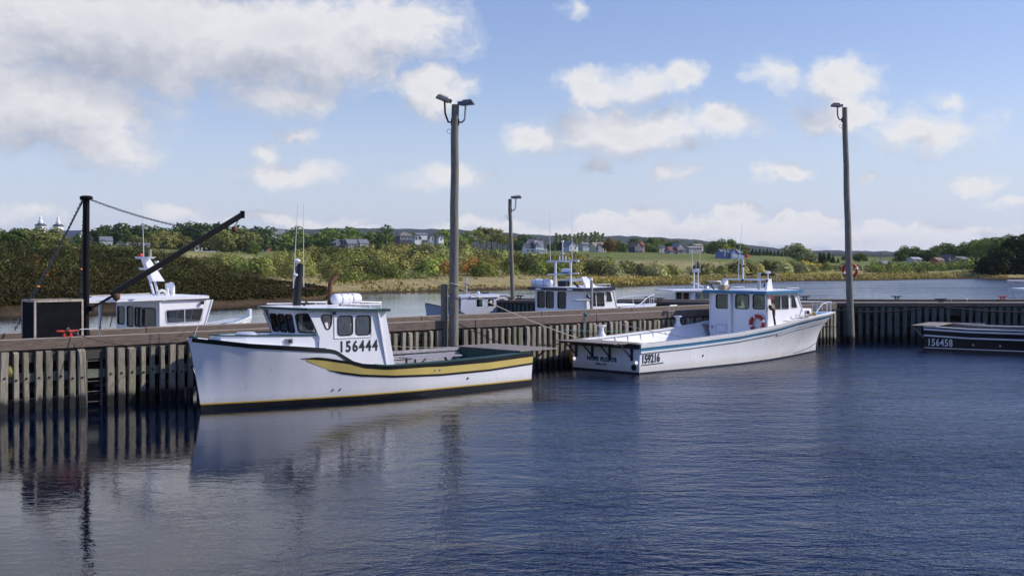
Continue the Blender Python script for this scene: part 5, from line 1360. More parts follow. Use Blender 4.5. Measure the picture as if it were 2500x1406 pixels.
# windshield: flat centre and two swept wings
zb, zt = 1.98, 2.715
fm = Fm((8.84, -.62, zb), (0, 1, 0), (.16, 0, zt - zb)); Hh = math.hypot(.16, zt - zb)
wc = [rrect(.06 + .395 * k, .10, .39 + .395 * k, Hh - .14, .07) for k in range(3)]
wall_with_windows(fm, [(0, -.15), (1.24, -.15), (1.24, Hh), (0, Hh)], wc, M['white2'], b1, M['rubber'], M['glass'], name='windshield', fw=.026)
for side in (1, -1):
    A, B, C, D = Vector((8.84, side * .62, zb)), Vector((8.46, side * 1.24, zb)), Vector((8.85, side * 1.19, zt)), Vector((9.0, side * .62, zt))
    if side == 1: fm = Fm(A, B - A, D - A); o2 = [fm.to(p) for p in (A, B, C, D)]
    else: fm = Fm(B, A - B, C - B); o2 = [fm.to(p) for p in (B, A, D, C)]
    cx = sum(p[0] for p in o2) / 4; cy = sum(p[1] for p in o2) / 4
    win = roundpoly([(cx + (p[0] - cx) * .74, cy - .01 + (p[1] - cy) * .68) for p in o2], .08)
    o2 = [(p[0], p[1] - (.18 if i < 2 else 0)) for i, p in enumerate(o2)]
    wall_with_windows(fm, o2, [win], M['white2'], b1, M['rubber'], M['glass'], name='windshield_wing', fw=.03)
# aft bulkhead with open doorway, cabin sole, roof
fm = Fm((6.15, 1.58, .46), (0, -1, 0), (.2, 0, 1.0))
panel('aft_bulkhead', fm, [(.25, 0), (2.91, 0), (3.16, .6), (3.16, 2.18), (0, 2.18), (0, .6)], [rrect(.9, .05, 1.65, 1.85, .05), rrect(2.0, 1.2, 2.8, 1.8, .06)], M['white2'], b1)
MB().box((7.2, 0, .75), (2.0, 1.6, .04)).build('cabin_sole', M['interior'], b1)
MB().box((8.2, -.1, 1.65), (.35, 1.4, .55)).build('dashboard', M['interior'], b1)
z_rf = lambda x: float(np.interp(x, [6.2, 9.3], [2.70, 2.80]))
roof1 = roof_slab(b1, [(6.25, -1.66), (8.92, -1.28), (9.2, -.7), (9.2, .7), (8.92, 1.28), (6.25, 1.66)], z_rf, .07, M['white'], M['green'], .06)
for x, yc in ((7.65, 1.26), (7.06, 1.34)):      # curtains behind the side panes
    MB().grid([[(x - .22 + .055 * i, yc + .015 * (i % 2) - .146 * .05 * i + .03, z) for i in range(9)] for z in (1.97, 2.25, 2.53)]).build('curtain', M['curtain'], b1)
# mast stack, exhaust and roof gear
pipe('dry_stack', [pxl(b1, 724, 754, -.1), pxl(b1, 727, 700, -.1), pxl(b1, 733, 644, -.1)], [.125, .12, .105], M['black'], roof1, 14)
s0 = pxl(b1, 727, 704, -.1)
MB().box(tuple(s0), (.06, 1.0, .04), Matrix.Rotation(R(45), 3, 'Z')).build('spreader', M['rust'], roof1)
for px0, py0, px1, py1 in ((716, 703, 727, 497), (741, 700, 741, 496)): pipe('whip_antenna', [pxl(b1, px0, py0, -.1), pxl(b1, px0 + .2 * (px1 - px0), py0 + .2 * (py1 - py0), -.1), pxl(b1, px1, py1, -.1)], [.018, .014, .005], M['alu'], roof1, 6)
for px0, py0 in ((726, 640), (722, 675)): MB().lathe([(.03, -.1), (.035, 0), (.09, .02), (.09, .06), (.04, .10)], 12, tuple(pxl(b1, px0, py0, -.12))).build('gps_antenna', M['white'], roof1, smooth=.8)
pipe('antenna_stalk', [pxl(b1, 723, 700, -.12), pxl(b1, 726, 640, -.12)], .014, M['alu'], roof1, 6)
pipe('vent_pipe', [pxl(b1, 742, 754, 0), pxl(b1, 743, 744, 0), pxl(b1, 747, 739, 0), pxl(b1, 752, 741, 0), pxl(b1, 754, 745, 0)], .045, M['rubber'], roof1, 10)
pipe('exhaust_pipe', [pxl(b1, 805, 752, -.2), pxl(b1, 806, 693, -.2), pxl(b1, 809, 686, -.2), pxl(b1, 824, 674, -.2)], [.07, .07, .07, .065], M['rust'], roof1, 12)
pipe('boom_tube', [pxl(b1, 878, 738, 0), pxl(b1, 930, 739, 0)], .04, M['steel'], roof1, 10)
raft('white life raft canister strapped on the yellow-banded boat roof', b1.matrix_basis @ Vector((6.68, .1, 2.80)), R(224.5), 1.05, .175)
for side in (1, -1):
    rr_ = [(6.35, side * 1.38, 2.84), (7.5, side * 1.38, 2.87)]
    pipe('roof_rail', rr_, .018, M['alu'], roof1, 6)
    for x in (6.35, 6.75, 7.15, 7.5): pipe('roof_rail_post', [(x, side * 1.38, 2.7), (x, side * 1.38, 2.855)], .012, M['alu'], roof1, 6)
    pipe('grab_bar', [(7.7, side * 1.1, 2.84), (8.8, side * 1.0, 2.86)], .014, M['alu'], roof1, 6)
# cockpit: bench against the far bulwark, folding table, stern platform
for k, (y, z) in enumerate(((-1.38, 1.10), (-1.36, .94), (-1.33, .78))): MB().box((3.1, y, z), (4.9, .035, .11), Matrix.Rotation(R(8), 3, 'X')).build('bench_back_slat', M['greyplank'], b1)
for k in range(3): MB().box((3.1, -1.05 - .11 * k, .68), (4.9, .10, .03)).build('bench_seat_slat', M['greyplank'], b1)
for x in (.9, 2.3, 3.7, 5.1): MB().box((x, -1.2, .56), (.06, .3, .2)).build('bench_leg', M['rubber'], b1)
tb = thing('folding_table', 'grey folding table on black legs in the cockpit of the yellow-banded boat', 'table', b1.matrix_basis @ Vector((2.85, -.42, .46)), R(224.5))
for k in range(4): MB().box((0, -.27 + .18 * k, .53), (2.15, .172, .035)).build('table_plank', M['greyplank'], tb)
for x in (-.85, .85):
    for y in (-.22, .22): MB().bar((x, y, .0), (x, y, .51), .045, .045).build('leg', M['rubber'], tb)
    MB().bar((x, .22, .2), (x * .45, .22, .5), .03, .03).build('brace', M['rubber'], tb)
sp_ = MB(); st = bpy.data.objects.new('stern_platform', None); col.objects.link(st); st.parent = b1
for k in range(10): MB().box((.62 - .182 * k, 0, 1.155), (.165, 3.22 - .02 * (k % 3), .035)).build('platform_slat', M['bareplank'], st)
for y in (-1.2, 0, 1.2): MB().box((-.22, y, 1.12), (1.7, .07, .06)).build('platform_bearer', M['crib'], st)
MB().box((.70, 0, .93), (.05, 2.95, .38)).build('platform_front_board', M['green'], st)
for y in (-1.2, 1.2): MB().bar((-.9, y, 1.08), (-.02, y, .62), .05, .05).build('platform_strut', M['crib'], st)
for x, z in ((T(7.1) + 3.9 - 3.9, .75),): pass
for x, z in ((4.4, .77), (4.2, .77), (7.9, .40), (7.68, .40), (3.0, .42)):
    p = hull1.xz(x, z, .004, 1); MB().lathe([(.035, 0), (.03, .02)], 12, tuple(p), Matrix.Rotation(R(-90), 3, 'X')).build('through_hull', M['steel'] if x != 3.0 else M['black'], b1)

# ------------------------------------------------------------------ white boat with the blue band
b2 = thing('fishing_boat', 'white fishing boat with blue band, number 159216 and HOPE FLOATS on its transom', 'boat', (3.48, 45.85, 0), R(44))
sheer2 = [(0, 1.06), (2.7, 1.13), (5.7, 1.24), (8.1, 1.40), (10.3, 1.62), (12, 1.72), (14, 1.76), (15.7, 1.72)]
hull2 = Hull(14.3, 15.75, sheer2, [(0, 1.70), (3, 1.86), (6, 1.96), (9, 1.95), (11, 1.78), (12.6, 1.46), (13.8, 1.05), (14.8, .58), (15.4, .28), (15.75, .03)],
    [(0, 1.65), (3, 1.76), (6, 1.70), (8.5, 1.45), (10.5, 1.02), (12.5, .50), (13.6, .20), (14.3, .015)], z0=.07, q=1.5, rake=2.2)
hull2.shell(b2, M['hullwhite'], M['navy'])
s2 = lambda x: float(np.interp(x, *hull2.sheer_t))
hull2.strip('rail_band', M['white2'], b2, .0, 15.5, lambda x: s2(x) - .10, lambda x: s2(x) + .005, off=.045, n=90, th=.04)
hull2.strip('blue_band', M['blue'], b2, .0, 15.55, lambda x: s2(x) - .225, lambda x: s2(x) - .10, off=.025, n=90, th=.02)
hull2.strip('rub_rail', M['white2'], b2, .0, 15.55, lambda x: s2(x) - .30, lambda x: s2(x) - .225, off=.05, n=90, th=.045)
hull2.strip('rub_groove', M['letter_dim'], b2, .05, 9.0, lambda x: s2(x) - .322, lambda x: s2(x) - .312, off=.006, n=60)
hull2.strip('fore_rub', M['white2'], b2, 8.6, 15.3, lambda x: s2(x) - .42, lambda x: s2(x) - .345, off=.035, n=60, th=.03)
hull2.strip('boot_line', M['blue'], b2, 11.2, 14.45, lambda x: .12 + .30 * ((x - 11.2) / 3.2) ** 2 * .9, lambda x: .15 + .32 * ((x - 11.2) / 3.2) ** 2 * .9, off=.006, n=40)
hull2.rail('gunwale', M['white2'], b2, 0, 15.6, w=.18, h=.045, out=.05)
hull2.rail('gunwale_wear', M['bareplank'], b2, .3, 11.0, w=-.0, h=.015, out=.047, dz=.046)
hull2.inside(b2, M['white2'], M['offwhite'], .05, 8.35, lambda x: .5)
for k in range(9):
    x = .9 + .82 * k; p = hull2.pt(hull2.u_of(x), 1, -.09, 1); MB().box((p.x, p.y - .03, .82 + .05 * s2(x)), (.06, .06, .55)).build('bulwark_rib', M['white2'], b2)
hull2.deck_cover('side_deck', M['white2'], b2, 8.32, 12.6, dz=-.03, camber=.02); hull2.deck_cover('foredeck', M['bluedeck'], b2, 12.4, 15.6, dz=-.02, camber=.05)
# transom lettering, lamps and exhaust
fmT = Fm((0, 1.7, 0), (0, -1, 0), (0, 0, 1))
M['lamp_on'] = paint('lit_lamp_glass', (.9, .9, .85), .3, .02)
M['lamp_on'].node_tree.nodes['Principled BSDF'].inputs['Emission Color'].default_value = (1, .97, .9, 1); M['lamp_on'].node_tree.nodes['Principled BSDF'].inputs['Emission Strength'].default_value = .8
letters('HOPE', Fm(fmT.at((.78, .39)), fmT.u, fmT.v), .20, M['letter_teal'], b2, bold=.014, squeeze=1.12, track=1.02, name='boat_name')
letters('FLOATS', Fm(fmT.at((1.46, .39)), fmT.u, fmT.v), .20, M['letter_teal'], b2, bold=.014, squeeze=1.12, track=1.02, name='boat_name')
letters('Halifax, N.S.', Fm(fmT.at((1.20, .235)), fmT.u, fmT.v), .12, M['letter'], b2, bold=.002, name='home_port')
for y, z, mt, r in ((1.57, .40, M['lamp_on'], .06), (-1.52, .42, M['lamp_on'], .06), (-1.40, .24, M['black'], .12)):
    MB().lathe([(r, 0), (r, .02), (r * .7, .03)], 18, (0, y, z), Matrix.Rotation(R(-90), 3, 'Y')).build('stern_lamp' if mt is M['lamp_on'] else 'exhaust_outlet', mt, b2)
# number on the quarter
pa, pb, pc = hull2.xz(.09, .42, .006, -1), hull2.xz(1.3, .45, .006, -1), hull2.xz(.09, .72, .006, -1)
fmN = Fm(pa, pb - pa, pc - pa)
o = letters('159216', Fm(fmN.at((0, -.02), .0), fmN.u, fmN.v), .43, M['letter'], b2, bold=.012, squeeze=.78, name='number')
MB().bar(fmN.at((0, -.09), .004), fmN.at((1.2, -.09), .004), .012, .03, fmN.v).build('number_underline', M['letter'], b2)
MB().lathe([(.045, 0), (.04, .02)], 12, tuple(hull2.xz(3.6, .5, .0, -1)), Matrix.Rotation(R(90), 3, 'X')).build('through_hull', M['black'], b2)
# stern platform on brackets
st = bpy.data.objects.new('stern_platform', None); col.objects.link(st); st.parent = b2
for k in range(6): MB().box((.42 - .215 * k, .28 + .1 * (k > 4), 1.105), (.205, 2.95 - .04 * (k % 2), .03)).build('platform_plank', M['bareplank'], st)
MB().box((.1, -1.42, 1.108), (.42, .42, .03)).build('platform_plank', M['bareplank'], st)
MB().box((-.14, .28, 1.065), (1.1, 2.9, .045)).build('platform_frame', M['black'], st)
MB().box((-.03, 0, 1.0), (.06, 3.36, .16)).build('transom_band', M['navy'], st)
for y in (1.45, .62, -.25, -1.32):
    MB().box((-.04, y, .74), (.05, .09, .52)).build('bracket_leg', M['navy'], st); MB().bar((-.62, y, 1.05), (-.04, y, .56), .04, .04).build('bracket_strut', M['navy'], st)
for x in (1.85, 6.77): spool(b2, x, 1.80 + .02 * x, s2(x) + .03)
# wheelhouse
xa, hw = 8.32, 1.48
fmA = Fm((xa, 1.42, .5), (0, -1, 0), (.02, 0, 1))
aw = [rrect(.32, 1.62, .92, 2.17, .09), rrect(1.32, 1.63, 1.97, 2.19, .09), rrect(2.2, 1.64, 2.76, 2.2, .09)]
aft = wall_with_windows(fmA, [(0, 0), (2.88, 0), (2.88, 2.26), (0, 2.24)], aw, M['white'], b2, M['rubber'], M['glass_green'], name='aft_bulkhead')
pipe('exhaust_trunk', [(xa - .07, .33, .52), (xa - .07, .33, 2.70)], .085, M['white'], aft, 12)
sheet(MB(), fmA, rrect(2.06, .18, 2.84, 2.24, .04), [rrect(2.085, .205, 2.815, 2.215, .04)], 0, .012).build('door_frame', M['white2'], aft)
sheet(MB(), fmA, rrect(.30, .58, .86, .92, .03), [rrect(.325, .605, .835, .895, .03)], 0, .015).build('locker_hatch', M['greyblue'], aft)
MB().lathe([(.08, 0), (.08, .012)], 16, tuple(fmA.at((.13, .80), .0)), Matrix.Rotation(R(-90), 3, 'Y')).build('deck_plate', M['greyblue'], aft)
for side in (-1, 1):
    fm = Fm((0, side * hw, 0), (-side, 0, 0), (0, .02 * -side, 1))
    def q(x, z): return (-side * x, z)
    out = [q(8.32, 1.1), q(11.05, 1.45), q(10.98, 2.08), q(10.62, 2.75), q(8.30, 2.75)]
    w4 = [q(8.80, 2.10), q(9.98, 2.08), q(9.94, 2.66), q(8.80, 2.67)]; w5 = [q(10.14, 2.12), q(10.62, 2.12), q(10.38, 2.66), q(10.14, 2.68)]
    if side == 1: out, w4, w5 = out[::-1], w4[::-1], w5[::-1]
    wall_with_windows(fm, out, [roundpoly(w4, .09), roundpoly(w5, .09)], M['white'], b2, M['white2'], M['glass_green'], name='wheelhouse_side', bars=[[(q(9.38, 2.07), q(9.38, 2.67))]])
fm = Fm((11.0, -1.46, 2.05), (0, 1, 0), (-.40, 0, .70)); Hh = math.hypot(.4, .7)
wall_with_windows(fm, [(0, -.1), (2.92, -.1), (2.92, Hh), (0, Hh)], [rrect(.12 + .93 * k, .10, .94 + .93 * k, Hh - .14, .08) for k in range(3)], M['white'], b2, M['rubber'], M['glass_green'], name='windshield')
MB().box((9.6, 0, 1.2), (2.5, 2.9, .04)).build('cabin_sole', M['interior'], b2)
MB().box((10.5, .3, 1.75), (.5, 1.8, .5)).build('dashboard', M['interior'], b2)
pipe('helm_seat', [(9.5, -.7, 1.2), (9.5, -.7, 1.85)], .05, M['steel'], b2); MB().box((9.45, -.7, 2.12), (.12, .5, .55)).box((9.6, -.7, 1.9), (.45, .5, .1)).build('helm_seat', M['greyblue'], b2, bevel=.03)
tk = [(10.95, -1.42), (12.1, -1.22), (12.75, -.82), (12.75, .82), (12.1, 1.22), (10.95, 1.42)]; zt_ = lambda x: float(np.interp(x, [10.9, 12.1, 12.8], [2.09, 2.05, 2.0])); n = len(tk)
MB().add([(x + .08 * (x > 12.5), y, s2(x) - .1) for x, y in tk] + [(x - .12 * (x > 12.5), y * .97, zt_(x)) for x, y in tk], [tuple(reversed(range(n))), tuple(range(n, 2 * n))] + [(i, (i + 1) % n, n + (i + 1) % n, n + i) for i in range(n)]).build('trunk_cabin', M['white'], b2)
fm = Fm((11.55, -1.345, 1.86), (1, .13, 0), (0, .04, 1)); window(fm, rrect(-.13, -.1, .13, .1, .03), b2, M['steel'], M['glass_dark'], .03, .03)
z_r2 = lambda x: float(np.interp(x, [8.0, 11.0], [2.86, 2.87]))
roof2 = roof_slab(b2, [(8.08, -1.60), (10.75, -1.60), (11.08, -.9), (11.08, .9), (10.75, 1.60), (8.08, 1.60)], z_r2, .07, M['white'], M['blue'], .115)
# roof arch, aerials, stack, light bar
for y in (-1.12, 1.12): MB().hexa([(8.75, y - .05, 2.88), (9.2, y - .05, 2.88), (9.2, y + .05, 2.88), (8.75, y + .05, 2.88)], [(8.85, y - .05, 3.30), (9.12, y - .05, 3.30), (9.12, y + .05, 3.30), (8.85, y + .05, 3.30)]).build('arch_leg', M['white2'], roof2)
MB().box((8.98, 0, 3.33), (.26, 2.36, .07)).build('arch_beam', M['white2'], roof2, bevel=.015)
for y in (-1.12, .1): MB().lathe([(.06, 0), (.05, .03)], 12, (8.84, y, 3.28), Matrix.Rotation(R(-90), 3, 'Y')).build('deck_lamp', M['rubber'], roof2)
def at2(px, py, y=-.1): return pxl(b2, px, py, y)
pipe('signal_mast', [(8.98, .18, 3.35), (8.98, .18, 4.28)], .045, M['alu'], roof2, 10); MB().box((8.98, .18, 4.30), (.14, .24, .10)).build('mast_light', M['white'], roof2); MB().box((8.98, -.02, 4.31), (.14, .12, .14)).build('mast_light', M['red'], roof2)
MB().lathe([(.04, 0), (.045, .09)], 10, (8.9, .08, 3.85)).build('mast_lamp', M['rubber'], roof2)
pipe('whip_antenna', [(8.98, .42, 3.36), (8.98, .38, 4.2), (9.0, .22, 5.75)], [.018, .014, .005], M['alu'], roof2, 6)
pipe('stack', [(9.6, -.2, 2.9), (9.6, -.2, 3.62)], [.075, .07], M['steel'], roof2, 12)
for y0, y1 in ((-.9, -.1), (.2, .55)): MB().box((9.75, (y0 + y1) / 2, 3.53), (.10, y1 - y0, .09)).build('light_bar', M['rubber'], roof2)
pipe('light_bar_post', [(9.75, -1.0, 2.9), (9.75, -1.0, 3.5)], .02, M['steel'], roof2, 6)
MB().lathe([(.02, 0), (.02, .2), (.10, .24), (.10, .30), (.03, .33)], 14, (9.1, -1.0, 3.36)).build('gps_antenna', M['white'], roof2, smooth=.8)
MB().torus((9.3, -.75, 3.02), .11, .05, Matrix.Rotation(R(90), 3, 'X'), 10, 8, 0, math.pi).build('horn', M['navy'], roof2)
MB().box((8.35, .72, 3.0), (.34, .36, .2)).build('roof_locker', paint('tan_box', (.42, .33, .20), .7), roof2, bevel=.01)
for y in (-1.4, 1.4): pipe('grab_rail', [(9.9, y, 2.9), (9.9, y, 2.97), (10.8, y, 2.97), (10.8, y, 2.9)], .013, M['alu'], roof2, 6)
# trap hauler and davit at the near side
pipe('hauler_post', [(8.62, -1.70, 1.35), (8.56, -1.62, 2.0), (8.5, -1.58, 2.72)], .045, M['rubber'], b2, 8)
MB().lathe([(.04, -.10), (.125, -.08), (.075, 0), (.125, .08), (.04, .10)], 16, (8.46, -1.62, 2.22), Matrix.Rotation(R(70), 3, 'X')).build('hauler_wheel', paint('worn_tan_metal', (.13, .10, .065), .6, .3, 8.0), b2, smooth=.8)
MB().box((8.58, -1.64, 2.12), (.1, .1, .55)).build('hauler_motor', M['rust'], b2, bevel=.02); MB().box((8.5, -1.60, 2.62), (.16, .04, .2)).build('hauler_sign', M['red'], b2)
# bow rail
rl = []
for x in np.linspace(11.9, 15.45, 12):
    p = hull2.pt(hull2.u_of(x), 1, -.12, -1); rl.append(Vector((p.x, min(p.y, 0), p.z + .08 + .42 * min(1, (x - 11.9) / .9))))
full = rl + [Vector((15.6, 0, rl[-1].z))] + [Vector((p.x, -p.y, p.z)) for p in reversed(rl)]
pipe('bow_rail', full, .017, M['alu'], b2, 8)
for i in (3, 6, 9, 11):
    for s in (1, -1): p = rl[i]; pipe('rail_stanchion', [(p.x, s * p.y, s2(p.x) + .02), (p.x, s * p.y, p.z)], .013, M['alu'], b2, 6)
pipe('bow_bitt', [(14.4, 0, 1.78), (14.4, 0, 2.1)], .05, M['steel'], b2); pipe('bow_bitt_bar', [(14.4, -.15, 2.02), (14.4, .15, 2.02)], .025, M['steel'], b2)
for side in (-1,):
    MB().box((11.15, -1.58, 1.70), (.7, .22, .03)).build('side_plank', M['bareplank'], b2); MB().box((10.1, -1.66, 1.60), (1.6, .10, .03)).build('side_plank', M['bareplank'], b2)
# things lying on or hanging from the boat
m3 = Matrix(((0, 0, -1), (1, 0, 0), (0, 1, 0))).transposed()
def face(nrm, up=(0, 0, 1)):
    n_ = Vector(nrm).normalized(); x = Vector(up).cross(n_).normalized(); return Matrix((x, n_.cross(x), n_)).transposed()
a44 = R(44); aftn = (-math.cos(a44), -math.sin(a44), 0)
lifebuoy('orange lifebuoy with white bands on the aft cabin wall of the blue-banded boat', b2.matrix_basis @ Vector((xa - .09, -1.05, 1.52)), face(aftn), .31, .075)
mb = MB()
for k in range(5): mb.torus((.02 * (k % 2), .01 * k, .02 * k), .12 + .015 * (k % 3), .016, Matrix.Rotation(.2 * k, 3, 'X'), 16, 6)
o = mb.build('rope_coil', M['rope_yellow'], smooth=1.0); o.location = b2.matrix_basis @ Vector((11.75, -1.5, 1.73)); tag(o, 'coil of yellow rope on the side deck of the blue-banded boat', 'rope')
pk = thing('anchor', 'grey anchor lying on the side deck of the blue-banded boat', 'anchor', b2.matrix_basis @ Vector((10.95, -1.55, 1.76)), a44)
pipe('shank', [(-.4, 0, .03), (.45, 0, .06)], .02, M['steel'], pk); pipe('arm', [(-.52, -.2, .3), (-.45, -.1, .08), (-.4, 0, .03), (-.45, .1, .08), (-.5, .22, .2)], .022, M['alu'], pk); pipe('stock', [(.4, -.2, .06), (.4, .2, .06)], .014, M['steel'], pk)

# ------------------------------------------------------------------ black boat at the right
b3 = thing('fishing_boat', 'black hulled boat with white lines and number 156458 at the right edge', 'boat', (18.95 + .545 * 1.72, 56.6 + .839 * 1.72, 0), R(-33))
hull3 = Hull(10.6, 11.6, [(0, 1.07), (2, 1.00), (4.5, 1.0), (7, 1.15), (9, 1.45), (11.6, 1.9)], [(0, 1.70), (3, 1.85), (6, 1.85), (8.5, 1.5), (10.3, .8), (11.6, .03)], [(0, 1.62), (3, 1.7), (6, 1.55), (8.5, .9), (10.6, .015)], z0=.10, q=1.4)
M['blackhull'] = paint('black_hull_paint', (0.010, 0.010, 0.012), 0.3, 0.15, 2.0)
hull3.shell(b3, M['blackhull'], M['blackhull'])
s3 = lambda x: float(np.interp(x, *hull3.sheer_t))
hull3.strip('upper_line', M['letter_white'], b3, .0, 11.3, lambda x: s3(x) - .14, lambda x: s3(x) - .06, off=.03, th=.025); hull3.strip('lower_line', M['letter_white'], b3, .0, 11.2, lambda x: s3(x) - .42, lambda x: s3(x) - .35, off=.014); hull3.strip('boot_line', M['letter_white'], b3, .02, 10.7, lambda x: .10, lambda x: .135, off=.008)
hull3.rail('gunwale', M['offwhite'], b3, 0, 11.4, w=.24, h=.045, out=.02); hull3.inside(b3, M['greyplank'], M['greyplank'], .05, 7.0, lambda x: .5); hull3.deck_cover('foredeck', M['white2'], b3, 6.9, 11.5)
pa, pb, pc = hull3.xz(.15, .22, .006, -1), hull3.xz(1.5, .21, .006, -1), hull3.xz(.15, .55, .006, -1); fm = Fm(pa, pb - pa, pc - pa)
letters('156458', fm, .46, M['letter_white'], b3, bold=.006, squeeze=.78, track=1.08, name='number')
for x in (2.2, 3.35): MB().lathe([(.045, 0), (.04, .03)], 12, tuple(hull3.xz(x, .32, 0, -1)), Matrix.Rotation(R(90), 3, 'X')).build('through_hull', M['steel'], b3)
st = bpy.data.objects.new('stern_platform', None); col.objects.link(st); st.parent = b3
for k in range(5): MB().box((.45 - .23 * k, 0, 1.12), (.22, 3.35, .03)).build('platform_plank', M['bareplank'], st)
for y in (-1.5, 0, 1.5): MB().bar((-.55, y, 1.08), (-.03, y, .55), .05, .04).build('platform_strut', M['greyplank'], st)
MB().box((-.05, 0, 1.07), (.95, 3.2, .05)).build('platform_frame', M['crib'], st)
MB().box((1.2, 1.45, 1.12), (1.6, .3, .03)).build('side_bench', M['greyplank'], b3)
fm = Fm((4.35, 1.5, .5), (0, -1, 0), (.05, 0, 1)); panel('aft_bulkhead', fm, roundpoly([(0, 0), (3.0, 0), (3.0, .95), (2.7, 1.35), (.3, 1.35), (0, .95)], .25), [rrect(.4, .2, 1.1, 1.2, .1)], M['blackhull'], b3)
MB().lathe([(.16, 0), (.14, .03)], 18, (4.33, -1.15, 1.28), Matrix.Rotation(R(-90), 3, 'Y')).build('round_port', M['letter_white'], b3)
fm = Fm((0, -1.52, 0), (1, 0, 0), (0, .02, 1)); panel('wheelhouse_side', fm, [(4.45, .9), (7.2, 1.1), (6.9, 1.85), (4.5, 1.85)], [], M['blackhull'], b3); fm = Fm((0, 1.52, 0), (-1, 0, 0), (0, -.02, 1)); panel('wheelhouse_side', fm, [(-7.2, 1.1), (-4.45, .9), (-4.5, 1.85), (-6.9, 1.85)], [], M['blackhull'], b3)
MB().box((5.75, 0, 1.87), (2.7, 3.1, .06)).build('wheelhouse_roof', M['offwhite'], b3)

# ------------------------------------------------------------------ generic cape-island boat used for the boats behind the wharf
def cape_boat(label, origin, rot, L0, L1, sheer, hwid, cab, wmat, trim, gmat, bottom='darkblue', dtrim=.09, fr='rubber'):
    b = thing('fishing_boat', label, 'boat', origin, rot)
    k = hwid; h = Hull(L0, L1, sheer, [(0, k * .92), (L1 * .35, k), (L1 * .65, k * .97), (L1 * .82, k * .68), (L1 * .94, k * .28), (L1, .03)], [(0, k * .88), (L0 * .4, k * .88), (L0 * .7, k * .6), (L0 * .88, k * .24), (L0, .015)], z0=.1, q=1.5)
    h.shell(b, wmat, M[bottom]); sz = lambda x: float(np.interp(x, *h.sheer_t))
    h.rail('gunwale', M['white2'], b, 0, L1 * .985, w=.15, h=.05, out=.04); h.strip('rub_rail', trim, b, 0, L1 * .97, lambda x: sz(x) - .2, lambda x: sz(x) - .1, off=.03, n=40, th=.025)
    h.inside(b, M['white2'], M['offwhite'], .05, cab['xa'] + .1, lambda x: .5, n=20); h.deck_cover('foredeck', M['white2'], b, cab['xa'], L1 * .98, dz=-.02)
    xa, ft, fb, hw, z1 = cab['xa'], cab['ft'], cab['fb'], cab['hw'], cab['z1']
    fmA = Fm((xa, hw, .5), (0, -1, 0), (.0, 0, 1)); W = 2 * hw
    wall_with_windows(fmA, [(0, 0), (W, 0), (W, z1 - .5), (0, z1 - .5)], [rrect(a, c - .5, d, e - .5, .07) for a, c, d, e in cab['aft']], wmat, b, M[fr], gmat, name='aft_bulkhead')
    for side in (-1, 1):
        fm = Fm((0, side * hw, 0), (-side, 0, 0), (0, .015 * -side, 1))
        def q(x, z): return (-side * x, z)
        out = [q(xa, sz(xa) - .3), q(fb, sz(fb) - .2), q(fb, cab['zs']), q(ft, z1), q(xa, z1)]; ws = [[q(x, z) for x, z in p] for p in cab['side']]
        if side == 1: out = out[::-1]; ws = [p[::-1] for p in ws]
        wall_with_windows(fm, out, [roundpoly(p, .07) for p in ws], wmat, b, M[cab.get('sf', fr)], gmat, name='wheelhouse_side', bars=[[(q(*s[0]), q(*s[1])) for s in cab['bars']]] if cab.get('bars') else ())
    fm = Fm((fb, -hw, cab['zs']), (0, 1, 0), (ft - fb, 0, z1 - cab['zs'])); Hh = math.hypot(ft - fb, z1 - cab['zs'])
    wall_with_windows(fm, [(0, -.1), (W, -.1), (W, Hh), (0, Hh)], [rrect(.1 + (W - .14) / 3 * k, .08, .1 + (W - .14) / 3 * (k + 1) - .08, Hh - .1, .06) for k in range(3)], wmat, b, M[fr], gmat, name='windshield')
    MB().box(((xa + fb) / 2, 0, 1.0), (fb - xa - .1, W - .1, .04)).build('cabin_sole', M['interior'], b)
    ra, rf_ = cab['roof']; zr = lambda x: float(np.interp(x, [ra, rf_], cab['rz'])); ov = hw + cab.get('ov', .1)
    rf = roof_slab(b, [(ra, -ov), (rf_ - .3, -ov), (rf_, -ov * .6), (rf_, ov * .6), (rf_ - .3, ov), (ra + cab.get('cut', 0), ov)], zr, .06, M['white'], trim, dtrim)
    return b, h, rf

# white boat behind the wharf at the left, with the leaning mast
c0 = Vector((-17.03, 37.94, 0)); o4 = c0 - WD * 1.0
b4, hull4, roof4 = cape_boat('white boat with leaning mast moored behind the wharf at the crane', o4, WANG, 10.6, 11.25, [(0, 1.0), (3, 1.0), (6, 1.25), (8.5, 1.62), (10, 1.85), (11.25, 2.1)], 1.7,
    dict(xa=6.8, ft=8.78, fb=8.52, zs=2.02, hw=1.62, z1=2.80, aft=[(.12, 1.95, .62, 2.52), (.86, 1.9, 1.30, 2.55), (1.45, 1.92, 1.98, 2.53), (2.08, 1.92, 2.95, 2.53)], side=[[(7.08, 2.07), (8.32, 2.09), (8.40, 2.52), (7.05, 2.48)]], bars=[((7.72, 2.07), (7.72, 2.5))], sf='greyblue', roof=(4.1, 8.86), rz=(2.86, 2.93), ov=.05, cut=1.9), M['white'], M['white2'], M['glass'], dtrim=.07)
for y, x in ((-1.5, 4.25), (1.4, 6.1)): pipe('canopy_post', [(x, y, 1.0), (x, y, 2.82)], .05, M['white2'], b4)
pipe('canopy_rail', [(4.3, -1.45, 1.75), (6.7, -1.45, 1.75)], .03, M['rubber'], b4)
m0, m1 = pxl(b4, 393, 722, 0), pxl(b4, 352, 628, 0); md = (m1 - m0).normalized()
base4 = m0 + md * .55
for dx in (-.28, .0): MB().tube([(m0.x + dx * 1.2, -.18 if dx else .18, 2.9), tuple(base4 + Vector((dx * .6, 0, 0))), tuple(base4 + Vector((0, 0, .12)))], .045, 8).build('mast_leg', M['alu'], roof4)
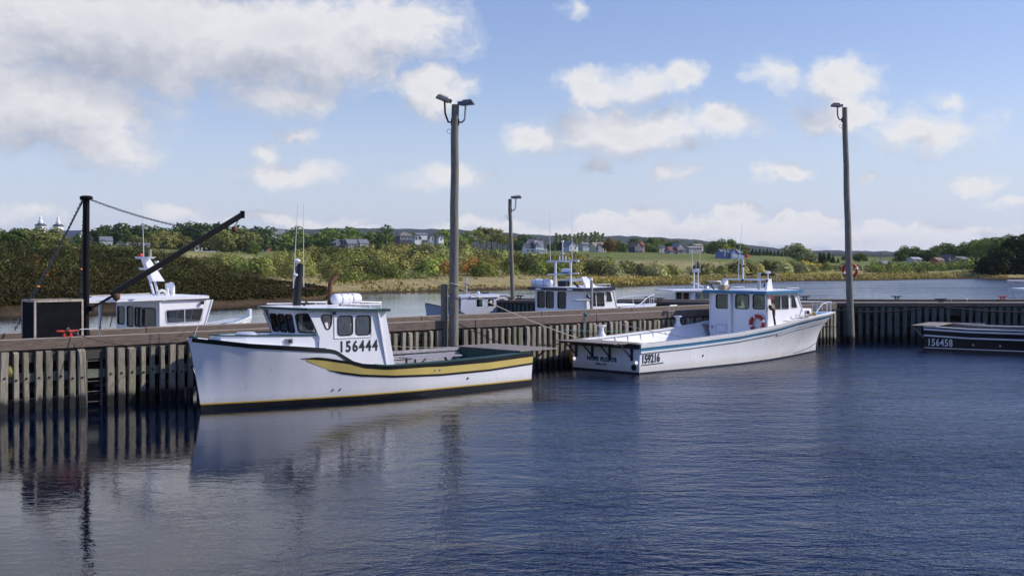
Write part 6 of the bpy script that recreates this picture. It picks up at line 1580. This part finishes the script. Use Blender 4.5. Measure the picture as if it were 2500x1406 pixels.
pipe('mast_prop', [(m0.x + .25, 0, 2.9), (m0.x + .22, 0, 3.35)], .07, M['alu'], roof4)
MB().hexa([base4 + Vector((a, b, 0)) for a, b in ((-.14, -.16), (.30, -.16), (.30, .16), (-.14, .16))], [m1 + Vector((a, b, 0)) for a, b in ((-.10, -.12), (.12, -.12), (.12, .12), (-.10, .12))]).build('mast', M['white'], roof4, bevel=.01)
for f, w in ((.50, .62), (.96, .55)):
    c = base4.lerp(m1, f); MB().hexa([c + Vector((a, b, -.02)) for a, b in ((-.1, -.05 - w * .6), (.14, -.05 - w * .6), (.14, w * .9), (-.1, w * .9))], [c + Vector((a, b, .05)) for a, b in ((-.1, -.05 - w), (.14, -.05 - w), (.14, w), (-.1, w))]).build('spreader', M['white'], roof4)
c = base4.lerp(m1, .50); MB().lathe([(.03, 0), (.03, .16), (.07, .19), (.07, .24)], 12, tuple(c + Vector((.02, -.5, .05)))).build('gps_antenna', M['white'], roof4, smooth=.8)
c = base4.lerp(m1, .96); pipe('lantern', [c + Vector((.02, -.35, .05)), c + Vector((.02, -.35, .3))], .06, paint('weathered_lantern', (.33, .30, .22), .6), roof4); MB().lathe([(.06, 0), (.09, .05), (.06, .12)], 10, tuple(c + Vector((0, .3, .04)))).build('side_lantern', M['red'], roof4)
pipe('whip_antenna', [m1 + Vector((-.02, 0, 0)), m1 + Vector((-.03, 0, .6)), pxl(b4, 346, 474, 0)], [.016, .012, .004], M['alu'], roof4, 6)
mb = MB().torus((m0.x - .15, -.35, 2.95), .16, .055, Matrix.Rotation(R(90), 3, 'X'), 12, 8, -.2, math.pi + .2); mb.build('vent_cowl', M['offwhite'], roof4, smooth=1.2)
MB().tube([(m0.x + .05, -.75, 2.88), (m0.x + .05, -.75, 3.1), (m0.x + .0, -.80, 3.25), (m0.x - .12, -.95, 3.3)], [.07, .08, .10, .12], 14).build('vent_cowl', M['white'], roof4, smooth=1.0)
pipe('boom_pole', [(4.6, -.6, 2.98), (7.0, -.5, 3.03)], .022, M['rope'], roof4, 6); MB().lathe([(.06, 0), (.06, .06)], 12, tuple(pxl(b4, 493, 739, -1.63)), Matrix.Rotation(R(90), 3, 'X')).build('side_lamp', M['black'], b4)
pipe('roof_pole', [(8.75, -.4, 2.9), (9.1, -.4, 2.9)], .035, M['white'], roof4); pipe('rusty_fitting', [pxl(b4, 515, 730, 0), pxl(b4, 514, 754, 0)], .03, M['rust'], roof4)
MB().box(tuple(Vector((11.15, 0, 2.2))), (.10, .14, .36)).build('stem_head', M['white'], b4, bevel=.01); pipe('bow_line', [(9.2, -.9, 1.88), (10.2, -.55, 1.98), (11.0, -.15, 2.12)], .018, M['rope_teal'], b4, 6)

# dark-roofed boat with the square mast frame
o6 = c0 + WD * 20.0
b6, hull6, roof6 = cape_boat('white boat with navy roof edge and square white mast frame behind the wharf', o6, WANG, 11.9, 12.75, [(0, 1.0), (3, 1.02), (6, 1.3), (8.5, 1.62), (10.5, 1.82), (12.75, 2.0)], 1.75,
    dict(xa=6.1, ft=7.98, fb=8.22, zs=2.05, hw=1.6, z1=2.78, aft=[(.18, 1.98, .62, 2.68), (.74, 1.98, 1.2, 2.68), (1.5, 1.98, 1.98, 2.68)], side=[[(6.5, 2.08), (7.40, 2.06), (7.36, 2.68), (6.48, 2.70)], [(7.5, 2.26), (7.92, 2.26), (7.78, 2.70), (7.5, 2.72)]], bars=[((6.85, 2.06), (6.82, 2.7))], sf='white2', roof=(5.8, 8.15), rz=(2.9, 2.92), ov=.16), M['white'], M['navy'], M['glass_dark'], dtrim=.13)
fmR = Fm((5.8 - .036, 1.75, 2.79), (0, -1, 0), (0, 0, 1)); letters('Sallen Sullivan', Fm(fmR.at((.75, .005)), fmR.u, fmR.v), .15, M['letter_dim'], roof6, name='boat_name', align='LEFT')
for py in (1.0, -1.0):
    MB().box((5.76, py, 2.83), (.1, .3, .07)).build('deck_lamp', M['letter_white'], roof6)
fx = 6.6
def at6(px, py, y=0.0): return pxl(b6, px, py, y)
ly, ry = .95, -.28
def fr6(px, py):      # point of the athwart mast frame plane
    a = b6.rotation_euler[2]; d = Vector((math.cos(a), math.sin(a))); n_ = Vector((-math.sin(a), math.cos(a))); r = (px - 1250) / F_PX; bx, by = b6.location.x + fx * d.x, b6.location.y + fx * d.y
    y = (r * by - bx) / (n_.x - r * n_.y); Y = by + y * n_.y; return Vector((fx, y, CAM_H - (py - HORIZON) / F_PX * Y))
for px0 in (1356, 1393): pipe('mast_post', [Vector((fx, fr6(px0, 700).y, 2.9)), fr6(px0, 637)], .055, M['alu'], roof6, 10)
pipe('mast_crossbar', [fr6(1336, 639), fr6(1413, 637)], .045, M['alu'], roof6, 10); pipe('mast_crossbar', [fr6(1338, 670), fr6(1413, 667)], .035, M['alu'], roof6, 10)
o = MB().lathe([(.19, 0), (.23, .03), (.23, .15), (.19, .2), (.05, .215)], 20, tuple(fr6(1382, 667))).build('radar_dome', M['white'], roof6, smooth=.8); MB().lathe([(.232, .0), (.236, .01), (.236, .05), (.232, .06)], 20, tuple(fr6(1382, 667))).build('radar_band', M['blue'], o)
for px0, y0, y1 in ((1344, 638, 517), (1397, 634, 513)): pipe('whip_antenna', [fr6(px0, y0), fr6(px0 - 1, y0 - 30), fr6(px0 - (3 if px0 < 1360 else 0), y1)], [.018, .013, .004], M['alu'], roof6, 6)
pipe('top_mast', [fr6(1373.5, 637), fr6(1373.5, 592)], .025, M['alu'], roof6); MB().lathe([(.05, 0), (.07, .04), (.05, .09)], 12, tuple(fr6(1373.5, 592))).build('mast_light', M['white'], roof6); MB().lathe([(.11, 0), (.11, .03)], 12, tuple(fr6(1373.5, 620))).build('mast_plate', M['alu'], roof6)
for px0 in (1366, 1381): pipe('aerial', [fr6(px0, 637), fr6(px0, 625)], .03, M['white'], roof6)
for q in ((1403, 643), (1402, 664)): MB().lathe([(.05, 0), (.06, .1)], 10, tuple(fr6(*q))).build('mast_lamp', M['rubber'], roof6)
raft('white life raft canister on the navy-edged roof', b6.matrix_basis @ Vector((6.3, 1.35, 2.94)), WANG + R(100), 1.15, .16)
pipe('derrick_boom', [fr6(1366, 686), at6(1446, 681, -1.0)], .06, M['alu'], roof6, 10); pipe('hauler_post', [Vector((6.35, -1.75, 1.2)), Vector((6.35, -1.75, 3.25))], .07, M['steel'], b6, 10)
MB().hexa([Vector((6.5, -1.3, 2.92)), Vector((7.2, -1.3, 2.92)), Vector((7.2, -1.2, 2.92)), Vector((6.5, -1.2, 2.92))], [Vector((6.2, -1.3, 3.4)), Vector((6.5, -1.3, 3.4)), Vector((6.5, -1.2, 3.4)), Vector((6.2, -1.2, 3.4))]).build('gallows_leg', M['white'], roof6)
pipe('hauler_strut', [Vector((6.1, -.9, 3.15)), Vector((6.3, -1.72, 2.4)), Vector((6.35, -1.75, 1.9))], .05, M['rubber'], b6); pipe('hauler_arm', [Vector((6.3, -1.75, 2.38)), Vector((5.6, -1.3, 2.36))], .045, M['offwhite'], b6)
MB().box((6.5, .1, 3.05), (.3, .5, .28)).build('roof_locker', M['rubber'], roof6)
for y in (-1.45,): pipe('roof_rail', [(6.9, y, 2.95), (6.9, y, 3.05), (7.9, y, 3.05), (7.9, y, 2.95)], .014, M['alu'], roof6, 6)
rl = []
for x in np.linspace(9.2, 12.5, 9):
    p = hull6.pt(hull6.u_of(x), 1, -.1, -1); rl.append(Vector((p.x, min(p.y, 0), p.z + .08 + .40 * min(1, (x - 9.2) / 2.2))))
pipe('bow_rail', rl + [Vector((12.65, 0, rl[-1].z))] + [Vector((p.x, -p.y, p.z)) for p in reversed(rl)], .02, M['alu'], b6, 8)
for i in (2, 4, 6, 8):
    for s in (1, -1): p = rl[i]; pipe('rail_stanchion', [(p.x, s * p.y, float(np.interp(p.x, *hull6.sheer_t))), (p.x, s * p.y, p.z)], .014, M['alu'], b6, 6)
MB().box((10.0, 0, 2.02), (1.5, .9, .1)).build('foredeck_hatch', M['white'], b6, bevel=.03); MB().lathe([(.18, -.1), (.20, 0), (.12, .14)], 14, (8.75, -1.15, 1.85)).build('cowl', M['rubber'], b6)

# blue-grey boat with the lifebuoy, beyond the double lamp pole
H5 = R(215); p5 = P3(1216, 725, 70.5)
b5 = thing('workboat', 'small blue grey cabin boat with orange lifebuoy beyond the lamp pole', 'boat', (p5.x, p5.y, -.55), H5); b5.scale = (.74, .9, 1)
hull5 = Hull(6.2, 6.6, [(0, 1.2), (3, 1.35), (4.6, 1.9), (5.6, 2.1), (6.6, 2.3)], [(0, 1.15), (3, 1.2), (4.6, 1.1), (5.6, .75), (6.3, .25), (6.6, .02)], [(0, 1.05), (3, 1.05), (4.8, .6), (6.2, .01)], z0=.1, q=1.8)
hull5.shell(b5, M['greyblue'], M['darkblue']); s5 = lambda x: float(np.interp(x, *hull5.sheer_t)); hull5.strip('blue_topsides', M['darkblue'], b5, .0, 6.4, lambda x: .2, lambda x: s5(x) - .62, off=.008, n=30); hull5.rail('gunwale', M['rubber'], b5, 0, 6.5, w=.06, h=.04, out=.04); hull5.deck_cover('foredeck', M['greyblue'], b5, 3.6, 6.5)
for side in (1, -1):
    fm = Fm((0, side * 1.12, 0), (-side, 0, 0), (0, 0, 1))
    def q(x, z): return (-side * x, z)
    out = [q(.05, 1.0), q(4.35, 1.2), q(4.25, 2.62), q(.15, 2.74)]; ws = [[q(.3 + 1.02 * k, 2.08), q(.86 + 1.02 * k, 2.08), q(.86 + 1.02 * k, 2.50), q(.32 + 1.02 * k, 2.50)] for k in range(3)]
    if side == 1: out = out[::-1]; ws = [w[::-1] for w in ws]
    wall_with_windows(fm, out, [roundpoly(w, .05) for w in ws], M['greyblue'], b5, M['white2'], M['glass_green'], name='cabin_side')
fm = Fm((4.33, -1.1, 1.95), (0, 1, 0), (-.08, 0, .67)); wall_with_windows(fm, [(0, -.8), (2.2, -.8), (2.2, .68), (0, .68)], [rrect(.1, .08, 1.05, .56, .06), rrect(1.15, .08, 2.1, .56, .06)], M['greyblue'], b5, M['rubber'], M['glass_green'], name='windshield'); fm = Fm((.1, 1.1, 1.0), (0, -1, 0), (.03, 0, 1)); panel('aft_bulkhead', fm, [(0, 0), (2.2, 0), (2.2, 1.7), (0, 1.7)], [], M['greyblue'], b5)
rf5 = roof_slab(b5, [(.05, -1.16), (4.35, -1.16), (4.35, 1.16), (.05, 1.16)], lambda x: 2.76 - .025 * x, .06, M['greyblue'], M['greyblue'], .07)
MB().box((2.2, 1.2, 2.66), (2.6, .08, .10)).build('rolled_awning', M['white2'], rf5); pipe('frame_bar', [(4.6, 1.1, 1.3), (4.65, 1.1, 2.6), (4.3, .4, 2.78), (4.3, -.4, 2.78)], .04, M['rubber'], b5)
pipe('mast', [(2.9, 0, 2.7), (2.9, 0, 3.75)], .03, M['alu'], rf5); MB().box((2.9, 0, 3.35), (.3, .5, .06)).build('mast_shelf', M['steel'], rf5); MB().lathe([(.1, 0), (.12, .1), (.06, .18)], 12, (2.0, .2, 2.74)).build('searchlight', M['white'], rf5); MB().box((1.2, 0, 2.8), (.2, .7, .07)).build('light_bar', M['rubber'], rf5); MB().lathe([(.09, 0), (.09, .05)], 14, (1.6, 1.13, 2.35), Matrix.Rotation(R(-90), 3, 'X')).build('speaker', M['white2'], b5)
a = H5 + R(90); lifebuoy('small orange lifebuoy on the side of the blue grey boat', b5.matrix_basis @ Vector((.55, 1.2, 1.72)), face((math.cos(a), math.sin(a), 0)), .185, .048)

# boat beyond the cross wharf
o7 = P3(1560, 760, 78.0); o7.z = -.45
b7, hull7, roof7 = cape_boat('white cabined boat half hidden beyond the cross wharf', o7, R(14), 10.4, 11.2, [(0, 1.0), (5, 1.1), (8, 1.5), (11.2, 2.0)], 1.6,
    dict(xa=3.0, ft=5.9, fb=6.2, zs=2.0, hw=1.45, z1=2.58, aft=[(.3, 1.9, 1.2, 2.45), (1.5, 1.9, 2.4, 2.45)], side=[[(3.3, 2.05), (4.2, 2.05), (4.2, 2.48), (3.3, 2.48)], [(4.4, 2.05), (4.7, 2.05), (4.7, 2.48), (4.4, 2.48)], [(4.95, 2.05), (5.9, 2.05), (5.75, 2.48), (4.95, 2.48)]], roof=(1.7, 6.1), rz=(2.66, 2.68), ov=.08), M['white2'], M['white2'], M['glass'], dtrim=.06)
fx7 = 3.9
for y in (-.3, .4): pipe('mast_post', [(fx7, y, 2.68), (fx7, y, 3.82)], .05, M['alu'], roof7)
for z, w in ((3.84, .65), (3.1, .6)): pipe('mast_crossbar', [(fx7, .05 - w, z), (fx7, .05 + w, z)], .04, M['alu'], roof7)
MB().box((fx7, .05, 3.95), (.16, .6, .1)).build('radar', M['white'], roof7, bevel=.02)
for y, h in ((-.58, 5.6), (.66, 5.7)): pipe('whip_antenna', [(fx7, y, 3.85), (fx7, y, 4.6), (fx7, y + .02, h)], [.018, .013, .004], M['alu'], roof7, 6)
pipe('aerial', [(fx7, .05, 4.0), (fx7, .05, 4.5)], .015, M['alu'], roof7); pipe('mast_stay', [(fx7, .4, 3.1), (fx7 + 1.0, .3, 2.7)], .03, M['alu'], roof7); MB().lathe([(.16, -.08), (.2, 0), (.16, .08)], 12, (fx7 + .6, -.2, 2.8)).build('hauler', M['steel'], roof7)
pipe('davit', [(5.0, -1.3, 2.7), (5.0, -1.3, 3.2), (4.2, -1.2, 3.22)], .05, M['steel'], roof7); pipe('davit_strut', [(4.6, -1.2, 2.72), (4.3, -1.2, 3.1)], .05, M['rubber'], roof7)

# boat at the right edge beyond the cross wharf: only its stern canopy reaches into the picture
o8 = P3(2462, 760, 69.5); o8.z = 0
b8, hull8, roof8 = cape_boat('pale boat with canopy rail beyond the cross wharf at the right edge', o8, R(-4), 9.4, 10.2, [(0, 1.5), (5, 1.5), (8, 1.9), (10.2, 2.3)], 1.6,
    dict(xa=3.2, ft=5.4, fb=5.7, zs=2.0, hw=1.4, z1=2.45, aft=[(.4, 1.7, 1.2, 2.3)], side=[[(3.5, 1.95), (5.1, 1.95), (5.1, 2.35), (3.5, 2.35)]], roof=(.55, 5.8), rz=(2.52, 2.6), ov=.05), M['white2'], M['white2'], M['glass'], dtrim=.12)
pipe('canopy_rail', [(-.45, -1.2, 2.98), (4.5, -1.2, 2.96)], .05, M['alu'], roof8); MB().box((-.25, -1.2, 2.88), (.3, .1, .1)).build('rail_lamp', M['steel'], roof8); pipe('stay', [(-.35, -1.2, 2.95), (.05, -1.3, 1.55)], .008, M['rubber'], roof8, 5)
for x in (.7, 3.0): pipe('canopy_post', [(x, -1.3, 1.5), (x, -1.3, 2.9)], .03, M['alu'], b8)

# lifebuoy hanging on the tall right-hand pole
lifebuoy('red lifebuoy hanging behind the tall right-hand lamp pole', P3(2075, 661, 61.75), face((-.25, -1, 0)), .33, .075, M['red'])

# ------------------------------------------------------------------ mooring lines
def rope(label, a, b, drop, r, mat, name='mooring_rope', extra=()):
    pts = sag(a, b, drop, 20); mb = MB().tube([tuple(p) for p in pts], r, 6)
    for c in extra: mb.torus(*c)
    return tag(mb.build(name, mat, smooth=1.0), label, 'rope', 'mooring ropes')
W1 = b1.matrix_basis; W2_ = b2.matrix_basis
pr = P3(1105, 690, 43.55)
rope('pale rope from the double-lamp pole down to the blue-banded boat stern', P3(1122, 703, 43.35), W2_ @ Vector((.2, 1.6, 1.17)), .10, .017, M['rope'], extra=[(tuple(Vector((p1.x + .02, p1.y, pr.z - .05))), .20, .02, Matrix.Rotation(R(16), 3, 'Y'), 24, 6)])
rope('tan rope from the red cleat to the white bow', wpt(1.05, -.05, TOPZ + .18), W1 @ Vector((11.75, -.05, 1.98)), .30, .013, M['rope_dark'])
rope('thin line from the wharf to the white bow chock', W1 @ Vector((11.8, .0, 2.08)), P3(503, 737, 41.6), .04, .008, M['rope'])
rope('grey rope from the cap timber to the blue-banded boat rail', wpt(21.95, -.16, TOPZ + .05), W2_ @ Vector((3.0, -1.75, 1.2)), .12, .014, M['rope'])
rope('slack teal line running along the wharf piles behind the blue-banded boat', wpt(20.4, -.26, 1.45), wpt(30.5, -.3, 1.15), .10, .012, M['rope_teal'])
rope('pale line crossing the piles behind the cockpit table', wpt(11.0, -.3, 1.35), W1 @ Vector((1.0, -1.5, 1.15)), .05, .011, M['rope'])
rope('dark hose slung along the cross wharf piles', (J.x + .3, 61.75, 1.62), (20.5, 61.75, 1.70), .12, .03, M['rubber'], 'hose'); rope('dark hose slung from the wrapped cleat to the right edge', (21.7, 61.75, 1.80), (28.5, 61.75, 1.72), .22, .03, M['rubber'], 'hose')
rope('brown rope tail hanging down a pile under the red cleat', wpt(1.35, -.27, 1.95), wpt(1.5, -.30, -.1), .0, .009, M['rope_dark'])
mb = MB(); k0 = wpt(21.95, -.12, TOPZ + .03)
for k in range(6): mb.torus(tuple(k0 + Vector((.03 * math.sin(2 * k), .02 * math.cos(3 * k), .05 * math.sin(k)))), .06 + .01 * (k % 2), .018, Matrix.Rotation(1.1 * k, 3, 'X') @ Matrix.Rotation(.7 * k, 3, 'Y'), 12, 6)
mb.tube([tuple(k0), tuple(k0 + Vector((.02, -.12, -.3))), tuple(k0 + Vector((0, -.14, -.7))), tuple(k0 + Vector((.05, -.15, -.95)))], .010, 5)
tag(mb.build('rope_knot', M['rope_teal'], smooth=1.0), 'tangled teal rope knot on the cap timber above the blue-banded stern', 'rope')
mb = MB(); k0 = wpt(1.05, -.01, TOPZ + .2)
for k in range(3): mb.torus(tuple(k0 + Vector((.05 - .05 * k, 0, -.03 * k))), .075, .014, Matrix.Rotation(R(60 + 25 * k), 3, 'Y') @ Matrix.Rotation(WANG, 3, 'Z'), 14, 6)
tag(mb.build('rope_turns', M['rope_dark'], smooth=1.0), 'rope turns wound on the red cleat', 'rope')
# yellow float between the wharf and the blue-banded boat
o = MB().lathe([(.02, -.55), (.22, -.42), (.34, -.1), (.34, .15), (.22, .42), (.04, .52), (.03, .6)], 18).build('fender_float', M['buoy'] if 'buoy' in M else paint('orange_yellow_float', (.45, .20, .02), .5, .1), smooth=1.0); o.location = b2.matrix_basis @ Vector((.7, 2.05, .42)); tag(o, 'orange yellow fender float at the far quarter of the blue-banded boat', 'float')
o = MB().lathe([(.02, -.2), (.12, -.15), (.16, 0), (.12, .15), (.02, .2)], 14).build('net_float', paint('mossy_yellow_float', (.22, .20, .05), .7, .3, 5.0), smooth=1.0); o.location = wpt(-.55, .02, 1.12); tag(o, 'mossy yellow float wedged behind the leftmost piles', 'float')

# ------------------------------------------------------------------ haze in the air
mb = MB(); mb.box((0, 6000, 73.5), (32000, 13400, 153.0))
hz = bpy.data.materials.new('thin_haze'); hz.use_nodes = True
ht = NT(hz.node_tree); ht.n.clear()
ho = ht.new('ShaderNodeOutputMaterial'); hv = ht.new('ShaderNodeVolumePrincipled')
hv.inputs['Color'].default_value = (0.82, 0.88, 1.0, 1); hv.inputs['Density'].default_value = 0.00005; hv.inputs['Anisotropy'].default_value = 0.3
ht.l.new(hv.outputs[0], ho.inputs['Volume'])
tag(mb.build('haze', hz), 'thin pale haze softening the far ridge', kind='stuff')
scene.cycles.volume_bounces = 0
